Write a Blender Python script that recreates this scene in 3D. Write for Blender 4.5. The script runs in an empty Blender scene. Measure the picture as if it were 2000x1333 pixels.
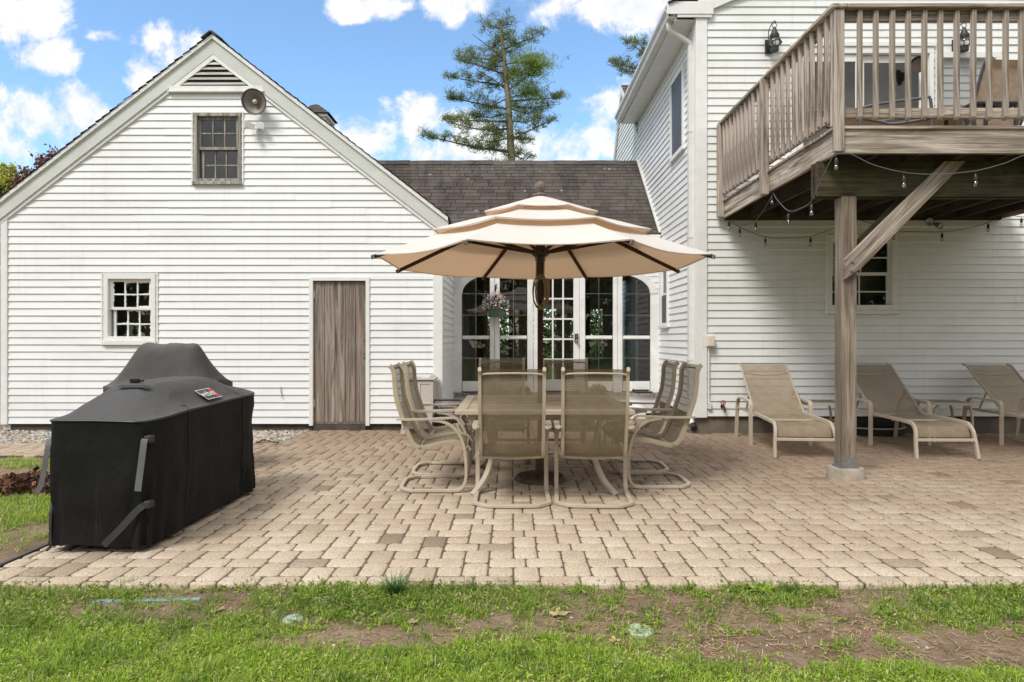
import bpy, math, random
import numpy as np
from mathutils import Vector, Matrix, noise as mnoise

random.seed(7)
rng = np.random.default_rng(7)
scene = bpy.context.scene
COL = scene.collection
R = math.radians

# ------------------------------------------------------------------ camera
F = 1280.0 / 2000.0            # focal length as a fraction of the picture width
CAMZ, HOR = 1.30, 663.0
cam_d = bpy.data.cameras.new("camera")
cam_d.sensor_width = 36.0
cam_d.lens = 36.0 * F
cam_d.shift_y = -0.00175
cam_d.clip_end = 600
cam = bpy.data.objects.new("camera", cam_d)
cam.location = (0, 0, CAMZ)
cam.rotation_euler = (R(90), 0, 0)
COL.objects.link(cam)
scene.camera = cam

# ------------------------------------------------------------------ world
SUN_EL, SUN_AZ = R(50), R(216)     # azimuth clockwise from +Y (north): behind and a little to the left of the camera
world = bpy.data.worlds.new("World")
scene.world = world
world.use_nodes = True
wt = world.node_tree
wt.nodes.clear()


def nn(t, typ, **kw):
    n = t.nodes.new(typ)
    for k, v in kw.items():
        if k.startswith('_'):
            setattr(n, k[1:], v)
        else:
            n.inputs[k.replace('__', ' ')].default_value = v
    return n


def math_node(t, op, a, b=None, c=None, clamp=False):
    n = t.nodes.new('ShaderNodeMath')
    n.operation = op
    n.use_clamp = clamp
    for i, v in enumerate((a, b, c)):
        if v is None:
            continue
        if isinstance(v, (int, float)):
            n.inputs[i].default_value = v
        else:
            t.links.new(v, n.inputs[i])
    return n.outputs[0]


def build_world():
    t = wt
    L = t.links.new
    sky = nn(t, 'ShaderNodeTexSky', _sky_type='NISHITA', _sun_disc=False, _sun_elevation=SUN_EL,
             _sun_rotation=SUN_AZ, _air_density=1.0, _dust_density=0.6, _ozone_density=1.0)
    tc = nn(t, 'ShaderNodeTexCoord')
    sep = nn(t, 'ShaderNodeSeparateXYZ')
    L(tc.outputs['Generated'], sep.inputs[0])
    ay = math_node(t, 'MAXIMUM', math_node(t, 'ABSOLUTE', sep.outputs[1]), 0.12)
    u = math_node(t, 'DIVIDE', sep.outputs[0], ay)
    v = math_node(t, 'DIVIDE', sep.outputs[2], ay)
    comb = nn(t, 'ShaderNodeCombineXYZ')
    L(u, comb.inputs[0]); L(v, comb.inputs[1])
    n1 = nn(t, 'ShaderNodeTexNoise', Scale=6.5, Detail=9.0, Roughness=0.66, Distortion=0.5)
    n2 = nn(t, 'ShaderNodeTexNoise', Scale=17.0, Detail=6.0, Roughness=0.6)
    L(comb.outputs[0], n1.inputs['Vector']); L(comb.outputs[0], n2.inputs['Vector'])
    # cumulus banks: direction (u, v) of the middle and the half sizes
    banks = [(-.770, .490, .070, .045), (-.715, .430, .050, .026), (-.735, .335, .105, .050), (-.620, .462, .025, .012),
             (-.530, .450, .050, .035), (-.560, .405, .050, .035), (-.215, .508, .060, .022), (-.085, .512, .050, .028),
             (.13, .512, .105, .042), (-.135, .330, .080, .035), (-.24, .300, .085, .045), (-.05, .292, .150, .040),
             (.10, .288, .085, .040), (.30, .36, .2, .05), (.9, .5, .25, .1), (-1.2, .45, .2, .12)]
    m = None
    for (cu, cv, a, b) in banks:
        du = math_node(t, 'DIVIDE', math_node(t, 'SUBTRACT', u, cu), a * 1.25)
        dv = math_node(t, 'DIVIDE', math_node(t, 'SUBTRACT', v, cv), b * 1.25)
        d = math_node(t, 'SUBTRACT', 1.0, math_node(t, 'ADD', math_node(t, 'MULTIPLY', du, du), math_node(t, 'MULTIPLY', dv, dv)))
        m = d if m is None else math_node(t, 'MAXIMUM', m, d)
    m = math_node(t, 'MAXIMUM', m, -1.0)
    # the cloud closes up overhead and in the half of the sky behind the viewer
    hi = nn(t, 'ShaderNodeMapRange', _interpolation_type='SMOOTHSTEP'); hi.inputs['From Min'].default_value = .54; hi.inputs['From Max'].default_value = .74; hi.inputs['To Max'].default_value = 3.0
    L(sep.outputs[2], hi.inputs['Value'])
    bk = nn(t, 'ShaderNodeMapRange', _interpolation_type='SMOOTHSTEP'); bk.inputs['From Min'].default_value = .60; bk.inputs['From Max'].default_value = .22; bk.inputs['To Max'].default_value = 2.6
    L(sep.outputs[1], bk.inputs['Value'])
    m = math_node(t, 'ADD', m, math_node(t, 'ADD', hi.outputs[0], bk.outputs[0]))
    s = math_node(t, 'ADD', math_node(t, 'MULTIPLY', m, 0.62),
                  math_node(t, 'MULTIPLY', math_node(t, 'SUBTRACT', n1.outputs[0], 0.5), 3.0))
    s = math_node(t, 'ADD', s, math_node(t, 'MULTIPLY', math_node(t, 'SUBTRACT', n2.outputs[0], 0.5), 1.5))
    mr = nn(t, 'ShaderNodeMapRange', _interpolation_type='SMOOTHSTEP')
    mr.inputs['From Min'].default_value = 0.02; mr.inputs['From Max'].default_value = 0.60
    L(s, mr.inputs['Value'])
    up = nn(t, 'ShaderNodeMapRange'); up.inputs['From Min'].default_value = 0.0; up.inputs['From Max'].default_value = 0.08
    L(sep.outputs[2], up.inputs['Value'])
    mask = math_node(t, 'MULTIPLY', mr.outputs[0], up.outputs[0])
    tint = nn(t, 'ShaderNodeMix', _data_type='RGBA', _blend_type='MULTIPLY')
    tint.inputs['Factor'].default_value = 1.0
    L(sky.outputs[0], tint.inputs[6]); tint.inputs[7].default_value = SKY_TINT
    cr = nn(t, 'ShaderNodeValToRGB')
    cr.color_ramp.elements[0].position = 0.35; cr.color_ramp.elements[0].color = (.80, .83, .90, 1)
    cr.color_ramp.elements[1].position = 0.62; cr.color_ramp.elements[1].color = (1, 1, 1, 1)
    L(n2.outputs[0], cr.inputs[0])
    cl = nn(t, 'ShaderNodeMix', _data_type='RGBA', _blend_type='MULTIPLY')
    cl.inputs['Factor'].default_value = 1.0
    L(cr.outputs[0], cl.inputs[6]); cl.inputs[7].default_value = (CLOUD, CLOUD * .995, CLOUD * .985, 1)
    mx = nn(t, 'ShaderNodeMix', _data_type='RGBA')
    L(mask, mx.inputs['Factor']); L(tint.outputs[2], mx.inputs[6]); L(cl.outputs[2], mx.inputs[7])
    bg = nn(t, 'ShaderNodeBackground', Strength=SKY_STRENGTH)
    L(mx.outputs[2], bg.inputs[0])
    out = nn(t, 'ShaderNodeOutputWorld')
    L(bg.outputs[0], out.inputs[0])


SKY_STRENGTH = 0.13
SKY_TINT = (1.55, 1.82, 1.95, 1)
CLOUD = 8.2
build_world()

sun_d = bpy.data.lights.new("sun", 'SUN')
sun_d.energy = 2.75
sun_d.angle = R(20)
sun_d.color = (1.0, 0.96, 0.905)
sun = bpy.data.objects.new("sun", sun_d)
_d = Vector((math.sin(SUN_AZ) * math.cos(SUN_EL), math.cos(SUN_AZ) * math.cos(SUN_EL), math.sin(SUN_EL)))
sun.rotation_euler = (-_d).to_track_quat('-Z', 'Y').to_euler()
sun.location = (6, -8, 14)
COL.objects.link(sun)

scene.view_settings.view_transform = 'Standard'
scene.view_settings.look = 'None'
scene.view_settings.gamma = 1.0
scene.view_settings.exposure = 0.06
scene.cycles.use_denoising = True
scene.cycles.max_bounces = 8
scene.cycles.transparent_max_bounces = 24


# ------------------------------------------------------------------ helpers
def at(px, py, Y):
    """The place at distance Y that the photograph shows at (px, py)."""
    return ((px - 1000) / 1280.0 * Y, Y, CAMZ + (HOR - py) / 1280.0 * Y)


def ax(px, Y):
    return (px - 1000) / 1280.0 * Y


def az(py, Y):
    return CAMZ + (HOR - py) / 1280.0 * Y


class MB:
    def __init__(s):
        s.v, s.f, s.uv = [], [], {}

    def vert(s, p):
        s.v.append(tuple(p)); return len(s.v) - 1

    def face(s, pts, uv=None):
        i = [s.vert(p) for p in pts]
        if uv:
            s.uv[len(s.f)] = uv
        s.f.append(i)

    def box(s, x0, x1, y0, y1, z0, z1):
        b = len(s.v)
        for z in (z0, z1):
            s.v += [(x0, y0, z), (x1, y0, z), (x1, y1, z), (x0, y1, z)]
        for q in ((3, 2, 1, 0), (4, 5, 6, 7), (0, 1, 5, 4), (1, 2, 6, 5), (2, 3, 7, 6), (3, 0, 4, 7)):
            s.f.append([b + i for i in q])
        return s

    def prism(s, poly, y0, y1, axis='y'):
        """poly in (x, z) counter-clockwise seen from -y, pushed from y0 to y1; axis 'x': poly in (y, z); 'z': poly in (x, y)."""
        n, b = len(poly), len(s.v)
        for d in (y0, y1):
            for (p, q) in poly:
                s.v.append((p, d, q) if axis == 'y' else ((d, p, q) if axis == 'x' else (p, q, d)))
        s.f.append([b + i for i in range(n)])
        s.f.append([b + n + i for i in reversed(range(n))])
        for i in range(n):
            j = (i + 1) % n
            s.f.append([b + j, b + i, b + n + i, b + n + j])
        return s

    def bar(s, p0, p1, w, h, up=(0, 0, 1)):
        p0, p1 = Vector(p0), Vector(p1)
        d = (p1 - p0).normalized()
        up = Vector(up)
        sd = d.cross(up)
        if sd.length < 1e-4:
            sd = d.cross(Vector((1, 0, 0)))
        sd.normalize()
        u2 = sd.cross(d).normalized()
        b = len(s.v)
        for p in (p0, p1):
            for (a, c) in ((-1, -1), (1, -1), (1, 1), (-1, 1)):
                s.v.append(tuple(p + sd * a * w / 2 + u2 * c * h / 2))
        for q in ((0, 1, 2, 3), (7, 6, 5, 4), (1, 0, 4, 5), (2, 1, 5, 6), (3, 2, 6, 7), (0, 3, 7, 4)):
            s.f.append([b + i for i in q])
        return s

    def sweep(s, pts, prof, side=None, closed=False, cap=True, scale=None):
        """prof: list of (a, b) across; a along the side vector, b along the normal."""
        P = [Vector(p) for p in pts]
        n, m, b = len(P), len(prof), len(s.v)
        for i, p in enumerate(P):
            if closed:
                t = (P[(i + 1) % n] - P[i - 1])
            else:
                t = P[min(i + 1, n - 1)] - P[max(i - 1, 0)]
            t.normalize()
            sd = Vector(side) if side is not None else None
            if sd is None:
                ref = Vector((0, 0, 1)) if abs(t.z) < 0.95 else Vector((0, 1, 0))
                sd = t.cross(ref)
            sd = (sd - t * sd.dot(t)).normalized()
            nr = sd.cross(t).normalized()
            k = 1 if scale is None else scale[i]
            for (a, c) in prof:
                s.v.append(tuple(p + sd * a * k + nr * c * k))
        rg = range(n) if closed else range(n - 1)
        for i in rg:
            i2 = (i + 1) % n
            for j in range(m):
                j2 = (j + 1) % m
                s.f.append([b + i * m + j, b + i * m + j2, b + i2 * m + j2, b + i2 * m + j])
        if cap and not closed:
            s.f.append([b + j for j in reversed(range(m))])
            s.f.append([b + (n - 1) * m + j for j in range(m)])
        return s

    def tube(s, pts, r, n=10, closed=False, scale=None):
        prof = [(r * math.cos(2 * math.pi * k / n), r * math.sin(2 * math.pi * k / n)) for k in range(n)]
        return s.sweep(pts, prof, closed=closed, scale=scale)

    def flat(s, pts, w, h, side=None, closed=False):
        return s.sweep(pts, [(-w / 2, -h / 2), (w / 2, -h / 2), (w / 2, h / 2), (-w / 2, h / 2)], side=side, closed=closed)

    def lathe(s, prof, c=(0, 0, 0), n=24, axis='z', cap=True):
        b = len(s.v)
        for (r, h) in prof:
            for k in range(n):
                a = 2 * math.pi * k / n
                x, y = r * math.cos(a), r * math.sin(a)
                if axis == 'z':
                    s.v.append((c[0] + x, c[1] + y, c[2] + h))
                elif axis == 'y':
                    s.v.append((c[0] + x, c[1] - h, c[2] + y))
                else:
                    s.v.append((c[0] + h, c[1] + x, c[2] + y))
        m = len(prof)
        for i in range(m - 1):
            for k in range(n):
                k2 = (k + 1) % n
                s.f.append([b + i * n + k, b + i * n + k2, b + (i + 1) * n + k2, b + (i + 1) * n + k])
        if cap:
            if prof[0][0] > 1e-5:
                s.f.append([b + k for k in reversed(range(n))])
            if prof[-1][0] > 1e-5:
                s.f.append([b + (m - 1) * n + k for k in range(n)])
        return s

    def build(s, name, mat, parent=None, smooth=None, bevel=0.0, seg=1, world_space=True, loc=None):
        me = bpy.data.meshes.new(name)
        me.from_pydata(s.v, [], s.f)
        if s.uv:
            l = me.uv_layers.new(name="UVMap")
            for p in me.polygons:
                q = s.uv.get(p.index)
                if q:
                    for k, li in enumerate(p.loop_indices):
                        l.data[li].uv = q[k]
        me.materials.append(mat)
        me.validate()
        if smooth is not None:
            me.shade_smooth() if hasattr(me, 'shade_smooth') else None
            try:
                me.set_sharp_from_angle(angle=R(smooth))
            except Exception:
                pass
        o = bpy.data.objects.new(name, me)
        COL.objects.link(o)
        if bevel:
            m = o.modifiers.new("bevel", 'BEVEL'); m.width = bevel; m.segments = seg; m.limit_method = 'ANGLE'; m.angle_limit = R(40)
        if parent is not None:
            o.parent = parent
            if world_space:
                base = Vector((0, 0, 0)); q = parent
                while q is not None:
                    base += q.location; q = q.parent
                o.location = -base
        elif loc is not None:      # verts were given in world coordinates: move the origin to loc
            me.transform(Matrix.Translation(-Vector(loc)))
            o.location = loc
        return o


def empty(name, loc=(0, 0, 0), rz=0.0):
    o = bpy.data.objects.new(name, None)
    o.empty_display_size = 0.2
    o.location = loc
    o.rotation_euler = (0, 0, rz)
    COL.objects.link(o)
    return o


def tag(o, label=None, cat=None, group=None, kind=None):
    if label: o['label'] = label
    if cat: o['category'] = cat
    if group: o['group'] = group
    if kind: o['kind'] = kind
    return o


def copy_tree(o, parent=None):
    c = o.copy()
    COL.objects.link(c)
    c.parent = parent
    for ch in list(o.children):
        copy_tree(ch, c)
    return c


def catmull(pts, n=6, closed=False):
    P = [Vector(p) for p in pts]
    out = []
    N = len(P)
    rg = range(N) if closed else range(N - 1)
    for i in rg:
        if closed:
            p0, p1, p2, p3 = P[i - 1], P[i], P[(i + 1) % N], P[(i + 2) % N]
        else:
            p0, p1, p2, p3 = P[max(i - 1, 0)], P[i], P[i + 1], P[min(i + 2, N - 1)]
        for k in range(n):
            t = k / n
            out.append(0.5 * ((2 * p1) + (-p0 + p2) * t + (2 * p0 - 5 * p1 + 4 * p2 - p3) * t * t + (-p0 + 3 * p1 - 3 * p2 + p3) * t ** 3))
    if not closed:
        out.append(P[-1])
    return out


def arrays_mesh(name, verts, faces, mat, uv=None, loc=None):
    """numpy verts (n,3) and faces (m,k) into one object."""
    me = bpy.data.meshes.new(name)
    m, k = faces.shape
    me.vertices.add(len(verts)); me.loops.add(m * k); me.polygons.add(m)
    if loc is not None:
        verts = verts - np.array(loc)
    me.vertices.foreach_set('co', verts.astype(np.float32).ravel())
    me.loops.foreach_set('vertex_index', faces.astype(np.int32).ravel())
    me.polygons.foreach_set('loop_start', (np.arange(m) * k).astype(np.int32))
    me.polygons.foreach_set('loop_total', np.full(m, k, np.int32))
    me.update(calc_edges=True)
    me.materials.append(mat)
    o = bpy.data.objects.new(name, me)
    if loc is not None:
        o.location = loc
    COL.objects.link(o)
    return o


# ------------------------------------------------------------------ materials
MATS = {}


def new_mat(name):
    m = bpy.data.materials.new(name)
    m.use_nodes = True
    t = m.node_tree
    b = t.nodes['Principled BSDF']
    return m, t, b


def ramp(t, fac, stops):
    cr = t.nodes.new('ShaderNodeValToRGB')
    e = cr.color_ramp.elements
    while len(e) < len(stops):
        e.new(0.5)
    for i, (p, c) in enumerate(stops):
        e[i].position = p
        e[i].color = (*c, 1)
    t.links.new(fac, cr.inputs[0])
    return cr.outputs[0]


def mixc(t, fac, a, b, mode='MIX'):
    n = t.nodes.new('ShaderNodeMix')
    n.data_type = 'RGBA'
    n.blend_type = mode
    for i, v in ((0, fac), (6, a), (7, b)):
        if isinstance(v, (int, float)):
            n.inputs[i].default_value = v
        elif isinstance(v, tuple):
            n.inputs[i].default_value = (*v, 1) if len(v) == 3 else v
        else:
            t.links.new(v, n.inputs[i])
    return n.outputs[2]


def coords(t, scale=(1, 1, 1), kind='Object'):
    tc = t.nodes.new('ShaderNodeTexCoord')
    mp = t.nodes.new('ShaderNodeMapping')
    mp.inputs['Scale'].default_value = scale
    t.links.new(tc.outputs[kind], mp.inputs[0])
    return mp.outputs[0]


def noise_tex(t, vec, scale=5, detail=4, rough=0.5, dist=0.0):
    n = t.nodes.new('ShaderNodeTexNoise')
    n.inputs['Scale'].default_value = scale
    n.inputs['Detail'].default_value = detail
    n.inputs['Roughness'].default_value = rough
    n.inputs['Distortion'].default_value = dist
    if vec is not None:
        t.links.new(vec, n.inputs['Vector'])
    return n.outputs[0]


def island(t):
    return t.nodes.new('ShaderNodeNewGeometry').outputs['Random Per Island']


def bump(t, b, height, strength=0.3, dist=0.01):
    n = t.nodes.new('ShaderNodeBump')
    n.inputs['Strength'].default_value = strength
    n.inputs['Distance'].default_value = dist
    t.links.new(height, n.inputs['Height'])
    t.links.new(n.outputs[0], b.inputs['Normal'])


def simple(name, col, rough=0.5, metal=0.0, var=0.12, vscale=6.0, bumps=0.0, bscale=60.0, spec=None):
    m, t, b = new_mat(name)
    v = coords(t)
    n = noise_tex(t, v, vscale, 5, 0.6)
    lo = tuple(c * (1 - var) for c in col); hi = tuple(min(1, c * (1 + var)) for c in col)
    t.links.new(ramp(t, n, [(0.3, lo), (0.7, hi)]), b.inputs['Base Color'])
    b.inputs['Roughness'].default_value = rough
    b.inputs['Metallic'].default_value = metal
    if spec is not None:
        b.inputs['Specular IOR Level'].default_value = spec
    if bumps:
        bump(t, b, noise_tex(t, v, bscale, 3, 0.6), bumps, 0.004)
    MATS[name] = m
    return m


def m_siding(name, col, dirt):
    m, t, b = new_mat(name)
    v = coords(t, (1, 1, 1))
    big = noise_tex(t, coords(t, (.5, .5, 1.3)), 1.6, 6, 0.62)
    streak = noise_tex(t, coords(t, (7, 7, .6)), 1.5, 5, 0.6)
    isl = island(t)
    c = ramp(t, isl, [(0.0, tuple(k * .965 for k in col)), (1.0, col)])
    f1 = math_node(t, 'MULTIPLY', ramp_val(t, big, .48, .8), 0.55)
    f2 = math_node(t, 'MULTIPLY', ramp_val(t, streak, .52, .8), 0.4)
    c = mixc(t, f1, c, dirt)
    c = mixc(t, f2, c, dirt)
    t.links.new(c, b.inputs['Base Color'])
    b.inputs['Roughness'].default_value = 0.48
    bump(t, b, noise_tex(t, coords(t, (2, 2, 60)), 3, 3, .6), 0.06, 0.004)
    return m


def ramp_val(t, val, lo, hi):
    n = t.nodes.new('ShaderNodeMapRange')
    n.interpolation_type = 'SMOOTHSTEP'
    n.inputs['From Min'].default_value = lo
    n.inputs['From Max'].default_value = hi
    t.links.new(val, n.inputs['Value'])
    return n.outputs[0]


def m_wood(name, axis, dark, light, accent, green=0.0, fine=1.0):
    """Weathered boards; the grain runs along the object axis given."""
    m, t, b = new_mat(name)
    sc = {'x': (.55, 9, 9), 'y': (9, .55, 9), 'z': (9, 9, .55)}[axis]
    sc2 = {'x': (1.2, 60, 60), 'y': (60, 1.2, 60), 'z': (60, 60, 1.2)}[axis]
    isl = island(t)
    tc = t.nodes.new('ShaderNodeTexCoord')
    ad = t.nodes.new('ShaderNodeVectorMath'); ad.operation = 'MULTIPLY_ADD'
    cmb = t.nodes.new('ShaderNodeCombineXYZ')
    for i in range(3):
        t.links.new(isl, cmb.inputs[i])
    t.links.new(cmb.outputs[0], ad.inputs[0]); ad.inputs[1].default_value = (17, 13, 11); t.links.new(tc.outputs['Object'], ad.inputs[2])

    def mp(s):
        q = t.nodes.new('ShaderNodeMapping'); q.inputs['Scale'].default_value = s
        t.links.new(ad.outputs[0], q.inputs[0]); return q.outputs[0]
    g1 = noise_tex(t, mp(sc), 1.6, 6, 0.65, 1.2)
    g2 = noise_tex(t, mp(sc2), 1.3, 3, 0.6, 0.3)
    blot = noise_tex(t, mp((1.5, 1.5, 1.5)), 1.2, 4, 0.6)
    c = ramp(t, g1, [(0.33, dark), (0.48, tuple((a + q) / 2 for a, q in zip(dark, light))), (0.62, light)])
    c = mixc(t, math_node(t, 'MULTIPLY', ramp_val(t, g2, .5, .66), .75 * fine), c, dark)
    c = mixc(t, math_node(t, 'MULTIPLY', ramp_val(t, blot, .5, .75), .6), c, accent)
    c = mixc(t, ramp_val(t, isl, 0, 1), mixc(t, 1.0, c, (.78, .76, .74), 'MULTIPLY'), c)
    if green:
        c = mixc(t, math_node(t, 'MULTIPLY', ramp_val(t, noise_tex(t, mp((2.2, 2.2, 2.2)), 1.1, 5, .6), .48, .75), green), c, (.10, .115, .045))
    t.links.new(c, b.inputs['Base Color'])
    b.inputs['Roughness'].default_value = 0.82
    b.inputs['Specular IOR Level'].default_value = 0.25
    h = math_node(t, 'ADD', g1, math_node(t, 'MULTIPLY', g2, 0.7))
    bump(t, b, h, 0.45, 0.004)
    return m


def m_paver():
    m, t, b = new_mat("paver_stone")
    isl = island(t)
    v = coords(t)
    base = ramp(t, isl, [(0.0, (.25, .195, .145)), (0.03, (.35, .28, .21)), (0.07, (.465, .385, .295)), (0.35, (.485, .40, .305)), (0.7, (.515, .43, .33)), (1.0, (.54, .46, .365))])
    big = noise_tex(t, v, 0.55, 5, 0.6)
    base = mixc(t, math_node(t, 'MULTIPLY', ramp_val(t, big, .46, .70), .4), base, (.27, .185, .115))
    # the strip by the house, under the deck drip line, is browner with old pollen and soil
    sep = t.nodes.new('ShaderNodeSeparateXYZ'); tc = t.nodes.new('ShaderNodeTexCoord'); t.links.new(tc.outputs['Object'], sep.inputs[0])
    wob = math_node(t, 'MULTIPLY', math_node(t, 'SUBTRACT', noise_tex(t, v, 0.9, 5, 0.65), .5), 3.0)
    soil = ramp_val(t, math_node(t, 'ADD', math_node(t, 'ADD', sep.outputs[1], wob), math_node(t, 'MULTIPLY', sep.outputs[0], .26)), 3.9, 8.8)
    base = mixc(t, math_node(t, 'MULTIPLY', soil, .75), base, (.21, .138, .095))
    mid = noise_tex(t, v, 9.0, 5, 0.65)
    base = mixc(t, math_node(t, 'MULTIPLY', ramp_val(t, mid, .5, .8), .35), base, (.20, .15, .11))
    sp = noise_tex(t, v, 85, 4, 0.85)
    base = mixc(t, ramp_val(t, sp, .50, .62), base, mixc(t, 1.0, base, (1.42, 1.38, 1.32), 'MULTIPLY'))
    sp2 = noise_tex(t, v, 70, 4, 0.85)
    base = mixc(t, math_node(t, 'MULTIPLY', ramp_val(t, sp2, .52, .62), .85), base, mixc(t, 1.0, base, (.50, .45, .41), 'MULTIPLY'))
    t.links.new(base, b.inputs['Base Color'])
    b.inputs['Roughness'].default_value = 0.88
    b.inputs['Specular IOR Level'].default_value = 0.2
    h = math_node(t, 'ADD', sp, math_node(t, 'MULTIPLY', mid, 1.5))
    bump(t, b, h, 0.5, 0.003)
    return m


def m_shingle():
    m, t, b = new_mat("roof_shingle")
    isl = island(t)
    v = coords(t)
    base = ramp(t, isl, [(0.0, (.058, .047, .042)), (0.5, (.080, .066, .059)), (1.0, (.100, .084, .076))])
    n = noise_tex(t, v, 1.1, 6, 0.65)
    base = mixc(t, math_node(t, 'MULTIPLY', ramp_val(t, n, .42, .68), .6), base, (.135, .12, .108))
    s = noise_tex(t, v, 120, 2, 0.8)
    base = mixc(t, ramp_val(t, s, .5, .75), base, mixc(t, 1.0, base, (1.7, 1.65, 1.6), 'MULTIPLY'))
    rs = noise_tex(t, coords(t, (3.2, .5, .5)), 1.3, 5, .65)
    base = mixc(t, math_node(t, 'MULTIPLY', ramp_val(t, rs, .48, .68), .6), base, (.038, .032, .030))
    lich = noise_tex(t, v, 7, 3, 0.5)
    base = mixc(t, math_node(t, 'MULTIPLY', ramp_val(t, lich, .70, .74), .8), base, (.42, .43, .38))
    t.links.new(base, b.inputs['Base Color'])
    b.inputs['Roughness'].default_value = 0.95
    b.inputs['Specular IOR Level'].default_value = 0.2
    bump(t, b, s, 0.5, 0.004)
    return m


def m_glass(name, tint=(.82, .86, .84), extra=0.0):
    m, t, b = new_mat(name)
    t.nodes.remove(b)
    out = t.nodes['Material Output']
    tr = t.nodes.new('ShaderNodeBsdfTransparent'); tr.inputs[0].default_value = (*tint, 1)
    gl = t.nodes.new('ShaderNodeBsdfGlossy'); gl.inputs['Roughness'].default_value = 0.015
    fr = t.nodes.new('ShaderNodeFresnel'); fr.inputs[0].default_value = 1.5
    f = math_node(t, 'ADD', fr.outputs[0], extra, clamp=True)
    # old panes are not quite flat
    nz = noise_tex(t, coords(t), 2.2, 2, 0.5)
    bp = t.nodes.new('ShaderNodeBump'); bp.inputs['Strength'].default_value = 0.12; bp.inputs['Distance'].default_value = 0.02
    t.links.new(nz, bp.inputs['Height']); t.links.new(bp.outputs[0], gl.inputs['Normal'])
    mx = t.nodes.new('ShaderNodeMixShader')
    t.links.new(f, mx.inputs[0]); t.links.new(tr.outputs[0], mx.inputs[1]); t.links.new(gl.outputs[0], mx.inputs[2])
    t.links.new(mx.outputs[0], out.inputs[0])
    return m


def m_sling(name, col, holes, scale):
    """Woven mesh: threads both ways with open holes between them (UV in metres)."""
    m, t, b = new_mat(name)
    out = t.nodes['Material Output']
    tc = t.nodes.new('ShaderNodeTexCoord')
    sep = t.nodes.new('ShaderNodeSeparateXYZ'); t.links.new(tc.outputs['UV'], sep.inputs[0])
    k = 2 * math.pi / scale
    su = math_node(t, 'SINE', math_node(t, 'MULTIPLY', sep.outputs[0], k))
    sv = math_node(t, 'SINE', math_node(t, 'MULTIPLY', sep.outputs[1], k * .9))
    hole = math_node(t, 'MULTIPLY', ramp_val(t, su, -.35, .1), ramp_val(t, sv, -.35, .1))
    n = noise_tex(t, coords(t, (1, 1, 1), 'UV'), 9, 5, .65)
    nf = noise_tex(t, coords(t, (30, 400, 1), 'UV'), 2, 2, .5)
    c = ramp(t, n, [(.3, tuple(x * .78 for x in col)), (.7, tuple(x * 1.15 for x in col))])
    c = mixc(t, math_node(t, 'MULTIPLY', ramp_val(t, nf, .45, .7), .35), c, tuple(x * .55 for x in col))
    t.links.new(c, b.inputs['Base Color'])
    b.inputs['Roughness'].default_value = 0.7
    tr = t.nodes.new('ShaderNodeBsdfTransparent')
    mx = t.nodes.new('ShaderNodeMixShader')
    t.links.new(math_node(t, 'MULTIPLY', hole, holes), mx.inputs[0])
    t.links.new(b.outputs[0], mx.inputs[1]); t.links.new(tr.outputs[0], mx.inputs[2])
    t.links.new(mx.outputs[0], out.inputs[0])
    return m


def m_canvas():
    m, t, b = new_mat("umbrella_canvas")
    out = t.nodes['Material Output']
    v = coords(t)
    n = noise_tex(t, v, 2.5, 6, .65)
    fine = noise_tex(t, coords(t, (1, 1, 1)), 130, 2, .7)
    c = ramp(t, n, [(.3, (.80, .775, .73)), (.7, (.87, .85, .81))])
    c = mixc(t, math_node(t, 'MULTIPLY', ramp_val(t, fine, .4, .7), .3), c, (.70, .66, .60))
    st = noise_tex(t, coords(t, (1.3, 1.3, 1.3)), 1.6, 5, .7)
    c = mixc(t, math_node(t, 'MULTIPLY', ramp_val(t, st, .55, .8), .35), c, (.42, .36, .28))
    t.links.new(c, b.inputs['Base Color'])
    b.inputs['Roughness'].default_value = 0.9
    b.inputs['Specular IOR Level'].default_value = 0.1
    bump(t, b, fine, .25, .002)
    tl = t.nodes.new('ShaderNodeBsdfTranslucent'); tl.inputs[0].default_value = (.72, .43, .24, 1)
    mx = t.nodes.new('ShaderNodeMixShader'); mx.inputs[0].default_value = 0.30
    t.links.new(b.outputs[0], mx.inputs[1]); t.links.new(tl.outputs[0], mx.inputs[2])
    t.links.new(mx.outputs[0], out.inputs[0])
    return m


def m_leafy(name, stops, rough=.6, trans=.3):
    m, t, b = new_mat(name)
    out = t.nodes['Material Output']
    c = ramp(t, island(t), stops)
    drift = noise_tex(t, coords(t), 3.5, 5, .65)
    c = mixc(t, math_node(t, 'MULTIPLY', ramp_val(t, drift, .46, .66), .65), c, mixc(t, 1.0, c, (.45, .55, .60), 'MULTIPLY'))
    t.links.new(c, b.inputs['Base Color'])
    b.inputs['Roughness'].default_value = rough
    b.inputs['Specular IOR Level'].default_value = .25
    tl = t.nodes.new('ShaderNodeBsdfTranslucent')
    t.links.new(c, tl.inputs[0])
    mx = t.nodes.new('ShaderNodeMixShader'); mx.inputs[0].default_value = trans
    t.links.new(b.outputs[0], mx.inputs[1]); t.links.new(tl.outputs[0], mx.inputs[2])
    t.links.new(mx.outputs[0], out.inputs[0])
    return m


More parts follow.
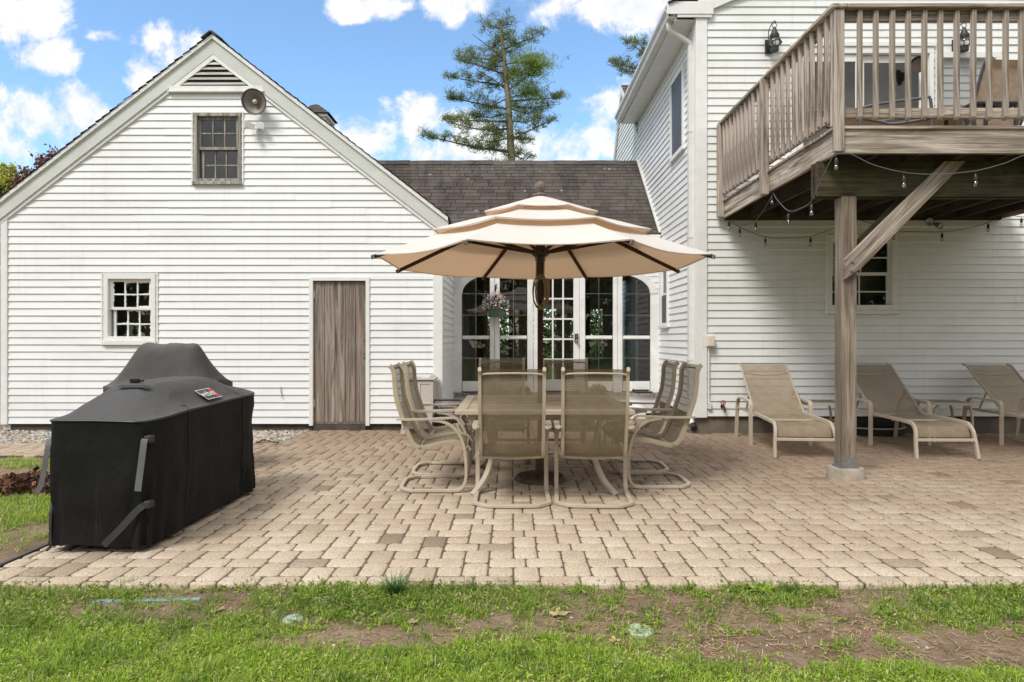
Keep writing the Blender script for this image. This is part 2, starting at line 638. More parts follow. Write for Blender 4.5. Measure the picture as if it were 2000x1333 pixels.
def m_soil():
    m, t, b = new_mat("soil")
    v = coords(t)
    n = noise_tex(t, v, 3.0, 8, .7)
    n2 = noise_tex(t, v, 45, 5, .7)
    c = ramp(t, n, [(.3, (.15, .105, .072)), (.5, (.24, .172, .12)), (.75, (.37, .28, .20))])
    c = mixc(t, ramp_val(t, n2, .52, .75), c, (.13, .09, .06))
    # far from the terrace the sheet is lawn
    far = noise_tex(t, v, 1.2, 6, .7)
    sep = t.nodes.new('ShaderNodeSeparateXYZ'); tc = t.nodes.new('ShaderNodeTexCoord'); t.links.new(tc.outputs['Object'], sep.inputs[0])
    d = math_node(t, 'MAXIMUM', math_node(t, 'ABSOLUTE', sep.outputs[0]), math_node(t, 'SUBTRACT', math_node(t, 'MULTIPLY', sep.outputs[1], -1.0), -6.0))
    c = mixc(t, ramp_val(t, math_node(t, 'ADD', math_node(t, 'ABSOLUTE', math_node(t, 'SUBTRACT', sep.outputs[1], 7.0)), math_node(t, 'MULTIPLY', far, 2)), 6.0, 7.5), c,
             ramp(t, far, [(.3, (.05, .085, .018)), (.7, (.10, .165, .035))]))
    t.links.new(c, b.inputs['Base Color'])
    b.inputs['Roughness'].default_value = .95
    b.inputs['Specular IOR Level'].default_value = .15
    bump(t, b, math_node(t, 'ADD', n, math_node(t, 'MULTIPLY', n2, .5)), .8, .03)
    return m


def m_cover(name, lo, hi, dust_sheen):
    m, t, b = new_mat(name)
    v = coords(t)
    n = noise_tex(t, v, 3.0, 6, .65)
    st = noise_tex(t, coords(t, (9, 9, .8)), 1.4, 5, .65)
    w = noise_tex(t, v, 320, 2, .6)
    c = ramp(t, n, [(.3, lo), (.7, hi)])
    c = mixc(t, math_node(t, 'MULTIPLY', ramp_val(t, st, .58, .8), .35), c, dust_sheen)
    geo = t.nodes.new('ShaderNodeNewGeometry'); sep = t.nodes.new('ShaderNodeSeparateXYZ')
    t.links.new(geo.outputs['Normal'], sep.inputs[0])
    # sky sheen painted in: a paler colour on the faces that look up
    c = mixc(t, math_node(t, 'MULTIPLY', ramp_val(t, sep.outputs[2], .50, .92), .74), c, dust_sheen)
    t.links.new(c, b.inputs['Base Color'])
    b.inputs['Roughness'].default_value = .7
    b.inputs['Specular IOR Level'].default_value = .16
    cr = noise_tex(t, coords(t, (1, 1, .55)), 7.0, 4, .55, 1.2)
    bump(t, b, math_node(t, 'ADD', math_node(t, 'MULTIPLY', w, .12), math_node(t, 'MULTIPLY', cr, 1.0)), .55, .022)
    return m


M_SIDING = m_siding("vinyl_siding", (.825, .84, .845), (.64, .645, .62))
M_SIDING_H = m_siding("vinyl_siding_house", (.81, .825, .81), (.55, .56, .46))
M_TRIM = simple("white_trim", (.80, .80, .78), .45, var=.05)
M_TRIMG = simple("pale_grey_trim", (.60, .62, .585), .6, var=.09, vscale=2.5)
M_ARCH = simple("aged_white_paint", (.81, .815, .79), .5, var=.10, vscale=5)
M_PEEL = m_wood("peeling_window_wood", 'z', (.13, .115, .095), (.50, .48, .43), (.34, .32, .27))
M_SLAT = m_wood("louvre_slat_wood", "x", (.30, .285, .25), (.66, .65, .60), (.50, .48, .43))
M_SHING = m_shingle()
M_GLASS = m_glass("window_glass", (.84, .87, .84), .05)
M_GLASSB = m_glass("room_glass", (.84, .86, .84), .05)
M_DARK = simple("dark_interior", (.035, .032, .028), .9, var=.2)
M_BACK = simple("board_behind_glass", (.20, .185, .145), .9, var=.4, vscale=3)
M_ROOM = simple("room_wall", (.46, .40, .33), .9, var=.15)
M_ROOMF = simple("room_floor", (.24, .19, .15), .6, var=.15)
M_CONC = simple("old_concrete", (.16, .135, .105), .92, var=.35, vscale=3, bumps=.6, bscale=40)
M_FOUND = simple("foundation_dark", (.09, .075, .06), .95, var=.4, vscale=4, bumps=.6, bscale=40)
M_FOOTING = simple("footing_concrete", (.36, .31, .25), .9, var=.25, vscale=9, bumps=.7, bscale=60)
M_DOORW = m_wood("weathered_plank", 'z', (.115, .088, .070), (.42, .36, .31), (.28, .215, .165))
WD, WL, WA = (.125, .090, .068), (.57, .495, .425), (.30, .235, .175)
M_WOODX = m_wood("deck_wood_x", 'x', WD, WL, WA, .15)
M_WOODY = m_wood("deck_wood_y", 'y', WD, (.64, .565, .475), WA, .12)
M_WOODZ = m_wood("deck_wood_z", 'z', WD, (.58, .505, .44), WA, .15)
M_WOODD = m_wood("deck_wood_dark", 'x', (.022, .016, .010), (.10, .075, .048), (.06, .047, .026), .6)  # darker tone for the beam, ledger and rear braces
M_WOODDY = m_wood("deck_joist_dark", 'y', (.022, .016, .010), (.10, .075, .05), (.06, .045, .03), .4)  # same darker tone for the joists
M_POST = m_wood("post_wood", 'z', (.115, .088, .068), (.40, .335, .275), (.26, .20, .145), .25)
M_PAVER = m_paver()
M_SOIL = m_soil()
M_SAND = simple("joint_sand", (.12, .085, .058), .95, var=.45, vscale=10)
M_FRAME = simple("beige_metal", (.42, .36, .265), .42, var=.08, vscale=9)
M_FRAMEL = simple("pale_beige_metal", (.50, .425, .335), .42, var=.08, vscale=9)
M_SLING = m_sling("dining_sling", (.205, .162, .100), 0.88, .0075)
M_SLINGL = m_sling("lounger_sling", (.30, .235, .16), 0.50, .006)
M_TABLE = m_wood("table_top", 'x', (.33, .27, .19), (.52, .44, .34), (.42, .36, .27), 0, .5)
M_CANVAS = m_canvas()
M_BROWNW = m_wood("dark_brown_wood", 'z', (.030, .014, .010), (.085, .040, .027), (.06, .03, .02), 0, .5)
M_BRONZE = simple("dark_bronze", (.06, .043, .034), .5, .4, var=.2)
M_UBASE = simple("parasol_base_iron", (.14, .105, .08), .6, .2, var=.25, vscale=12)
M_FINIAL = simple("finial_paint", (.16, .115, .095), .6, var=.2, vscale=20)
M_ROPE = simple("tan_rope", (.29, .225, .14), .9, var=.2, vscale=80, bumps=.6, bscale=200)
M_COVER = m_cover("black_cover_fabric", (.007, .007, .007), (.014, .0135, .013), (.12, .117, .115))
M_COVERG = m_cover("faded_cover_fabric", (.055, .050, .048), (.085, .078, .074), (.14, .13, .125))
M_STRAP = simple("grey_webbing", (.12, .12, .125), .75, var=.15, bumps=.3, bscale=300)
M_STRAPB = simple("black_webbing", (.03, .03, .031), .75, var=.2, bumps=.3, bscale=300)
M_BLACK = simple("black_metal", (.022, .022, .023), .45, var=.2)
M_BLACKP = simple("black_plastic", (.018, .018, .018), .4, var=.2)
M_RUST = simple("rust", (.30, .11, .045), .9, var=.3, vscale=30)
M_STEEL = simple("galvanised_steel", (.30, .31, .31), .45, .7, var=.2, vscale=25)
M_PLASTW = simple("white_plastic", (.74, .74, .72), .4, var=.04)
M_PLASTC = simple("cream_plastic", (.72, .66, .54), .45, var=.05)
M_RESIN = simple("taupe_resin", (.56, .52, .48), .5, var=.06)
M_GREENPOT = simple("green_pot", (.075, .125, .085), .5, var=.15)
M_TERRA = simple("clay_pot", (.33, .15, .09), .8, var=.2, vscale=20)
M_SHADE = simple("weathered_shade", (.12, .105, .09), .55, .2, var=.3, vscale=12)
M_SHADEI = simple("shade_inside", (.27, .24, .205), .5, .1, var=.25, vscale=8)
M_DIFF = simple("lamp_lens", (.55, .56, .52), .25, var=.08)
M_CAP = simple("pale_green_cap", (.40, .46, .38), .6, var=.25, vscale=40)
M_EDGE = simple("teal_edging", (.17, .30, .27), .6, var=.3, vscale=14)
M_LEAF = simple("dry_leaf", (.48, .33, .21), .8, var=.25, vscale=30)
M_LEAFD = m_leafy("leaf_litter", [(0, (.035, .018, .012)), (.5, (.11, .05, .03)), (1, (.27, .13, .07))], .8, .1)
M_BULB = m_glass("bulb_glass", (.93, .91, .86), .10)
M_FIL = simple("bulb_filament", (.75, .70, .60), .3, .3, var=.05)
M_TANSLING = simple("tan_canvas", (.50, .375, .27), .8, var=.2, vscale=14, bumps=.4, bscale=60)
M_GREYFR = simple("slate_metal", (.085, .085, .095), .45, var=.15)
M_GLASST = m_glass("table_glass", (.62, .70, .66), .05)
M_CARD = simple("white_carton", (.70, .68, .62), .7, var=.08)
M_BOXB = simple("brown_carton", (.23, .13, .07), .8, var=.15)
M_INK = simple("dark_ink", (.05, .06, .055), .7, var=.3, vscale=60)
M_RED = simple("red_label", (.55, .03, .02), .5, var=.05)
M_WHITE = simple("white_print", (.82, .82, .80), .5, var=.03)
M_GUT = simple("gutter_metal", (.70, .69, .66), .4, var=.07)
M_SCREEN = simple("insect_screen", (.085, .088, .095), .55, var=.12)
M_BARK = simple("pine_bark", (.27, .215, .165), .95, var=.4, vscale=5, bumps=.8, bscale=14)
M_LIMB = simple("dark_limb_bark", (.10, .082, .065), .95, var=.3, vscale=5)
M_BARKR = simple("maple_bark", (.10, .075, .06), .95, var=.3, vscale=5)
M_PINE = m_leafy("pine_needles", [(0, (.08, .125, .05)), (.45, (.17, .23, .08)), (.8, (.27, .33, .10)), (1, (.42, .34, .12))], .6, .35)
M_PINEB = m_leafy("pine_needles_bright", [(0, (.15, .23, .05)), (.6, (.30, .41, .085)), (1, (.42, .50, .13))], .6, .4)
M_MAPLE = m_leafy("maple_leaves", [(0, (.08, .028, .024)), (.5, (.20, .065, .045)), (1, (.34, .13, .075))], .6, .35)
M_YELL = m_leafy("spring_leaves", [(0, (.34, .36, .04)), (.6, (.60, .60, .09)), (1, (.75, .70, .14))], .6, .4)
M_EVER = m_leafy("evergreen_leaves", [(0, (.012, .032, .010)), (.6, (.03, .065, .018)), (1, (.06, .11, .03))], .6, .3)
M_EVERW = m_leafy("wood_leaves", [(0, (.06, .09, .03)), (.6, (.16, .21, .07)), (1, (.30, .34, .12))], .6, .3)
M_SHRUB = m_leafy("shrub_leaves", [(0, (.03, .06, .012)), (.6, (.085, .14, .03)), (1, (.20, .26, .06))], .6, .35)
M_GRASS = m_leafy("lawn_blades", [(0, (.16, .28, .03)), (.45, (.36, .53, .05)), (.82, (.52, .66, .11)), (.9, (.60, .62, .22)), (1, (.74, .66, .40))], .55, .45)
M_WEED = m_leafy("rough_grass", [(0, (.09, .16, .02)), (.5, (.22, .34, .045)), (.8, (.34, .42, .10)), (1, (.48, .42, .22))], .6, .4)
M_TUFT = m_leafy("dark_tuft", [(0, (.05, .12, .03)), (1, (.15, .27, .07))], .5, .35)
M_STRAW = m_leafy("straw", [(0, (.22, .12, .065)), (.5, (.42, .27, .15)), (1, (.68, .54, .36))], .8, .15)
M_STONE = m_leafy("pale_stone", [(0, (.20, .165, .125)), (.5, (.40, .35, .29)), (1, (.62, .57, .50))], .9, .0)
M_CRUMB = m_leafy("soil_crumb", [(0, (.13, .09, .06)), (.5, (.27, .20, .145)), (1, (.40, .31, .23))], .95, .0)
M_PETAL = m_leafy("petals", [(0, (.70, .20, .32)), (.25, (.82, .50, .56)), (.5, (.88, .76, .74)), (1, (.92, .88, .84))], .6, .3)
M_PLANTG = m_leafy("basket_leaves", [(0, (.04, .09, .02)), (1, (.14, .22, .05))], .6, .3)
M_COPPERP = m_leafy("coppery_leaves", [(0, (.07, .05, .02)), (.5, (.20, .08, .05)), (1, (.32, .17, .09))], .6, .3)


# ------------------------------------------------------------------ ground, patio
def build_ground():
    n = 150
    xs = np.concatenate([np.linspace(-140, -9, 14)[:-1], np.linspace(-9, 11, 121), np.linspace(11, 140, 14)[1:]])
    ys = np.concatenate([np.linspace(-60, 0, 8)[:-1], np.linspace(0, 11.5, 116), np.linspace(11.5, 240, 16)[1:]])
    V = np.zeros((len(ys), len(xs), 3))
    for j, y in enumerate(ys):
        for i, x in enumerate(xs):
            z = -0.035
            if -9 < x < 11 and 0 < y < 11.4:
                p = mnoise.noise(Vector((x * 2.3, y * 2.3, 0))) * .012 + mnoise.noise(Vector((x * 7, y * 7, 3))) * .008
                inside = (x > -3.0 and y > 3.45) or (7.2 < y < 9.5)
                z = -0.03 + (0 if inside else p + .008)
            V[j, i] = (x, y, z)
    ny, nx = len(ys), len(xs)
    idx = np.arange(ny * nx).reshape(ny, nx)
    F_ = np.stack([idx[:-1, :-1], idx[:-1, 1:], idx[1:, 1:], idx[1:, :-1]], -1).reshape(-1, 4)
    o = arrays_mesh("ground", V.reshape(-1, 3), F_, M_SOIL)
    tag(o, kind='structure')
    for p in o.data.polygons: p.use_smooth = True


build_ground()
U = .0722


def paver_list(x0, x1, y0, y1, ox, oy):
    """Three-size running pattern: rows of 3x2 stones, squares between, 2x3 stones standing in stacks."""
    out = []
    base = [(0, 0, 3, 2), (3, 0, 3, 2), (0, 2, 2, 2), (4, 2, 2, 2), (4, 4, 3, 2), (7, 4, 3, 2), (0, 6, 2, 2), (4, 6, 2, 2),
            (6, -2, 2, 3), (6, 1, 2, 3), (2, 2, 2, 3), (2, 5, 2, 3)]
    T = 8 * U
    for i in range(int((x0 - ox) / T) - 2, int((x1 - ox) / T) + 2):
        for j in range(int((y0 - oy) / T) - 2, int((y1 - oy) / T) + 2):
            for (a, b, w, h) in base:
                X, Y = ox + (i * 8 + a) * U, oy + (j * 8 + b) * U
                r = [X, X + w * U, Y, Y + h * U]
                r[0] = max(r[0], x0); r[1] = min(r[1], x1); r[2] = max(r[2], y0); r[3] = min(r[3], y1)
                if r[1] - r[0] > .045 and r[3] - r[2] > .045:
                    out.append(r)
    return out


def pavers(name, rects, z=0.0, keep=None):
    V, Fq = [], []
    for (x0, x1, y0, y1) in rects:
        if keep and not keep((x0 + x1) / 2, (y0 + y1) / 2):
            continue
        g = .0030 + random.random() * .0015
        x0, x1, y0, y1 = x0 + g, x1 - g, y0 + g, y1 - g
        cx, cy = (x0 + x1) / 2, (y0 + y1) / 2
        rot = random.gauss(0, .006)
        tz = z + random.gauss(0, .0012)
        tx, ty = random.gauss(0, .006), random.gauss(0, .006)
        c, s = math.cos(rot), math.sin(rot)

        def ring(ins, cut, dz):
            pts = []
            a, b, e, f = x0 + ins, x1 - ins, y0 + ins, y1 - ins
            k = cut
            for (px, py) in ((a + k, e), (b - k, e), (b, e + k), (b, f - k), (b - k, f), (a + k, f), (a, f - k), (a, e + k)):
                jx, jy = random.gauss(0, .0009), random.gauss(0, .0009)
                dx, dy = px + jx - cx, py + jy - cy
                pts.append((cx + dx * c - dy * s, cy + dx * s + dy * c, tz + dz + dx * tx + dy * ty))
            return pts
        b0 = len(V)
        V += ring(0, .016, -.04); V += ring(0, .016, -.010); V += ring(.0030, .016, -.0035); V += ring(.0085, .015, 0)
        for q in range(3):
            for k in range(8):
                k2 = (k + 1) % 8
                Fq.append((b0 + q * 8 + k, b0 + q * 8 + k2, b0 + q * 8 + 8 + k2, b0 + q * 8 + 8 + k))
        t = b0 + 24
        Fq += [(t, t + 1, t + 2, t + 3), (t, t + 3, t + 4, t + 7), (t + 4, t + 5, t + 6, t + 7)]
    o = arrays_mesh(name, np.array(V), np.array(Fq), M_PAVER)
    tag(o, kind='structure')
    return o


OX, OY = at(1003, 1118, 1664 / (1118 - 663))[0] - 6 * U, 3.46
pavers("patio", paver_list(-2.93, 9.6, 3.48, 11.2, OX, OY),
       keep=lambda x, y: not (x < -.98 and y > 9.38) and not (x > 2.5 and y > 9.02) and not (x > -1.0 and y > 10.9))
pavers("path", paver_list(-10.5, -2.935, 7.32, 8.22, OX, OY))
mb = MB(); mb.box(-2.92, 9.5, 3.5, 11.3, -.06, -.0065); mb.box(-10.5, -2.96, 7.34, 8.2, -.06, -.0065)
tag(mb.build("patio_base", M_SAND), kind='structure')


def stones(name, n, area, size, zc, seed, mat, kind='stuff'):
    r = np.random.default_rng(seed)
    oct_ = np.array([(1, 0, 0), (-1, 0, 0), (0, 1, 0), (0, -1, 0), (0, 0, 1), (0, 0, -1)], float)
    tri = np.array([(0, 2, 4), (2, 1, 4), (1, 3, 4), (3, 0, 4), (2, 0, 5), (1, 2, 5), (3, 1, 5), (0, 3, 5)])
    # one subdivision on the octahedron
    vs = list(map(tuple, oct_)); fs = []; cache = {}

    def mid(a, b):
        k = (min(a, b), max(a, b))
        if k not in cache:
            p = (np.array(vs[a]) + np.array(vs[b])); p /= np.linalg.norm(p); vs.append(tuple(p)); cache[k] = len(vs) - 1
        return cache[k]
    for a, b, c in tri:
        ab, bc, ca = mid(a, b), mid(b, c), mid(c, a)
        fs += [(a, ab, ca), (ab, b, bc), (ca, bc, c), (ab, bc, ca)]
    bv, bf = np.array(vs), np.array(fs)
    V, F_ = [], []
    pts = area(n, r)
    for k, (x, y) in enumerate(pts):
        s = size * (0.5 + r.random() * .9)
        v = bv * (1 + r.normal(0, .14, (len(bv), 1))) * np.array([s, s * (.6 + .4 * r.random()), s * (.4 + .3 * r.random())])
        a = r.random() * 6.28; ca, sa = math.cos(a), math.sin(a)
        v = np.stack([v[:, 0] * ca - v[:, 1] * sa, v[:, 0] * sa + v[:, 1] * ca, v[:, 2]], 1) + np.array([x, y, zc + r.random() * size * .35])
        V.append(v); F_.append(bf + k * len(bv))
    o = arrays_mesh(name, np.concatenate(V), np.concatenate(F_), mat)
    return tag(o, kind=kind)


def gravel_area(n, r):
    x = r.uniform(-9.5, -2.9, n); y = r.uniform(8.24, 9.36, n)
    ok = ~((x > -3.25) & (y < 8.6 + (x + 3.25) * -1.0))
    return np.stack([x[ok], y[ok]], 1)


stones("gravel", 9500, gravel_area, .021, -.012, 3, M_STONE)
mb = MB(); mb.bar((-2.945, 3.6, -.02), (-2.95, 7.3, -.02), .02, .05)
tag(mb.build("patio_edging", M_BLACKP, loc=(-2.945, 3.6, 0)), "thin black plastic edging along the left side of the brick patio", "edging")


# ------------------------------------------------------------------ wall cladding
def siding(mb, org, u, nrm, zmin, zmax, xl, xr, openings=(), exp=.1035, t=.0165, seams=True, top=True):
    """Lapped courses on a wall: along u from xl(z) to xr(z), out along nrm; openings are (u0, u1, z0, z1)."""
    org, u, nrm = Vector(org), Vector(u), Vector(nrm)

    def P(a, z, d):
        return org + u * a + Vector((0, 0, z)) + nrm * d
    flip = u.cross(Vector((0, 0, 1))).dot(nrm) < 0

    def quad(a, b, c, d):
        mb.face((d, c, b, a) if flip else (a, b, c, d))
    z = zmin
    while z < zmax - 1e-4:
        ze = min(z + exp, zmax)
        cuts = sorted({z, ze} | {q for o in openings for q in (o[2], o[3]) if z + 1e-4 < q < ze - 1e-4})
        L0, R0 = xl(z), xr(z)
        sm = []
        if seams:
            a = min(L0, xl(ze)) + random.uniform(.6, 3.6)
            while a < max(R0, xr(ze)) - .3:
                sm.append(a); a += random.uniform(2.2, 3.7)
        for za, zb in zip(cuts[:-1], cuts[1:]):
            zm = (za + zb) / 2
            l, r_ = xl(zm), xr(zm)
            if r_ - l < .02:
                continue
            iv = [(l, r_)]
            for (u0, u1, q0, q1) in openings:
                if q0 < zm < q1:
                    nv = []
                    for (a, b) in iv:
                        if u1 <= a or u0 >= b:
                            nv.append((a, b)); continue
                        if u0 > a: nv.append((a, u0))
                        if u1 < b: nv.append((u1, b))
                    iv = nv
            for (a, b) in iv:
                pts = [a] + [s for s in sm if a + .05 < s < b - .05] + [b]
                for k, (p, q) in enumerate(zip(pts[:-1], pts[1:])):
                    e = .0022 * (k % 2)
                    dl = random.gauss(0, .0013)
                    pl = (lambda zz: xl(zz)) if p == l else (lambda zz, p=p: p)
                    pr = (lambda zz: xr(zz)) if q == r_ else (lambda zz, q=q: q)
                    da = t * (1 - (za - z) / exp) + e; db = t * (1 - (zb - z) / exp) + e
                    z0 = za + (dl if za == z else 0)
                    quad(P(pl(za), z0, da), P(pr(za), z0, da), P(pr(zb), zb, db), P(pl(zb), zb, db))
                    if za == z:
                        quad(P(pl(za), za - .004, -.003), P(pr(za), za - .004, -.003), P(pr(za), z0, da), P(pl(za), z0, da))
                    if k:
                        quad(P(p, z0, da - .004), P(p, z0, da), P(p, zb, db), P(p, zb, db - .004))
        z = ze


def roof_slope(mb, p_eave0, p_eave1, p_top0, p_top1, exp=.127, t=.008, tab=.3, jitter=.004):
    """Shingle courses from the eave edge to the top edge; every tab is its own island."""
    e0, e1, t0, t1 = map(Vector, (p_eave0, p_eave1, p_top0, p_top1))
    nrm = (e1 - e0).cross(t0 - e0).normalized()
    if nrm.z < 0:
        nrm = -nrm
    n = max(1, int((t0 - e0).length / exp))
    for i in range(n):
        a, b = i / n, (i + 1) / n
        A0, A1 = e0.lerp(t0, a), e1.lerp(t1, a)
        B0, B1 = e0.lerp(t0, b), e1.lerp(t1, b)
        m = max(1, int((A1 - A0).length / tab))
        off = random.random()
        ks = [0.0] + [(k + off) / m for k in range(m) if (k + off) / m < .995] + [1.0]
        for k0, k1 in zip(ks[:-1], ks[1:]):
            h = t * (.8 + .5 * random.random())
            q = [A0.lerp(A1, k0 + .0008), A0.lerp(A1, k1 - .0008), B0.lerp(B1, k1 - .0008), B0.lerp(B1, k0 + .0008)]
            dn = (A0 - B0).normalized() * random.gauss(0, jitter)
            P = [q[0] + nrm * h + dn, q[1] + nrm * h + dn, q[2] + nrm * .001, q[3] + nrm * .001]
            Q = [q[0] + dn, q[1] + dn]
            mb.face(P) if (P[1] - P[0]).cross(P[2] - P[0]).dot(nrm) > 0 else mb.face(P[::-1])
            mb.face([Q[0], Q[1], P[1], P[0]])


def rect_frame(mb, x0, x1, z0, z1, w, y0, y1):
    """A mitre-free picture frame: stiles between the rails."""
    mb.box(x0, x1, y0, y1, z1 - w, z1)
    mb.box(x0, x1, y0, y1, z0, z0 + w)
    mb.box(x0, x0 + w, y0, y1, z0 + w, z1 - w)
    mb.box(x1 - w, x1, y0, y1, z0 + w, z1 - w)


def muntins(mb, x0, x1, z0, z1, nx, nz, w, y0, y1):
    for k in range(1, nx):
        x = x0 + (x1 - x0) * k / nx
        mb.box(x - w / 2, x + w / 2, y0, y1, z0, z1)
    xs = [x0] + [x0 + (x1 - x0) * k / nx for k in range(1, nx)] + [x1]
    for k in range(1, nz):
        z = z0 + (z1 - z0) * k / nz
        for j in range(nx):
            mb.box(xs[j] + (w / 2 if j else 0), xs[j + 1] - (w / 2 if j < nx - 1 else 0), y0 + .001, y1 - .001, z - w / 2, z + w / 2)


# ------------------------------------------------------------------ garage wing
YG = 9.40
GL, GR = ax(5, YG), ax(862, YG)
APX, APZ, SL = ax(419, YG), az(100, YG), .776       # gable apex of the wall line
garage = empty("garage", (APX, YG, 0))
tag(garage, "white clapboard garage wing with steep gable facing the patio and old plank door", "house wing")


def gz(x):
    return APZ - SL * abs(x - APX)


def gpx(px):
    return ax(px, YG)


def gpz(py):
    return az(py, YG)


UW = (gpx(380), gpx(472), gpz(362), gpz(222))       # loft window
LW = (gpx(204), gpx(305), gpz(674), gpz(537))       # ground window
DR = (gpx(606), gpx(721), gpz(829), gpz(543))       # door
mb = MB()
zG0 = gpz(828)
siding(mb, (0, YG, 0), (1, 0, 0), (0, -1, 0), zG0, APZ - .5,
       lambda z: max(GL, APX - (APZ - z) / SL), lambda z: min(GR, APX + (APZ - z) / SL),
       [(o[0], o[1], o[2], o[3]) for o in (UW, LW, DR)])
mb.build("wall", M_SIDING, garage)
# hidden core behind the cladding, with the same openings: left, right, back walls and the sides of the gable
mb = MB()
siding(mb, (GR, YG, 0), (0, 1, 0), (1, 0, 0), zG0 + .02, gz(GR) + .02, lambda z: .0, lambda z: 7.0, seams=False)
mb.build("side_wall", M_SIDING, garage)
mb = MB()
mb.box(GL, GL + .1, YG + .02, YG + 7, 0, gz(GL))
mb.prism([(GL, 0), (GR, 0), (GR, gz(GR)), (APX, APZ), (GL, gz(GL))], YG + 7, YG + 7.1)
mb.box(GR - .12, GR - .02, YG + .02, YG + 7, 0, gz(GR))
mb.build("back_wall", M_TRIM, garage)
mb = MB(); mb.box(GL + .02, GR - .02, YG + .03, YG + .2, -.05, zG0 + .006)
mb.build("foundation", M_FOUND, garage)
mb = MB(); mb.box(GL - .01, GL + .085, YG - .03, YG + .05, zG0 - .01, gz(GL) - .02)
mb.build("corner_board", M_TRIM, garage, bevel=.003)
mb = MB(); mb.box(GR - .115, GR + .02, YG - .03, YG + .10, zG0 - .04, gz(GR) - .02)
mb.build("corner_board", M_TRIM, garage, bevel=.003)
# rake boards
for sgn, xe in ((-1, GL - .35), (1, GR + .10)):
    mb = MB()
    top = lambda x, o=0.0: APZ + .16 - SL * abs(x - APX) - o
    b = .225
    pl = [(APX, top(APX)), (xe, top(xe)), (xe, top(xe, b)), (APX, top(APX, b))]
    if sgn > 0: pl = pl[::-1]
    mb.prism(pl, YG - .055, YG + .02)
    mb.build("rake_board", M_TRIMG, garage)
    mb = MB()
    pl = [(APX, top(APX, b + .002)), (xe, top(xe, b + .002)), (xe, top(xe, b + .055)), (APX, top(APX, b + .055))]
    if sgn > 0: pl = pl[::-1]
    mb.prism(pl, YG - .036, YG + .02)
    mb.build("rake_moulding", M_TRIM, garage)
    mb = MB()
    pl = [(APX, top(APX, -.045)), (xe, top(xe, -.045)), (xe, top(xe, .012)), (APX, top(APX, .012))]
    if sgn > 0: pl = pl[::-1]
    mb.prism(pl, YG - .085, YG - .0555)
    mb.build("rake_cap", M_TRIM, garage)
    # roof deck and shingles
    mb = MB()
    ye0, ye1 = YG - .11, YG + 7.2
    zt = lambda x: APZ + .21 - SL * abs(x - APX)
    mb.face([(APX, ye0 + .03, zt(APX) - .012), (xe, ye0 + .03, zt(xe) - .012), (xe, ye1, zt(xe) - .012), (APX, ye1, zt(APX) - .012)])
    roof_slope(mb, (xe, ye0, zt(xe)), (xe, ye1, zt(xe)), (APX, ye0, zt(APX)), (APX, ye1, zt(APX)), jitter=.006, t=.016)
    mb.build("roof", M_SHING, garage)
mb = MB()
for k in range(26):
    y0 = YG - .125 + k * .29
    for s in (-1, 1):
        mb.bar((APX + s * .075, y0, APZ + .245 - SL * .075 - k % 2 * .003), (APX + s * .075, y0 + .31, APZ + .25 - SL * .075), .17, .014, up=(s * SL, 0, 1))
mb.build("ridge_cap", M_SHING, garage)
# eave return on the right corner
mb = MB()
mb.box(GR + .02, GR + .20, YG - .05, YG + 6.5, gz(GR) - .17, gz(GR) - .03)
mb.build("eave_board", M_TRIM, garage)

# gable vent
vent = MB()
x0, x1, zb, zt_ = gpx(352), gpx(490), gpz(171), gpz(118)
xm = gpx(420)
vent.prism([(x0, zb), (x1, zb), (xm, zt_)], YG - .022, YG - .018)
vo = vent.build("gable_vent", M_DARK, garage)
mb = MB()
for k in range(5):
    z = zb + .028 + k * (zt_ - zb) / 5.4
    wid = lambda q: max(.004, (zt_ - q) / (zt_ - zb) * (x1 - x0) / 2 * .985)
    if zt_ - z > .05:
        mb.v += [(xm - wid(z), YG - .050, z), (xm + wid(z), YG - .050, z), (xm + wid(z + .038), YG - .024, z + .038), (xm - wid(z + .038), YG - .024, z + .038),
                 (xm - wid(z), YG - .050, z - .012), (xm + wid(z), YG - .050, z - .012)]
        q = len(mb.v) - 6
        mb.f += [[q, q + 1, q + 2, q + 3], [q + 4, q + 5, q + 1, q]]
o = mb.build("slat", M_SLAT, vo)
mb = MB()
for (a, b) in (((x0 - .13, zb), (xm, zt_ + .10)), ((x1 + .13, zb), (xm, zt_ + .10))):
    dx, dz = b[0] - a[0], b[1] - a[1]
    l = math.hypot(dx, dz); nx_, nz_ = -dz / l * .09, dx / l * .09
    if dx < 0: nx_, nz_ = -nx_, -nz_
    pl = [a, b, (b[0], b[1] - .105), (a[0] + (.135 if dx > 0 else -.135), a[1])]
    mb.prism(pl if dx < 0 else pl[::-1], YG - .05, YG - .016)
mb.build("vent_frame", M_ARCH, vo)
mb = MB(); mb.box(gpx(334), gpx(516), YG - .058, YG - .01, gpz(180), zb - .001); mb.box(gpx(331), gpx(519), YG - .07, YG - .01, gpz(182.5), gpz(180) - .001)
mb.build("vent_sill", M_ARCH, vo)


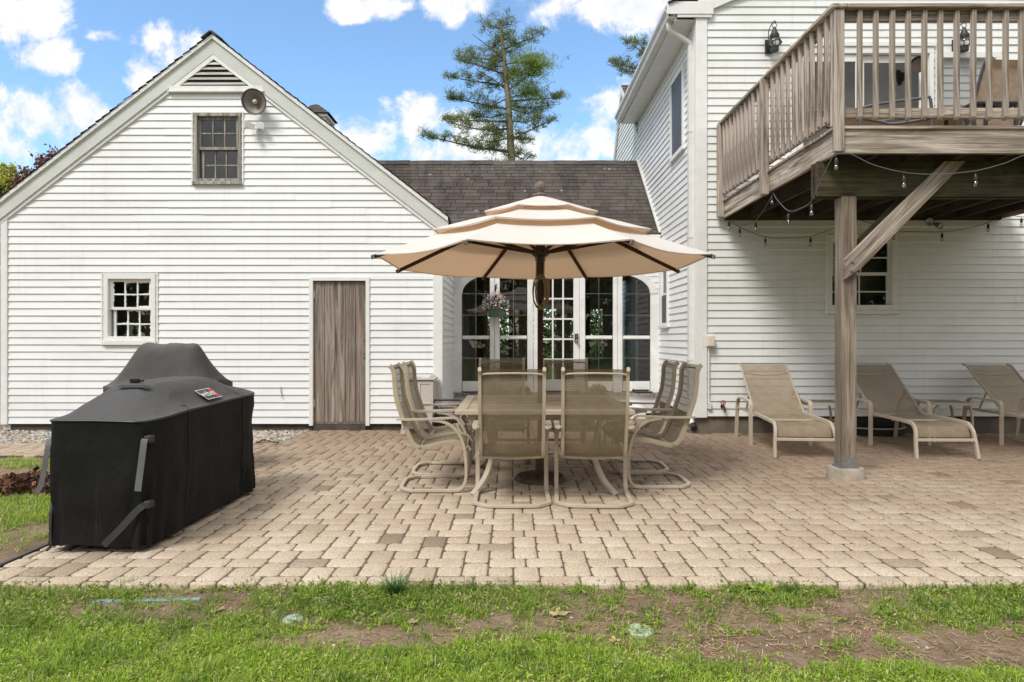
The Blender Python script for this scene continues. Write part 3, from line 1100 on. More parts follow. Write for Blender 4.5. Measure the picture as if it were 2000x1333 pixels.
def double_hung(parent, rect, Y, casing, sill_h, mat_case, mat_sash, nx, nz, glass_off=.05, jag=False, frame_d=.028, offset=0.0, sill_mat=None, inside=None, name="window"):
    """Casing, two sliding sashes with muntins, panes and a sill; rect is the outside of the casing."""
    x0, x1, z0, z1 = rect
    mb = MB()
    rect_frame(mb, x0, x1, z0 + sill_h, z1, casing, Y - frame_d, Y + .12)
    w = mb.build(name, mat_case, parent, bevel=.002)
    mb = MB(); mb.box(x0 - .015, x1 + .015, Y - frame_d - .028, Y + .12, z0, z0 + sill_h - .002)
    mb.build("sill", sill_mat or mat_case, w, bevel=.003)
    ix0, ix1, iz0, iz1 = x0 + casing, x1 - casing, z0 + sill_h + casing * .35, z1 - casing
    zm = (iz0 + iz1) / 2 + .01
    st = .038
    for (a, b, yo, xo) in ((zm - .018, iz1, .02, 0), (z0 + sill_h + .002, zm + .016, .052, offset)):
        mb = MB()
        X0, X1 = ix0 + .003 + xo, ix1 - .003
        rect_frame(mb, X0, X1, a, b, st, Y + yo, Y + yo + .03)
        muntins(mb, X0 + st, X1 - st, a + st, b - st, nx, nz, .018, Y + yo + .004, Y + yo + .026)
        if jag:      # smeared glazing putty and paint on the panes
            gx, gzz = (X1 - X0 - 2 * st) / nx, (b - a - 2 * st) / nz
            for i in range(nx):
                for j in range(nz):
                    cx0, cz0 = X0 + st + gx * i, a + st + gzz * j
                    for side in range(4):
                        if random.random() < .25: continue
                        n = 9; poly = []
                        for k in range(n):
                            d = max(.001, abs(random.gauss(.002, .006))) if 0 < k < n - 1 else .004
                            f = k / (n - 1)
                            poly.append((f, d))
                        for k in range(n - 1):
                            (f0, d0), (f1, d1) = poly[k], poly[k + 1]
                            y = Y + yo + .0125 - .0006 * side
                            if side == 0: q = [(cx0 + gx * f0, cz0), (cx0 + gx * f1, cz0), (cx0 + gx * f1, cz0 + .009 + d1), (cx0 + gx * f0, cz0 + .009 + d0)]
                            elif side == 1: q = [(cx0 + gx * f0, cz0 + gzz - .009 - d0), (cx0 + gx * f1, cz0 + gzz - .009 - d1), (cx0 + gx * f1, cz0 + gzz), (cx0 + gx * f0, cz0 + gzz)]
                            elif side == 2: q = [(cx0, cz0 + gzz * f0), (cx0 + .009 + d0, cz0 + gzz * f0), (cx0 + .009 + d1, cz0 + gzz * f1), (cx0, cz0 + gzz * f1)]
                            else: q = [(cx0 + gx - .009 - d0, cz0 + gzz * f0), (cx0 + gx, cz0 + gzz * f0), (cx0 + gx, cz0 + gzz * f1), (cx0 + gx - .009 - d1, cz0 + gzz * f1)]
                            mb.face([(p[0], y, p[1]) for p in q])
        s = mb.build("sash", mat_sash, w)
        mb = MB(); y = Y + yo + .015
        mb.face([(X0 + st, y, a + st), (X1 - st, y, a + st), (X1 - st, y, b - st), (X0 + st, y, b - st)])
        mb.build("pane", M_GLASS, w)
    if inside:
        mb = MB(); mb.box(x0 - .25, x1 + .25, Y + inside, Y + inside + .03, z0 - .2, z1 + .2)
        mb.build("pane_backing", M_BACK, w)  # board added to lighten the dark panes; the loft one is a real board
    return w


double_hung(garage, UW, YG, .045, .045, M_PEEL, M_PEEL, 3, 2, offset=.03, name="loft_window", inside=.35)
tag(double_hung(garage, LW, YG, .062, .06, M_TRIM, M_TRIM, 3, 2, jag=True, offset=.035, name="ground_window", inside=.62))
# slim vinyl channel round the openings
for r_ in (UW, LW):
    mb = MB()
    x0, x1, z0, z1 = r_
    mb.box(x0 - .035, x0 - .016, YG - .024, YG + .02, z0 - .0, z1 + .02)
    mb.box(x1 + .016, x1 + .035, YG - .024, YG + .02, z0 - .0, z1 + .02)
    mb.box(x0 - .016, x1 + .016, YG - .024, YG + .02, z1 + .002, z1 + .02)
    mb.build("window_channel", M_TRIM, garage)
# plank door
x0, x1, z0, z1 = DR
mb = MB(); c = .045
mb.box(x0 - .01, x0 + c, YG - .03, YG + .12, z0 - .02, z1 - c); mb.box(x1 - c, x1 + .01, YG - .03, YG + .12, z0 - .02, z1 - c)
mb.box(x0 - .01, x1 + .01, YG - .03, YG + .12, z1 - c, z1 + .01)
mb.build("door_frame", M_TRIM, garage, bevel=.003)
mb = MB()
dx0, dx1 = x0 + c + .004, x1 - c - .004
ws = [.205, .2, .2, .195, .2]; tot = sum(ws); xx = dx0
for w in ws:
    w = w / tot * (dx1 - dx0)
    mb.box(xx + .0025, xx + w - .0025, YG + .012 + random.random() * .003, YG + .045, z0 + .03, z1 - c - .008)
    xx += w
dr = mb.build("door", M_DOORW, garage, bevel=.003)
mb = MB(); mb.box(dx0, dx1, YG + .02, YG + .05, z0 + .005, z0 + .03)
mb.build("bottom_rail", M_DOORW, dr)
for zz in (z0 + .30, z1 - .24):
    mb = MB(); mb.box(dx0 - .012, dx0 + .012, YG + .002, YG + .012, zz - .055, zz + .055); mb.tube([(dx0 - .002, YG, zz - .06), (dx0 - .002, YG, zz + .06)], .007, 8)
    mb.build("hinge", M_TRIMG, dr)
mb = MB(); hx, hz = gpx(713), gpz(664)
mb.box(hx - .02, hx + .045, YG - .002, YG + .012, hz - .006, hz + .008); mb.tube([(hx - .02, YG - .004, hz), (hx + .03, YG - .01, hz + .004)], .006, 8)
mb.build("latch", M_RUST, dr)
mb = MB(); hz = gpz(694)
mb.box(hx - .022, hx - .005, YG + .002, YG + .012, hz - .05, hz + .05); mb.tube([(hx - .014, YG + .01, hz + .035), (hx - .014, YG - .028, hz + .028), (hx - .014, YG - .028, hz - .028), (hx - .014, YG + .01, hz - .035)], .006, 8)
mb.build("handle", M_STEEL, dr)
mb = MB(); mb.box(DR[0] + .05, DR[1] - .05, YG - .01, YG + .1, -.01, z0 - .002)
mb.build("door_step", M_FOUND, garage)

# cupola on the garage ridge
CY = 14.3; cx = APX; bz = APZ + .12
cup = MB(); cup.box(cx - .26, cx + .26, CY - .26, CY + .26, bz - .1, az(231, CY - .26) + .02)
co = cup.build("cupola", M_TRIM, garage)
zt2 = az(231, CY - .26) + .02
mb = MB()
for s in (-1, 1):
    mb.box(cx - .18, cx + .18, CY + s * .262 - .004, CY + s * .262 + .004, bz + .25, zt2 - .05)
    mb.box(cx + s * .262 - .004, cx + s * .262 + .004, CY - .18, CY + .18, bz + .25, zt2 - .05)
mb.build("louvre", M_DARK, co)
mb = MB(); mb.box(cx - .32, cx + .32, CY - .32, CY + .32, zt2 + .001, zt2 + .06); mb.build("cornice", M_TRIM, co)
mb = MB(); e = .37; pz = zt2 + .30
cs = [(cx - e, CY - e), (cx + e, CY - e), (cx + e, CY + e), (cx - e, CY + e)]
for k in range(4):
    a, b = cs[k], cs[(k + 1) % 4]
    for i in range(4):
        f0, f1 = i / 4, (i + 1) / 4
        P = lambda q, f, dz=0: (q[0] + (cx - q[0]) * f * .94, q[1] + (CY - q[1]) * f * .94, zt2 + .062 + (pz - zt2) * f + dz)
        mb.face([P(a, f0, .016), P(b, f0, .016), P(b, f1), P(a, f1)]); mb.face([P(a, f0), P(b, f0), P(b, f0, .016), P(a, f0, .016)])
mb.build("roof", M_SHING, co)

# things fixed to the garage
o = empty("barn_light", at(499, 190, YG)); tag(o, "round weathered gooseneck barn light below the attic louvre of the garage", "wall lamp")
bx, by, bz_ = at(499, 199, YG - .16)
aim = Vector((-.02, -1, -.35)).normalized(); rotm = aim.to_track_quat('Z', 'Y').to_matrix().to_4x4()


def lathe_aim(prof, c, n=28):
    q = MB(); q.lathe(prof, (0, 0, 0), n, cap=False)
    q.v = [tuple(Vector(c) + (rotm @ Vector(p))) for p in q.v]
    return q


lathe_aim([(.02, -.13), (.045, -.125), (.05, -.06), (.085, -.03), (.165, .045), (.178, .062), (.172, .066), (.158, .046), (.08, -.02), (.04, -.04), (.0, -.04)], (bx, by, bz_)).build("shade", M_SHADE, o, smooth=40)
lathe_aim([(.150, .040), (.08, -.012), (.04, -.030), (.0, -.031)], (bx, by, bz_)).build("reflector", M_SHADEI, o, smooth=60)
lathe_aim([(.0, .05), (.028, .042), (.036, .015), (.02, -.03)], (bx, by, bz_), 16).build("lamp_bulb", M_DIFF, o, smooth=60)
mb = MB(); mb.tube(catmull([(bx + .0, YG - .02, bz_ + .13), (bx, YG - .08, bz_ + .135), (bx, YG - .12, bz_ + .09), (bx, YG - .1, bz_ + .04)], 5), .018, 10)
mb.lathe([(.045, 0), (.05, .012), (.03, .02)], (bx, YG - .016, bz_ + .13), 16, 'y'); mb.build("arm", M_SHADE, o, smooth=50)

o = empty("security_light", at(506, 252, YG)); tag(o, "white twin-head security floodlight beside the loft window of the garage", "floodlight")
sx, sy, sz = at(505, 253, YG - .03)
mb = MB(); mb.lathe([(.055, 0), (.06, .02), (.05, .035)], (sx, YG - .014, sz - .02), 20, 'y'); mb.build("base", M_PLASTW, o, smooth=40)
for (ax_, az_, yaw) in ((sx - .075, sz + .02, .5), (sx + .05, sz + .025, -.25)):
    mb = MB(); w, h = (.095 if yaw > 0 else .07), .05
    pts = []
    for (a, b, c) in ((-w, 0, -h), (w, 0, -h), (w, 0, h), (-w, 0, h), (-w * .7, .07, -h * .6), (w * .7, .07, -h * .6), (w * .7, .07, h * .6), (-w * .7, .07, h * .6)):
        pts.append((ax_ + a * math.cos(yaw) + b * math.sin(yaw), sy - .09 - a * math.sin(yaw) * -1 + b, az_ + c - a * .25))
    b0 = len(mb.v); mb.v += pts
    for q in ((0, 1, 2, 3), (7, 6, 5, 4), (1, 0, 4, 5), (2, 1, 5, 6), (3, 2, 6, 7), (0, 3, 7, 4)): mb.f.append([b0 + i for i in q])
    hd = mb.build("lamp_head", M_PLASTW, o, bevel=.008, seg=2)
    mb = MB(); k = .78
    c0 = sum((Vector(p) for p in pts[:4]), Vector()) / 4
    q = [c0 + (Vector(p) - c0) * k + Vector((0, -.004, 0)) for p in pts[:4]]
    mb.face(q); mb.build("lens", M_DIFF, hd)
mb = MB(); mb.tube([(sx, YG - .02, sz - .02), (sx, sy - .08, sz)], .016, 10); mb.box(sx - .045, sx + .01, sy - .12, sy - .05, sz - .105, sz - .045); mb.build("sensor", M_PLASTW, o)

# rusty hook on the wall
x, y, z = at(549, 770, YG - .02)
mb = MB(); mb.tube([(x, y + .015, z + .10), (x, y - .005, z + .10), (x, y - .006, z + .02), (x + .014, y - .008, z + .018), (x + .016, y - .012, z - .06)], .005, 8)
tag(mb.build("rusty_hook", M_RUST, loc=(x, y, z)), "small rusty hook nailed to the siding left of the plank door", "hook")

# boxes standing on the sill inside the ground window
x, y, z = ax(259, YG + .2), YG + .22, LW[2] + .10
mb = MB(); mb.box(x - .10, x + .115, y, y + .12, z, z + .195); o = mb.build("carton", M_CARD, loc=(x, y, z))
tag(o, "white carton with a dark pineapple print behind the small garage window", "box")
mb = MB()
for k in range(40):
    a = k * 2.4; r_ = .042 * math.sqrt(k / 40)
    px_, pz_ = x + .02 + r_ * math.cos(a) * .8, z + .085 + r_ * math.sin(a) * 1.35
    mb.bar((px_ - .008, y - .002, pz_), (px_ + .008, y - .002, pz_), .001, .012)
for k in range(5):
    mb.bar((x + .02, y - .002, z + .13), (x + .02 + (k - 2) * .013, y - .002, z + .175), .001, .008)
mb.build("pineapple_print", M_INK, o)
mb = MB(); mb.box(x - .10, x + .115, y + .13, y + .25, z, z + .2)
mb.box(x + .15, x + .30, y + .02, y + .16, z, z + .18)
mb = MB(); mb.box(x + .15, x + .29, y + .02, y + .16, z, z + .18)
tag(mb.build("carton", M_BOXB, loc=(x + .22, y + .09, z)), "brown carton standing right of the white one in the garage window", "box")
mb = MB(); mb.box(LW[0] - .2, LW[1] + .3, YG + .16, YG + .6, z - .05, z - .004); mb.build("inner_shelf", M_DARK, garage)


# ------------------------------------------------------------------ breezeway between the two
YB = 11.38
bre = empty("breezeway", (.8, YB, 0)); tag(bre, "white glazed breezeway with arched window wall and dark shingle roof between garage and house", "breezeway")
bp = lambda px: ax(px, YB)
bq = lambda py: az(py, YB)
HX = 2.56
EZ, EY, RZ, RY = bq(458) + .0, YB - .17, 4.88, 13.2
EZ = CAMZ + (663 - 457) / 1280 * EY
mb = MB()
roof_slope(mb, (GR - 1.9, EY, EZ), (HX - .005, EY, EZ), (GR - 1.9, RY, RZ), (HX - .005, RY, RZ), tab=.3, jitter=.002, t=.007)
roof_slope(mb, (GR - 1.9, 2 * RY - EY, EZ), (HX - .005, 2 * RY - EY, EZ), (GR - 1.9, RY, RZ), (HX - .005, RY, RZ), tab=.3, jitter=.003, t=.010)
mb.face([(GR - 1.9, EY + .02, EZ - .02), (HX, EY + .02, EZ - .02), (HX, RY, RZ - .02), (GR - 1.9, RY, RZ - .02)])
for k in range(13):
    x = GR - 1.9 + k * .42
    for s in (-1, 1):
        mb.bar((x, RY + s * .07, RZ + .015 - .063 + k % 2 * .006 + random.gauss(0, .004)), (min(x + .44, HX - .005), RY + s * .07, RZ + .02 - .063 + random.gauss(0, .004)), .17, .014, up=(0, s * .9, 1))
mb.build("roof", M_SHING, bre)
mb = MB(); mb.box(GR + .21, HX - .02, EY + .0, EY + .03, EZ - .17, EZ - .012); mb.box(GR + .21, HX - .02, EY + .031, YB + .0, EZ - .17, EZ - .15)
mb.build("fascia", M_TRIM, bre)
mb = MB(); mb.flat([(HX - .03, EY - .02, EZ + .02), (HX - .03, RY, RZ + .025)], .05, .02)
mb.build("flashing", M_TRIMG, bre)
# siding above the glazing
Z_SP, Z_TOP = bq(574), bq(533)
OPL, OPR = bp(885.5), bp(1288)
mb = MB(); siding(mb, (0, YB, 0), (1, 0, 0), (0, -1, 0), Z_TOP + .06, EZ - .1, lambda z: GR, lambda z: HX, seams=False)
mb.build("wall", M_SIDING, bre)
# spandrels and arched trim: quarter ellipses over the end panels
TX = bp(903) - bp(889)
xa, xb = bp(903), bp(1269)
rx, rz_ = bp(956) - bp(903) + .10, Z_TOP - Z_SP - .03


def arch_curve(side, off, n=14):
    x_edge = xa if side < 0 else xb
    c = x_edge + rx if side < 0 else x_edge - rx
    out = []
    for k in range(n + 1):
        a = math.pi / 2 * k / n
        out.append((c + side * (rx + off) * math.cos(a), Z_SP + (rz_ + off) * math.sin(a)))
    return out


for side in (-1, 1):
    mb = MB()
    inn, out_ = arch_curve(side, 0), arch_curve(side, TX)
    for k in range(len(inn) - 1):
        q = [inn[k], inn[k + 1], out_[k + 1], out_[k]]
        mb.prism(q if side > 0 else q[::-1], YB - .045, YB + .04)
    mb.build("arch_trim", M_ARCH, bre, smooth=30)
    mb = MB()
    xo = OPL if side < 0 else OPR
    oc = arch_curve(side, TX - .004)
    for k in range(len(oc) - 1):
        q = [(xo, oc[k][1]), oc[k], oc[k + 1], (xo, oc[k + 1][1])]
        mb.prism(q if side < 0 else q[::-1], YB - .012, YB + .02)
    mb.box(min(xo, oc[-1][0]), max(xo, oc[-1][0]), YB - .012, YB + .02, oc[-1][1], Z_TOP + .07)
    mb.box(xo - (.0 if side < 0 else .02), xo + (.02 if side < 0 else .0), YB - .03, YB - .0125, Z_SP - .05, Z_TOP)
    for k in range(1, 5):
        zz = Z_SP + k * .1035
        xe = [p[0] for p in oc if p[1] <= zz][-1]
        mb.box(min(xo + .002, xe), max(xo - .002, xe), YB - .022, YB - .013, zz - .012, zz)
    mb.build("spandrel", M_SIDING, bre)
mb = MB(); mb.box(bp(952), bp(1220), YB - .046, YB + .04, Z_TOP - .03, Z_TOP + .062)
mb.build("head_trim", M_ARCH, bre)
Z_T, Z_B, Z_R0, Z_R1 = bq(767), bq(745), bq(663), bq(656)
# posts
mb = MB()
for (a, b) in ((886, 902), (957, 966), (966.6, 976), (1030, 1041), (1041.8, 1050), (1132, 1142.5), (1197, 1205), (1205.6, 1215), (1270, 1287.5)):
    zt_p = Z_SP if a in (886, 1270) else Z_TOP - .031
    mb.box(bp(a), bp(b), YB - .035 - (.006 if a in (966.6, 1205.6, 1041.8) else 0), YB + .05, Z_T, zt_p)
mb.build("post", M_ARCH, bre, bevel=.004)
panels = [(903, 956, -1), (977, 1029, 0), (1143, 1196, 0), (1216, 1269, 1)]
for (a, b, side) in panels:
    x0, x1 = bp(a) + .002, bp(b) - .002
    mb = MB()
    mb.box(x0, x1, YB - .018, YB + .03, Z_R0, Z_R1)
    mb.box(x0, x1, YB - .024, YB - .0175, Z_R0 + .01, Z_R0 + .035)
    win = mb.build("window", M_ARCH, bre, bevel=.003)
    mb = MB(); mb.box(x0, x1, YB - .016, YB + .03, Z_T + .02, Z_B); mb.build("kick_panel", M_ARCH, win, bevel=.003)
    # grilles between the panes
    g = MB(); xm_ = (x0 + x1) / 2; w = .016
    top = Z_TOP - .031 if side == 0 else Z_SP + rz_ * math.sqrt(max(0, 1 - ((rx - (xm_ - xa if side < 0 else xb - xm_)) / rx) ** 2))
    g.box(xm_ - w / 2, xm_ + w / 2, YB + .004, YB + .012, Z_R1, top - .002)
    g.box(xm_ - w / 2, xm_ + w / 2, YB + .004, YB + .012, Z_B, Z_R0)
    for zz in (bq(574), bq(616), bq(700)):
        g.box(x0, xm_ - w / 2, YB + .0045, YB + .0115, zz - w / 2, zz + w / 2); g.box(xm_ + w / 2, x1, YB + .0045, YB + .0115, zz - w / 2, zz + w / 2)
    g.build("grille", M_TRIMG, win)
    mb = MB()
    y = YB + .002
    mb.face([(x0, y, Z_B), (x1, y, Z_B), (x1, y, Z_R0), (x0, y, Z_R0)])
    if side == 0:
        mb.face([(x0, y, Z_R1), (x1, y, Z_R1), (x1, y, Z_TOP), (x0, y, Z_TOP)])
    else:
        n = 12; prev = None
        for k in range(n + 1):
            x = x0 + (x1 - x0) * k / n
            d = (rx - (x - xa)) if side < 0 else (rx - (xb - x))
            d = max(-1, min(1, d / rx)) if d > 0 else 0
            zc = Z_SP + rz_ * math.sqrt(max(0, 1 - d * d))
            if prev: mb.face([(prev[0], y, Z_R1), (x, y, Z_R1), (x, y, zc), (prev[0], y, prev[1])])
            prev = (x, zc)
    mb.build("pane", M_GLASSB, win)
# door
dx0, dx1 = bp(1051), bp(1131.5)
mb = MB(); st0, st1 = bp(1059.5), bp(1120)
zt_d, zb_d = bq(544.5), bq(742)
mb.box(dx0, st0, YB - .012, YB + .034, Z_T + .03, Z_TOP - .035); mb.box(st1, dx1, YB - .012, YB + .034, Z_T + .03, Z_TOP - .035)
mb.box(st0, st1, YB - .012, YB + .034, zt_d, Z_TOP - .035); mb.box(st0, st1, YB - .012, YB + .034, Z_T + .03, zb_d)
mb.build  # frame of the door
muntins(mb, st0, st1, zb_d, zt_d, 3, 5, .028, YB - .006, YB + .03)
door = mb.build("glazed_door", M_TRIM, bre, bevel=.002)
mb = MB(); mb.face([(st0, YB + .012, zb_d), (st1, YB + .012, zb_d), (st1, YB + .012, zt_d), (st0, YB + .012, zt_d)])
mb.build("pane", M_GLASSB, door)
x, z = bp(1125.5), bq(661)
mb = MB(); mb.box(x - .032, x + .032, YB - .04, YB - .0125, z - .078, z + .078); kp = mb.build("lock", M_BRONZE, door, bevel=.012, seg=2)
mb = MB(); mb.tube([(x, YB - .04, z - .04), (x, YB - .075, z - .04)], .02, 12); mb.lathe([(0.02, 0), (.028, .01), (.028, .025), (.0, .03)], (x, YB - .07, z - .045), 16, 'y')
for i in range(3):
    for j in range(3): mb.box(x - .02 + i * .015, x - .01 + i * .015, YB - .043, YB - .0405, z + .01 + j * .016, z + .02 + j * .016)
mb.build("knob", M_STEEL, door)
mb = MB(); mb.box(OPL, OPR, YB - .10, YB + .08, Z_T - .055, Z_T - .001); mb.build("threshold", M_DOORW, bre)
mb = MB(); mb.box(OPL, OPR, YB - .045, YB + .08, .02, Z_T - .056); mb.build("base_board", M_ARCH, bre)
# room behind the glass
mb = MB(); mb.box(GR, HX - .02, YB + .09, 14.9, -.02, .36); mb.build("room_floor", M_ROOMF, bre)
mb = MB(); mb.box(GR, HX - .02, YB + .06, 14.9, 2.62, 2.70); mb.build("ceiling", M_ROOM, bre)
mb = MB()
mb.box(GR, GR + .05, YB + .09, 14.9, .36, 2.62)
mb.box(HX - .07, HX - .02, YB + .09, 12.9, .36, 2.62)
for (a, b) in ((GR + .05, -.55), (.15, .42), (1.0, 1.32), (2.05, HX - .07)):
    mb.box(a, b, 14.8, 14.9, .36, 2.62)
mb.box(GR + .05, HX - .07, 14.78, 14.799, 1.98, 2.62); mb.box(GR + .05, .42, 14.78, 14.799, .36, .95); mb.box(1.0, HX - .07, 14.78, 14.799, .36, .85)
mb.build("room_wall", M_ROOM, bre)
mb = MB()
for x in (-.16, .05, .93, 1.35, 1.6, 1.9, 2.15):
    mb.box(x - .012, x + .012, 14.83, 14.86, .5, 2.2)
for zz in (1.05, 1.45, 1.85):
    mb.box(GR + .2, HX - .1, 14.832, 14.858, zz - .01, zz + .01)
mb.build("rear_grille", M_TRIM, bre)
mb = MB()
for (x, yy) in ((-.62, 12.6), (1.52, 13.4), (.0, 14.4)):
    mb.box(x - .07, x + .07, yy - .07, yy + .07, .36, 2.62)
mb.build("room_post", M_BROWNW, bre)

# step in front of the door with two pots on it
mb = MB(); mb.box(-.55, 2.2, YB - .62, YB - .05, -.02, .17)
tag(mb.build("door_step", M_ARCH, loc=(.8, YB - .3, 0), bevel=.01), "low white painted step in front of the glazed breezeway door", "step")


def leaf_ball(c, rad, n, size, seed, squash=.8, hang=0.0):
    r = np.random.default_rng(seed)
    d = r.normal(size=(n, 3)); d /= np.linalg.norm(d, axis=1)[:, None]
    p = d * (rad * (0.55 + .5 * r.random((n, 1)))) * np.array([1, 1, squash])
    p[:, 2] -= hang * (np.hypot(p[:, 0], p[:, 1]) / rad) ** 2 * rad
    p += np.array(c)
    return leaf_quads(p, size, r)


def leaf_quads(p, size, r, aspect=.55, dirs=None):
    n = len(p)
    a = r.normal(size=(n, 3)) if dirs is None else dirs + r.normal(0, .25, (n, 3))
    a /= np.linalg.norm(a, axis=1)[:, None]
    b = np.cross(a, r.normal(size=(n, 3))); b /= np.linalg.norm(b, axis=1)[:, None] + 1e-9
    s = (size * (.6 + .8 * r.random(n)))[:, None]
    v = np.stack([p - a * s * .5, p + b * s * aspect * .5, p + a * s * .5, p - b * s * aspect * .5], 1).reshape(-1, 3)
    f = np.arange(n * 4).reshape(n, 4)
    return v, f


def plant_part(name, vf, mat, parent):
    o = arrays_mesh(name, vf[0], vf[1], mat)
    o.parent = parent
    b = Vector((0, 0, 0)); q = parent
    while q is not None:
        b += q.location; q = q.parent
    o.location = -b
    return o


for (px, lab, m2, seed, rr) in ((1166, "clay pot of reddish coppery foliage on the step right of the door", M_COPPERP, 5, .17),
                                (1022, "clay pot of pale trailing leaves on the step left of the door", M_PLANTG, 6, .13)):
    x = ax(px, YB - .35)
    o = empty("potted_plant", (x, YB - .35, .17)); tag(o, lab, "potted plant")
    mb = MB(); mb.lathe([(.075, 0), (.10, .15), (.112, .152), (.112, .18), (.098, .18), (.09, .15), (0, .15)], (x, YB - .35, .17), 20); mb.build("pot", M_TERRA, o, smooth=40)
    plant_part("foliage", leaf_ball((x, YB - .35, .17 + .25), rr, 420, .05, seed, .7), m2, o)

# hanging flower basket on the post
hx_ = bp(967.5)
o = empty("flower_basket", (hx_, YB - .2, bq(604))); tag(o, "green hanging basket of pink and white flowers on the breezeway post", "hanging basket")
by_ = YB - .22
bz_ = az(620, by_); s = by_ / 1280
mb = MB(); mb.lathe([(14 * s, 0), (19.5 * s, 26 * s), (20.5 * s, 26 * s), (20.5 * s, 29 * s), (18 * s, 29 * s), (17 * s, 25 * s), (0, 25 * s)], (ax(969, by_), by_, bz_), 20); mb.build("pot", M_GREENPOT, o, smooth=40)
plant_part("foliage", leaf_ball((ax(968, by_), by_, bz_ + 31 * s), 23 * s, 700, .045, 11, .55, .35), M_PLANTG, o)
plant_part("blossoms", leaf_ball((ax(968, by_), by_, bz_ + 34 * s), 27 * s, 1000, .036, 12, .62, .42), M_PETAL, o)
mb = MB()
for k in range(3):
    a = k * 2.094 + .5
    mb.tube([(ax(969, by_) + 19 * s * math.cos(a), by_ + 19 * s * math.sin(a), bz_ + 28 * s), (hx_ + .01, by_, az(574, by_))], .0025, 6)
mb.build("hanger", M_BLACK, o)
ho = empty("plant_hook", (hx_, YB - .04, bq(560))); tag(ho, "black scrolled iron hook on the breezeway post holding the flower basket", "hook")
mb = MB(); mb.box(hx_ - .012, hx_ + .012, YB - .048, YB - .0425, bq(572), bq(558)); mb.build("back_plate", M_BLACK, ho)
mb = MB(); mb.tube(catmull([(hx_, YB - .047, bq(559)), (hx_ + .02, YB - .12, bq(556)), (hx_ + .03, YB - .2, bq(560)), (hx_ + .02, YB - .225, bq(567)), (hx_, YB - .22, bq(571)), (hx_ - .01, YB - .2, bq(568))], 5), .006, 8); mb.build("arm", M_BLACK, ho, smooth=60)
# boot brush on the sill at the right
x = ax(1256, YB - .09)
mb = MB(); mb.box(x - .14, x + .16, YB - .105, YB - .06, Z_T, Z_T + .025); mb.tube([(x - .17, YB - .085, Z_T + .045), (x + .1, YB - .085, Z_T + .045)], .015, 8); mb.lathe([(0, -.02), (.024, -.01), (.024, .015), (0, .02)], (x - .17, YB - .085, Z_T + .045), 12, 'x')
tag(mb.build("boot_brush", M_BLACK, loc=(x, YB - .085, Z_T)), "small black boot brush lying on the sill right of the glazed door", "brush")


# ------------------------------------------------------------------ the house
YH = 9.05
house = empty("house", (HX, YH, 0)); tag(house, "tall white clapboard house with raised timber deck on the right", "house")
hpx = lambda px: ax(px, YH)
hpz = lambda py: az(py, YH)
HR = 13.0
zH0 = hpz(813)
GZ0, GS = 5.78, .44
W1 = (hpx(1613), hpx(1752), hpz(614), hpz(459))
DD = (hpx(1545), hpx(1822), 3.205, hpz(89))
mb = MB()
siding(mb, (0, YH, 0), (1, 0, 0), (0, -1, 0), zH0, 8.2, lambda z: HX if z < GZ0 else HX + (z - GZ0) / GS, lambda z: HR, [W1, DD], exp=.1046)
mb.build("wall", M_SIDING_H, house)
mb = MB()
S1 = (9.66, 10.46, 4.11, 5.38)
S2 = (10.63, 11.22, 1.50, 2.62)
siding(mb, (HX, 0, 0), (0, 1, 0), (-1, 0, 0), zH0, 7.05, lambda z: YH if z < 5.7 else 13.35 + (z - 5.7) / .82, lambda z: 16.25 if z < 5.7 else 16.25 - (z - 5.7) / 1.25, [S1, S2], exp=.1046)
mb.build("side_wall", M_SIDING, house)
mb = MB(); mb.box(HX + .06, HX + .16, YH + .12, 16.2, 0, 1.49)
mb.prism([(HX + .06, 0), (HR, 0), (HR, 8), (HX + .06, 5.6)], 16.1, 16.2)
mb.box(HR - .1, HR, YH + .1, 16.1, 0, 8)
mb.box(HX + .17, HR - .11, YH + .13, 16.0, 2.78, 2.95)      # the upper floor
mb.box(HX + .17, HR - .11, YH + .13, 16.0, 5.45, 5.55)
mb.build("back_wall", M_ROOM, house)
mb = MB(); mb.box(HX + .03, HR, YH + .03, YH + .3, -.05, zH0 + .01)
mb.box(HX + .03, HX + .25, YH + .31, 16, -.05, zH0 + .01)
mb.build("foundation", M_CONC, house)
mb = MB(); mb.box(HX - .03, HX + .125, YH - .034, YH + .10, zH0 - .02, GZ0 + .02); mb.build("corner_board", M_TRIM, house, bevel=.003)
mb = MB(); mb.box(HX - .032, HX + .02, YH + .102, YH + .17, zH0 - .02, 5.70); mb.build("corner_board", M_TRIM, house, bevel=.003)
# eave with soffit, gutter and return
mb = MB(); mb.box(2.27, HX, YH + .0, 13.4, 5.702, 5.72); mb.build("soffit", M_TRIM, house)
mb = MB(); mb.box(2.245, 2.268, YH - .02, 13.42, 5.69, 5.90); mb.build("fascia", M_TRIM, house)
mb = MB()
prof = [(2.243, 5.74), (2.16, 5.745), (2.15, 5.80), (2.115, 5.83), (2.115, 5.872), (2.10, 5.872), (2.10, 5.822), (2.137, 5.79), (2.145, 5.728), (2.243, 5.724)]
mb.prism([(p[0], p[1]) for p in prof], YH - .03, 13.43)
mb.build("gutter", M_GUT, house)
mb = MB()
mb.box(2.12, HX + .20, YH - .072, YH - .062, GZ0 - .02, 5.93)
mb.box(2.27, HX + .18, YH - .0615, YH - .036, 5.722, 5.92)
mb.build("eave_return", M_TRIM, house)
mb = MB()
for (o_, w_, y0, y1) in ((-.03, .25, -.06, .0), (.225, .07, -.09, -.061)):
    mb.prism([(HX + .0, GZ0 + o_), (HX + .0 + 5.4, GZ0 + o_ + 5.4 * GS), (HX + 5.4, GZ0 + o_ + w_ + 5.4 * GS), (HX + .0, GZ0 + o_ + w_)], YH + y0, YH + y1)
mb.build("rake_board", M_TRIM, house)
mb = MB()
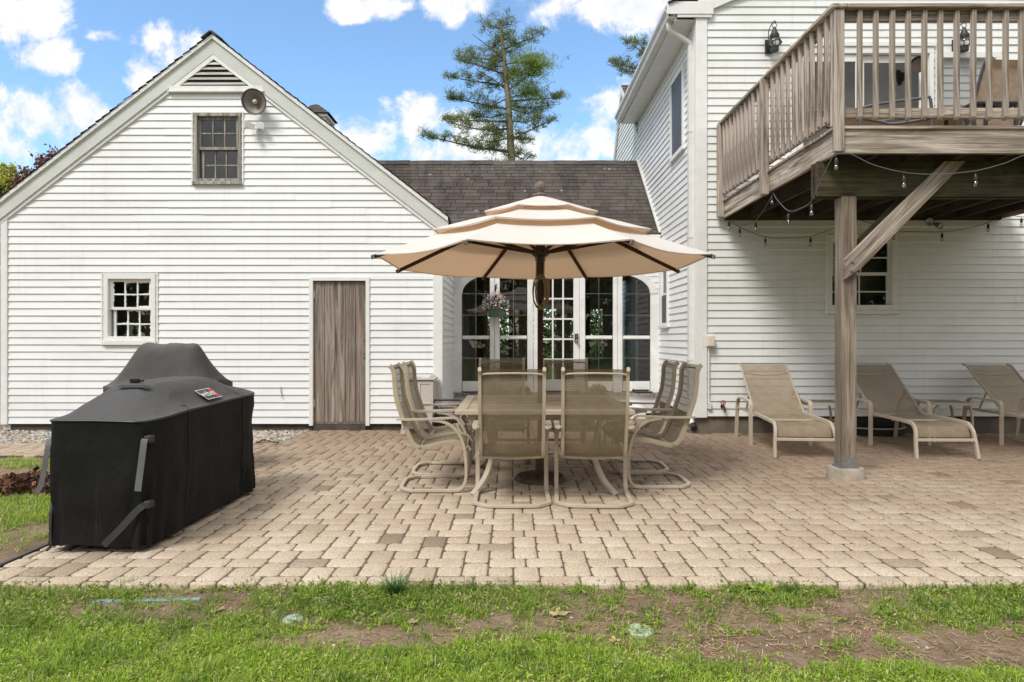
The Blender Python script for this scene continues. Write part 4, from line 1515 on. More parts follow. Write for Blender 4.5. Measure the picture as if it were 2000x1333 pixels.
roof_slope(mb, (2.13, YH - .11, 5.90), (2.13, 13.4, 5.90), (HX + 5.4, YH - .11, 5.90 + 5.83 * GS), (HX + 5.4, 13.4, 5.90 + 5.83 * GS))
mb.face([(2.14, YH - .1, 5.89), (2.14, 13.4, 5.89), (HX + 5.4, 13.4, 5.88 + 5.83 * GS), (HX + 5.4, YH - .1, 5.88 + 5.83 * GS)])
# ridge roof of the rear block, gable end towards the garage
roof_slope(mb, (HX - .06, 13.3, 5.68), (HR, 13.3, 5.68), (HX - .06, 15.1, 7.16), (HR, 15.1, 7.16))
roof_slope(mb, (HX - .06, 16.6, 5.30), (HR, 16.6, 5.30), (HX - .06, 15.1, 7.16), (HR, 15.1, 7.16))
mb.build("roof", M_SHING, house)
mb = MB()
mb.prism([(13.3, 5.62), (15.1, 7.10), (15.1, 6.95), (13.3, 5.47)], HX - .055, HX - .02, axis='x')
mb.prism([(16.6, 5.24), (15.1, 7.10), (15.1, 6.95), (16.6, 5.09)][::-1], HX - .055, HX - .02, axis='x')
mb.build("rear_rake_board", M_TRIM, house)
mb = MB()
mb.tube(catmull([(2.19, YH + .10, 5.74), (2.19, YH + .10, 5.66), (2.23, YH + .12, 5.60), (2.42, YH + .14, 5.50), (2.50, YH + .15, 5.44), (2.505, YH + .15, 5.36)], 6), .038, 12)
mb.box(2.47, 2.537, YH + .115, YH + .185, .25, 5.36)
for zz in (1.0, 2.72, 4.2): mb.box(2.462, 2.55, YH + .108, YH + .192, zz, zz + .03)
mb.tube([(2.505, YH + .15, .26), (2.505, YH + .12, .17), (2.50, YH + .0, .10)], .036, 10)
mb.build("downspout", M_GUT, house, smooth=40)
mb = MB(); mb.tube([(2.505, YH + .02, .115), (2.50, YH - .06, .07)], .046, 14); mb.build("drain_mouth", M_BLACKP, house)

# front window under the deck
w = double_hung(house, W1, YH, .075, .05, M_TRIM, M_TRIM, 2, 2, name="front_window", inside=.4)
# side windows: built along y on the side wall


def side_window(name, r, screen):
    y0, y1, z0, z1 = r
    mb = MB(); c = .07
    for (a, b, p, q) in ((y0, y1, z1 - c, z1), (y0, y1, z0, z0 + c), (y0, y0 + c, z0 + c, z1 - c), (y1 - c, y1, z0 + c, z1 - c)):
        mb.box(HX - .045, HX + .07, a, b, p, q)
    mb.box(HX - .06, HX - .0455, y0 - .015, y1 + .015, z0 - .015, z0 + .03)
    wo = mb.build(name, M_TRIM, house, bevel=.003)
    zm = (z0 + z1) / 2
    mb = MB()
    for (a, b, xo) in ((zm - .02, z1 - c, .02), (z0 + c, zm + .015, .042)):
        for (p, q, s, t_) in ((y0 + c, y1 - c, b - .035, b), (y0 + c, y1 - c, a, a + .035), (y0 + c, y0 + c + .035, a + .035, b - .035), (y1 - c - .035, y1 - c, a + .035, b - .035)):
            mb.box(HX + xo - .02, HX + xo, p, q, s, t_)
    mb.build("sash", M_TRIM, wo)
    mb = MB(); x = HX + .01
    mb.face([(x, y1 - c, z0 + c), (x, y0 + c, z0 + c), (x, y0 + c, z1 - c), (x, y1 - c, z1 - c)])
    mb.build("pane", M_GLASS, wo)
    if screen:
        mb = MB(); mb.box(HX - .025, HX - .012, y0 + c, y1 - c, z0 + c, z1 - c); mb.build("screen", M_SCREEN, wo)
    mb = MB(); mb.box(HX + .3, HX + .33, y0 - .1, y1 + .1, z0 - .1, z1 + .1); mb.build("pane_backing", M_DARK, wo)  # dark backing added for the unlit room behind the pane


side_window("upper_window", S1, True)
side_window("lower_window", S2, False)
mb = MB(); mb.box(HX - .012, HX + .0, S2[0] + .08, S2[1] - .08, S2[2] + .08, (S2[2] + S2[3]) / 2 - .03); mb.build("screen", M_SCREEN, house)

# sliding door onto the deck
x0, x1, z0, z1 = DD
mb = MB()
mb.box(x0 - .02, x1 + .02, YH - .05, YH + .1, z1 - .03, z1 + .03)
mb.box(x0, x1, YH - .03, YH + .1, z1 - .12, z1 - .031)
mb.box(x0, x0 + .07, YH - .03, YH + .1, z0, z1 - .121); mb.box(x1 - .06, x1, YH - .03, YH + .1, z0, z1 - .121)
fr = mb.build("deck_door", M_TRIM, house, bevel=.003)
xm = hpx(1681)
for (a, b, yo) in ((x0 + .072, xm + .03, .03), (xm - .03, x1 - .062, .07)):
    mb = MB(); st = .10
    rect_frame(mb, a, b, z0 + .02, z1 - .125, st, YH + yo - .03, YH + yo)
    mb.build("door_leaf", M_TRIM, fr, bevel=.003)
    mb = MB(); y = YH + yo - .015
    mb.face([(a + st, y, z0 + .12), (b - st, y, z0 + .12), (b - st, y, z1 - .225), (a + st, y, z1 - .225)]); mb.build("pane", M_GLASS, fr)
mb = MB(); mb.box(x0 - .1, x1 + .1, YH + .6, YH + .63, z0 - .1, z1 + .1); mb.build("curtain", M_ROOM, house)

# insect-screen panel standing on the deck against the wall
a, b = hpx(1817), hpx(1949)
zt_ = hpz(106)
mb = MB(); rect_frame(mb, a + .04, b, 3.215, zt_, .08, YH - .075, YH - .04)
sp = mb.build("screen_panel", M_TRIM, bevel=.003, loc=(a + .5, YH - .06, 3.2))
tag(sp, "white framed insect screen panel leaning on the house wall right of the deck door", "screen")
m, t, bb = new_mat("fine_screen"); bb.inputs['Base Color'].default_value = (.16, .165, .165, 1); bb.inputs['Alpha'].default_value = .42
mb = MB(); mb.face([(a + .12, YH - .055, 3.29), (b - .08, YH - .055, 3.29), (b - .08, YH - .055, zt_ - .08), (a + .12, YH - .055, zt_ - .08)]); mb.build("screen", m, sp)


def lantern():
    o = empty("wall_lantern", (0, 0, 0))
    mb = MB(); mb.box(-.055, .055, -.022, 0, -.09, .10); mb.build("back_plate", M_BLACK, o, bevel=.008, seg=2)
    mb = MB(); mb.tube([(0, -.02, -.02), (.0, -.07, -.05), (.02, -.12, -.085)], .013, 8); mb.lathe([(.0, -.02), (.055, -.015), (.058, .03), (.045, .045)], (.03, -.13, -.095), 18); mb.build("base", M_BLACK, o, smooth=40)
    c = (.03, -.13, .0)
    mb = MB(); mb.lathe([(.045, -.05), (.078, -.025), (.092, .0), (.085, .03), (.06, .06), (.042, .075)], c, 20, cap=False); mb.build("globe", M_BULB, o, smooth=60)
    mb = MB()
    for k in range(6):
        a = k * math.pi / 3
        mb.tube([(c[0] + r_ * math.cos(a), c[1] + r_ * math.sin(a), h) for (r_, h) in ((.05, -.05), (.083, -.022), (.097, .0), (.088, .032), (.06, .065))], .0035, 6)
    mb.tube([(c[0] + .095 * math.cos(k * .35), c[1] + .095 * math.sin(k * .35), 0) for k in range(18)], .0035, 6, closed=True)
    mb.build("cage", M_BLACK, o)
    mb = MB(); mb.lathe([(.062, .06), (.066, .075), (.062, .115), (.052, .12), (.022, .20), (.018, .215), (0, .217)], c, 20); mb.build("cap", M_BLACK, o, smooth=40)
    mb = MB(); mb.tube([(c[0] + .03 * math.cos(k * math.pi / 8), c[1], .24 + .034 * math.sin(k * math.pi / 8)) for k in range(16)], .005, 6, closed=True)
    mb.tube(catmull([(-.01, -.02, .08), (-.02, -.06, .2), (.0, -.12, .27), (.03, -.13, .30), (.045, -.13, .285), (.03, -.13, .272)], 4), .006, 6); mb.build("ring", M_BLACK, o)
    return o


l1 = lantern(); l1.location = at(1501, 93, YH - .015); tag(l1, "black caged onion lantern on the house wall left of the deck railing", "wall lamp", "onion lanterns flanking the deck door")
l2 = copy_tree(l1); l2.location = at(1866, 93, YH - .015); tag(l2, "black caged onion lantern seen through the deck balusters above the screen panel", "wall lamp", "onion lanterns flanking the deck door")

o = empty("dish_lamp", at(1793, 127, YH - .1)); tag(o, "round bronze dish lamp on the right stile of the deck door", "wall lamp")
x, y, z = at(1794, 127, YH - .16)
mb = MB(); mb.lathe([(.05, -.09), (.06, -.02), (.10, -.015), (.115, .02), (.112, .026), (.09, 0), (0, -.005)], (0, 0, 0), 26)
rm = Vector((-.75, -.66, -.05)).to_track_quat('Z', 'Y').to_matrix().to_4x4()
mb.v = [tuple(Vector((x, y, z)) + rm @ Vector(p)) for p in mb.v]; mb.build("dish", M_BRONZE, o, smooth=40)
mb = MB(); mb.tube([(x + .05, y + .05, z), (x + .06, YH - .02, z - .01)], .016, 8); mb.build("arm", M_BLACK, o)

# services on the wall
o = empty("power_box", at(1382, 668, YH - .02)); tag(o, "cream electrical disconnect box with conduit on the house corner", "electrical box")
mb = MB(); mb.box(hpx(1369), hpx(1393), YH - .036, YH - .005, hpz(680), hpz(653)); mb.build("mounting_plate", M_PLASTW, o, bevel=.004)
mb = MB(); mb.box(hpx(1377.5), hpx(1391.5), YH - .115, YH - .037, hpz(677), hpz(656)); mb.build("housing", M_PLASTC, o, bevel=.012, seg=3)
mb = MB(); mb.tube([(hpx(1383), YH - .035, hpz(678)), (hpx(1383), YH - .035, hpz(786))], .012, 10); mb.box(hpx(1381), hpx(1387), YH - .06, YH - .01, hpz(798), hpz(785)); mb.build("conduit", M_PLASTW, o)
o = empty("water_tap", at(1412, 796, YH - .03)); tag(o, "old brass garden tap low on the house wall", "tap")
x, y, z = at(1411, 794, YH - .02)
mb = MB(); mb.tube([(x, y + .02, z), (x, y - .07, z - .005), (x + .003, y - .10, z - .04), (x + .003, y - .105, z - .075)], .015, 10); mb.lathe([(.028, 0), (.03, .01)], (x, y + .004, z), 12, 'y'); mb.build("spout", M_BRONZE, o, smooth=50)
mb = MB(); mb.tube([(x, y - .06, z), (x - .012, y - .07, z + .05)], .009, 8); mb.tube([(x - .012 + .032 * math.cos(k * .5236), y - .072, z + .055 + .032 * math.sin(k * .5236)) for k in range(12)], .006, 6, closed=True); mb.bar((x - .04, y - .072, z + .055), (x + .016, y - .072, z + .055), .008, .008); mb.build("handle", M_RUST, o)
o = empty("twin_floodlight", at(1812, 440, YH - .05)); tag(o, "grey twin-head floodlight under the deck beside the string lights", "floodlight")
x, y, z = at(1817, 436, YH - .02)
mb = MB(); mb.lathe([(.05, 0), (.05, .02), (.03, .03)], (x, y + .01, z), 18, 'y'); mb.tube([(x, y, z + .02), (x + .005, y - .02, z + .10)], .01, 8); mb.build("base", M_STEEL, o)
for (dx, dz, sgn) in ((-.075, .03, -1), (.03, -.03, 1)):
    mb = MB(); mb.lathe([(.022, 0), (.03, .03), (.046, .09), (.048, .10), (.04, .095), (0, .085)], (0, 0, 0), 16)
    rm = Vector((sgn * .25, -.85, -.35)).to_track_quat('Z', 'Y').to_matrix().to_4x4()
    mb.v = [tuple(Vector((x + dx, y - .05, z + dz)) + rm @ Vector(p)) for p in mb.v]
    mb.tube([(x, y - .01, z), (x + dx, y - .05, z + dz)], .009, 8)
    mb.build("lamp_head", M_STEEL, o, smooth=40)
# crawl-space well with a curved rim, low against the foundation
o = empty("window_well", (ax(1715, 8.9), 8.95, 0)); tag(o, "dark half-round cellar window well at the foot of the house behind the middle lounger", "window well")
cx = ax(1712, 8.95)
mb = MB(); mb.tube([(cx + .42 * math.cos(math.pi + k * math.pi / 14), YH + .02 + .34 * math.sin(math.pi + k * math.pi / 14), .10) for k in range(15)], .012, 8); mb.build("rim", M_FRAME, o)
mb = MB()
for k in range(14):
    a0, a1 = math.pi + k * math.pi / 14, math.pi + (k + 1) * math.pi / 14
    mb.face([(cx + .41 * math.cos(a0), YH + .02 + .33 * math.sin(a0), -.01), (cx + .41 * math.cos(a1), YH + .02 + .33 * math.sin(a1), -.01), (cx + .41 * math.cos(a1), YH + .02 + .33 * math.sin(a1), .09), (cx + .41 * math.cos(a0), YH + .02 + .33 * math.sin(a0), .09)])
mb.box(cx - .4, cx + .4, YH + .01, YH + .028, .0, .22)
mb.build("liner", M_BLACKP, o)

# ------------------------------------------------------------------ deck
DX0, DX1, DY0, DY1 = 2.885, 6.75, 5.84, YH - .03
ZB_, ZT_ = 2.957, 3.168
deck = empty("deck", (4.8, 7.4, 0)); tag(deck, "weathered timber balcony deck raised on posts against the house", "deck")
mb = MB(); mb.box(DX0 + .04, DX1 - .04, DY0, DY0 + .038, ZB_, ZT_); mb.build("rim_joist", M_WOODX, deck, bevel=.003)
mb = MB(); mb.box(DX0, DX0 + .038, DY0, DY1, ZB_, ZT_); mb.build("rim_joist", M_WOODY, deck, bevel=.003)
mb = MB(); mb.box(DX1 - .038, DX1, DY0, DY1, ZB_, ZT_); mb.build("rim_joist", M_WOODY, deck, bevel=.003)
x = DX0 + .40
while x < DX1 - .1:
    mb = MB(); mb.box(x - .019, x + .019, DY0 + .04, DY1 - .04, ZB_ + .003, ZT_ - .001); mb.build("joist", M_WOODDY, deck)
    x += .405
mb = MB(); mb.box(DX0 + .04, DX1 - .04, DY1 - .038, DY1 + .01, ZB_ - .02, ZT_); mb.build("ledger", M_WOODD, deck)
mb = MB(); y = DY0 - .022
while y < DY1 - .12:
    a, b = DX0 - .022 + random.gauss(0, .003), DX1 + .02
    c = 4.1 + 1.6 * random.random()
    mb.box(a, c - .001, y, y + .138, ZT_ + .001, ZT_ + .029); mb.box(c + .001, b, y, y + .138, ZT_ + .001, ZT_ + .0292)
    y += .1435
mb.build("decking", M_WOODX, deck, bevel=.004)
for (a, b) in ((6.10, 6.139), (6.201, 6.24)):
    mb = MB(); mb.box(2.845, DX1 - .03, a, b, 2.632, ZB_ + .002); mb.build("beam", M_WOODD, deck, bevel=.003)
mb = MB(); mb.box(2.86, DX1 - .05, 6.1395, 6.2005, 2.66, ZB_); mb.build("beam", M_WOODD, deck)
for px0 in (3.07, 6.36):
    mb = MB(); mb.box(px0, px0 + .14, 6.10, 6.24, .125, 2.631); po = mb.build("post", M_POST, deck, bevel=.006, seg=2)
    mb = MB(); mb.box(px0 - .004, px0 + .144, 6.094, 6.0985, .115, .20); mb.box(px0 - .004, px0 + .144, 6.2415, 6.246, .115, .20)
    mb.box(px0 - .006, px0 - .001, 6.10, 6.24, .10, .15); mb.box(px0 - .02, px0 + .16, 6.09, 6.25, .102, .114); mb.build("post_base", M_STEEL, po)
    mb = MB(); mb.lathe([(.165, -.03), (.165, .075), (.155, .098), (.0, .101)], (px0 + .07, 6.17, 0), 28); mb.build("footing", M_FOOTING, po, smooth=40)
    sg = 1 if px0 < 5 else -1
    xb = px0 + .035 if sg > 0 else px0 + .105
    for (ya, yb) in ((6.058, 6.098), (6.242, 6.282)):
        xo, zo = 0, 0
        hw = .07
        # plank cut upright at the post and level with the beam top
        p0 = Vector((xb + xo, 0, 1.93 + zo)); p1 = p0 + Vector((sg * .86, 0, .88))
        d = (p1 - p0).normalized(); nrm = Vector((-d.z, 0, d.x)) * hw
        poly = [p0 - nrm - d * .02, p1 - nrm, p1 + nrm, p0 + nrm - d * .06]
        zc = 2.945
        ta = p0 - nrm; tb_ = p0 + nrm
        ea = ta + d * ((zc - ta.z) / d.z); eb = tb_ + d * ((zc - tb_.z) / d.z)
        if xo == 0: poly = [p0 + Vector((-.025 * sg, 0, -.075)), p0 - nrm + d * .10, ea, eb, Vector((p0.x - .025 * sg, 0, p0.z + .11))]
        if sg < 0: poly = [p0 + Vector((.025, 0, -.075)), ta + d * .10, ea, eb, Vector((p0.x + .025, 0, p0.z + .11))]
        pl = [(p.x, p.z) for p in poly]
        if sg < 0: pl = pl[::-1]
        q = MB(); q.prism(pl, ya, yb)
        # turn the prism so that its grain follows the plank
        ang = math.atan2(d.z, d.x)
        c = Vector((xb, (ya + yb) / 2, 2.0))
        rot = Matrix.Rotation(ang, 4, 'Y')
        q.v = [tuple(rot @ (Vector(p) - c)) for p in q.v]
        bo = q.build("brace", M_WOODX if ya < 6.2 else M_WOODD, deck, world_space=False)
        bo.location = c - Vector(deck.location)
        bo.rotation_euler = (0, -ang, 0)
        for m_ in bo.modifiers: pass
    mb = MB()
    for (bx_, bz_) in ((xb + .04 * sg, 2.02), (xb + .038 * sg, 1.935)):
        mb.lathe([(.022, 0), (.022, .005), (.012, .006), (.012, .016), (0, .017)], (bx_, 6.058, bz_), 12, 'y')
    mb.build("bolt", M_STEEL, po)

# railing: corner, middle and end posts, caps, rails and balusters
rail = empty("railing", (0, 0, 0)); rail.parent = deck; rail.location = (DX0 - 4.8, DY0 - 7.4, 3.2)
RP = [(2.853, 5.795), (2.805, 7.345), (2.805, 8.90), (6.70, 5.795)]
for i, (x, y) in enumerate(RP):
    mb = MB()
    z0 = ZB_ - (.015 if i != 1 else .05)
    x1 = 2.8845 if i in (1, 2) else x + .09
    mb.box(x, x + .09 if i in (0, 3) else x1 + .0, y, y + .09 if i not in (0, 3) else DY0 - .0005, z0 + .02, 4.225)
    if i in (0, 3):
        mb.box(x - .0, x + .09, DY0 - .0004, y + .09, 3.199, 4.2249)
    mb.build("post", M_WOODZ, rail, bevel=.005)
mb = MB(); mb.box(2.82, 2.965, 5.775, 9.02, 4.227, 4.265); mb.build("cap_rail", M_WOODY, rail, bevel=.006)
mb = MB(); mb.box(2.967, DX1 + .03, 5.775, 5.92, 4.227, 4.265); mb.build("cap_rail", M_WOODX, rail, bevel=.006)
mb = MB(); mb.box(2.946, DX1 - .05, 5.839, 5.877, 3.272, 3.362); mb.build("bottom_rail", M_WOODX, rail, bevel=.004)
mb = MB(); mb.box(2.946, DX1 - .05, 5.839, 5.877, 4.135, 4.226); mb.build("top_rail", M_WOODX, rail, bevel=.004)
mb = MB(); mb.box(2.886, 2.924, 5.89, 8.99, 3.272, 3.362); mb.build("bottom_rail", M_WOODY, rail, bevel=.004)
mb = MB(); mb.box(2.886, 2.924, 5.89, 8.99, 4.135, 4.226); mb.build("top_rail", M_WOODY, rail, bevel=.004)


def baluster_mesh(axis):
    mb = MB(); w = .038
    # bottom end cut on a slant away from the rail
    if axis == 'x':
        mb.prism([(-w, 0.0), (0, -.028), (0, .952), (-w, .952)][::1], 0, w, axis='x')
    else:
        mb.prism([(-w, 0.0), (0, -.028), (0, .952), (-w, .952)], 0, w, axis='y')
    return mb


n = 0
bmx = baluster_mesh('x').build("baluster", M_WOODZ, rail, world_space=False, bevel=.003)
bmy = baluster_mesh('y').build("baluster", M_WOODZ, rail, world_space=False, bevel=.003)
rb = Vector((DX0, DY0, 3.2))
bal = []
x = 3.068
while x < DX1 - .09:
    bal.append((bmx, (x, 5.8385, 3.272))); x += .1438
y = 5.955
while y < 8.88:
    if not 7.30 < y < 7.44:
        bal.append((bmy, (2.8855, y, 3.272)))
    y += .1375
used = set()
for (p, l) in bal:
    if p.name not in used:
        o = p; used.add(p.name)
    else:
        o = p.copy(); COL.objects.link(o); o.parent = rail
    o.location = Vector(l) - rb + Vector((0, random.gauss(0, .0015), random.gauss(0, .004)))
    o.rotation_euler = (random.gauss(0, .003), random.gauss(0, .003), 0)

# ------------------------------------------------------------------ string lights
def bulb(parent, p, L=.03):
    x, y, z = p
    mb = MB(); mb.tube([(x, y, z), (x, y, z - L)], .0035, 6)
    mb.lathe([(.008, -L + .008), (.013, -L), (.0155, -L - .02), (.0155, -L - .045), (.011, -L - .05), (0, -L - .05)][::-1], (x, y, z), 14)
    s = mb.build("socket", M_BLACKP, parent, smooth=40)
    mb = MB(); mb.lathe([(.0, -L - .103), (.012, -L - .099), (.0205, -L - .082), (.0185, -L - .065), (.011, -L - .051)], (x, y, z), 14, cap=False)
    g = mb.build("bulb", M_BULB, parent, smooth=60)
    mb = MB(); mb.tube([(x - .006, y, z - L - .052), (x - .004, y, z - L - .078), (x + .004, y, z - L - .078), (x + .006, y, z - L - .052)], .0016, 5); mb.build("filament", M_FIL, g)


o = empty("string_lights", at(1640, 440, 8.85)); tag(o, "black cable string of bulbs along the wall side underneath the deck", "string lights", "string lights hung under the deck")
Q = [at(1421, 426, 8.93), at(1445, 444, 8.9), at(1495, 463, 8.88), at(1540, 465, 8.87), at(1583, 462, 8.87), at(1625, 447, 8.86), at(1660, 428, 8.86), at(1690, 433, 8.86), at(1745, 450, 8.86), at(1790, 453, 8.86),
     at(1840, 453, 8.87), at(1885, 447, 8.87), at(1930, 435, 8.88), at(1957, 420, 8.9), at(1972, 420, 8.9), at(1995, 424, 8.9), at(2040, 424, 8.9)]
mb = MB(); mb.tube(catmull(Q, 6), .0042, 6); mb.build("cable", M_BLACKP, o)
for i in (1, 2, 4, 8, 10, 12, 15): bulb(o, Q[i])
bulb(o, at(1424, 431, 8.92))
o = empty("string_lights", at(1700, 320, 5.82)); tag(o, "grey cable string of bulbs sagging along the outer corner of the deck", "string lights", "string lights hung under the deck")
Q = [at(1445, 443, 8.85), at(1476, 430, 8.2), at(1503, 392, 7.42), at(1508, 376, 7.36), at(1519, 392, 7.1), at(1540, 412, 6.75), at(1562, 408, 6.4), at(1585, 393, 6.085), at(1604, 350, 5.95), at(1628, 304, 5.80), at(1633, 302, 5.79),
     at(1660, 301, 5.79), at(1705, 322, 5.79), at(1765, 337, 5.79), at(1830, 341, 5.79), at(1905, 334, 5.79), at(1960, 320, 5.79), at(2010, 303, 5.79), at(2070, 320, 5.79)]
mb = MB(); mb.tube(catmull(Q, 6), .0042, 6); mb.build("cable", M_STRAP, o)
for i in (1, 3, 5, 7, 10, 13, 15): bulb(o, Q[i], .04)

# ------------------------------------------------------------------ furniture on the deck
def sling_strip(mb, prof, x0, x1, sag=0.0, nx=8):
    """A sheet between two side rails; prof is a list of (y, z)."""
    L = [0.0]
    for a, b in zip(prof[:-1], prof[1:]):
        L.append(L[-1] + math.hypot(b[0] - a[0], b[1] - a[1]))
    tot = L[-1]
    for i in range(len(prof) - 1):
        for k in range(nx):
            q, uv = [], []
            for (ii, kk) in ((i, k), (i, k + 1), (i + 1, k + 1), (i + 1, k)):
                t = kk / nx
                p = prof[ii]; a = prof[max(ii - 1, 0)]; b = prof[min(ii + 1, len(prof) - 1)]
                ny, nz = -(b[1] - a[1]), b[0] - a[0]
                l = math.hypot(ny, nz) or 1
                s = -sag * math.sin(math.pi * t) * math.sin(math.pi * min(1, max(0, L[ii] / tot)))
                q.append((x0 + (x1 - x0) * t, p[0] + ny / l * s, p[1] + nz / l * s)); uv.append((x0 + (x1 - x0) * t, L[ii]))
            mb.face(q, uv)


def deck_chair(loc, rz, recline, label):
    o = empty("deck_lounge_chair", (0, 0, 0)); tag(o, label, "lounge chair")
    c, s = math.cos(recline), math.sin(recline)
    back = [(.0, .36), (.12 * c, .36 + .12 * s), (.4 * c, .36 + .4 * s), (.68 * c, .36 + .68 * s), (.76 * c + .03, .36 + .75 * s)]
    seat = [(-.62, .30), (-.58, .37), (-.3, .365), (0, .36)]
    mb = MB(); sling_strip(mb, seat + back[1:], -.29, .29, .02); mb.build("sling", M_TANSLING, o, world_space=False, smooth=60)
    for x in (-.305, .305):
        mb = MB()
        mb.tube([(x, p[0], p[1]) for p in catmull([(q[0], q[1], 0) for q in [(-.66, .0), (-.63, .28)] + seat[1:] + back[1:] + [(.78 * c + .08, .36 + .74 * s)]], 4)], .016, 8)
        mb.v = [(p[0], p[1], p[2]) for p in mb.v]
        mb.build("side_rail", M_GREYFR, o, world_space=False, smooth=60)
        mb = MB()
        mb.tube(catmull([(x * 1.06, .30, 0), (x * 1.06, .30, .5), (x * 1.06, .22, .58), (x * 1.06, -.25, .58), (x * 1.06, -.33, .52), (x * 1.06, -.34, 0)], 5), .016, 8)
        mb.build("arm", M_GREYFR, o, world_space=False, smooth=60)
    mb = MB(); mb.tube([(-.31, -.62, .26), (.31, -.62, .26)], .014, 8); mb.tube([(-.31, .3, .3), (.31, .3, .3)], .014, 8); mb.build("stretcher", M_GREYFR, o, world_space=False)
    o.location = loc; o.rotation_euler = (0, 0, rz)
    return o


# profile tube points above are (x, y, z)
deck_chair((5.30, 7.25, 3.2), R(184), R(68), "tan sling lounge chair with dark frame upright on the deck at the right")
deck_chair((4.15, 7.15, 3.2), R(62), R(20), "tan sling deck chair lying nearly flat in front of the sliding door")
o = empty("deck_table", (4.6, 6.55, 3.2)); tag(o, "low glass table with slate metal legs on the deck between two lounge chairs", "table")
mb = MB(); mb.box(4.47, 4.92, 6.35, 6.8, 3.60, 3.608); mb.build("table_top", M_GLASST, o)
for (x, y) in ((4.49, 6.37), (4.90, 6.37), (4.49, 6.78), (4.90, 6.78)):
    mb = MB(); mb.bar((x, y, 3.2), (x, y, 3.595), .028, .028); mb.build("leg", M_GREYFR, o)
mb = MB(); rect = [(4.47, 6.35), (4.92, 6.35), (4.92, 6.8), (4.47, 6.8)]
mb.tube([(a, b, 3.595) for a, b in rect], .013, 8, closed=True); mb.build("frame", M_GREYFR, o)


# ------------------------------------------------------------------ dining set
def make_dining_chair():
    o = empty("dining_chair", (0, 0, 0))
    prof = catmull([(-.382, 1.072, 0), (-.360, 1.050, 0), (-.342, 1.0, 0), (-.338, .92, 0), (-.322, .79, 0), (-.284, .665, 0), (-.245, .555, 0), (-.205, .452, 0),
                    (-.165, .392, 0), (-.105, .372, 0), (-.018, .39, 0), (.10, .415, 0), (.20, .418, 0), (.265, .395, 0), (.30, .345, 0)], 4)
    prof = [(p.x, p.y) for p in prof]
    hw = .245
    mb = MB(); q = MB(); sling_strip(q, prof, -hw + .012, hw - .012, .02, 8)
    q.v = [(p[1], p[0], p[2]) for p in q.v]
    q.build("sling", M_SLING, o, world_space=False, smooth=60)
    for s in (-1, 1):
        mb = MB(); mb.sweep([(p[0], s * hw, p[1]) for p in prof], [(-.011, -.019), (.011, -.019), (.014, .0), (.011, .019), (-.011, .019), (-.014, 0)], side=(0, 1, 0))
        mb.build("side_rail", M_FRAME, o, world_space=False, smooth=40)
        y = s * .292
        arm = [(-.30, s * .262, .618), (-.27, s * .285, .619), (-.1, y, .621), (.08, y, .628), (.17, y, .632), (.205, y, .622), (.215, y, .60), (.198, y, .572), (.212, y, .535), (.238, y, .50)]
        mb = MB(); mb.flat(catmull(arm, 4), .044, .016, side=(0, 1, 0)); mb.build("arm", M_FRAMEL, o, world_space=False, smooth=40, bevel=.004)
        leg = [(-.02, y, .612), (.07, y, .60), (.145, y, .565), (.205, y, .505), (.245, y, .42), (.266, y, .31), (.272, y, .17), (.262, y, .085), (.232, y, .035), (.18, y, .016), (.0, y, .016), (-.17, y, .016)]
        mb = MB(); mb.flat(catmull(leg, 4), .036, .026, side=(0, 1, 0)); mb.build("leg", M_FRAMEL, o, world_space=False, smooth=40, bevel=.004)
    rear = [(-.171, -.292, .016), (-.20, -.288, .016), (-.262, -.225, .016), (-.288, -.18, .016), (-.296, -.1, .016), (-.298, 0, .016)]
    rear = rear + [(p[0], -p[1], p[2]) for p in rear[-2::-1]]
    mb = MB(); mb.sweep(catmull(rear, 3), [(-.018, -.013), (.018, -.013), (.018, .013), (-.018, .013)]); mb.build("base_bar", M_FRAMEL, o, world_space=False, bevel=.004)
    mb = MB()
    mb.tube(catmull([(-.352, -hw + .01, 1.025), (-.362, -hw + .05, 1.035), (-.366, 0, 1.040), (-.362, hw - .05, 1.035), (-.352, hw - .01, 1.025)], 4), .008, 8)
    mb.build("head_bar", M_FRAMEL, o, world_space=False, smooth=60)
    mb = MB(); mb.tube([(-.13, -hw + .01, .365), (-.13, 0, .355), (-.13, hw - .01, .365)], .012, 8); mb.build("seat_bar", M_FRAMEL, o, world_space=False, smooth=60)
    mb = MB(); mb.tube([(.272, -.285, .38), (.272, 0, .372), (.272, .285, .38)], .012, 8); mb.build("front_bar", M_FRAMEL, o, world_space=False, smooth=60)
    mb = MB()
    for s in (-1, 1):
        for (x, z) in ((-.128, .385), (-.288, .618)): mb.lathe([(.012, -.008), (.012, .008)], (x, s * .262, z), 10, 'y')
    mb.build("bolt", M_FRAME, o, world_space=False)
    return o


TCX, TCY = .27, 6.07
dining = [(.0, 5.33, 90, "beige sling dining chair seen from behind, left of the two nearest the lawn"),
          (.655, 5.33, 86.5, "beige sling dining chair seen from behind, right of the two nearest the lawn"),
          (-.67, 5.84, 2, "beige sling dining chair on the left of the table, nearer the lawn"),
          (-.665, 6.50, 0, "beige sling dining chair on the left of the table, nearer the garage door"),
          (1.275, 5.98, 181, "beige sling dining chair on the right of the table, nearer the lawn"),
          (1.245, 6.64, 179, "beige sling dining chair on the right of the table, nearer the breezeway"),
          (-.12, 7.05, 269, "beige sling dining chair across the table in front of the left glazed panels"),
          (.605, 7.05, 271, "beige sling dining chair across the table in front of the glazed door")]
ch0 = make_dining_chair()
for i, (x, y, a, lab) in enumerate(dining):
    o = ch0 if i == 0 else copy_tree(ch0)
    o.location = (x, y, .002); o.rotation_euler = (0, 0, R(a))
    tag(o, lab, "chair", "dining chairs around the patio table")

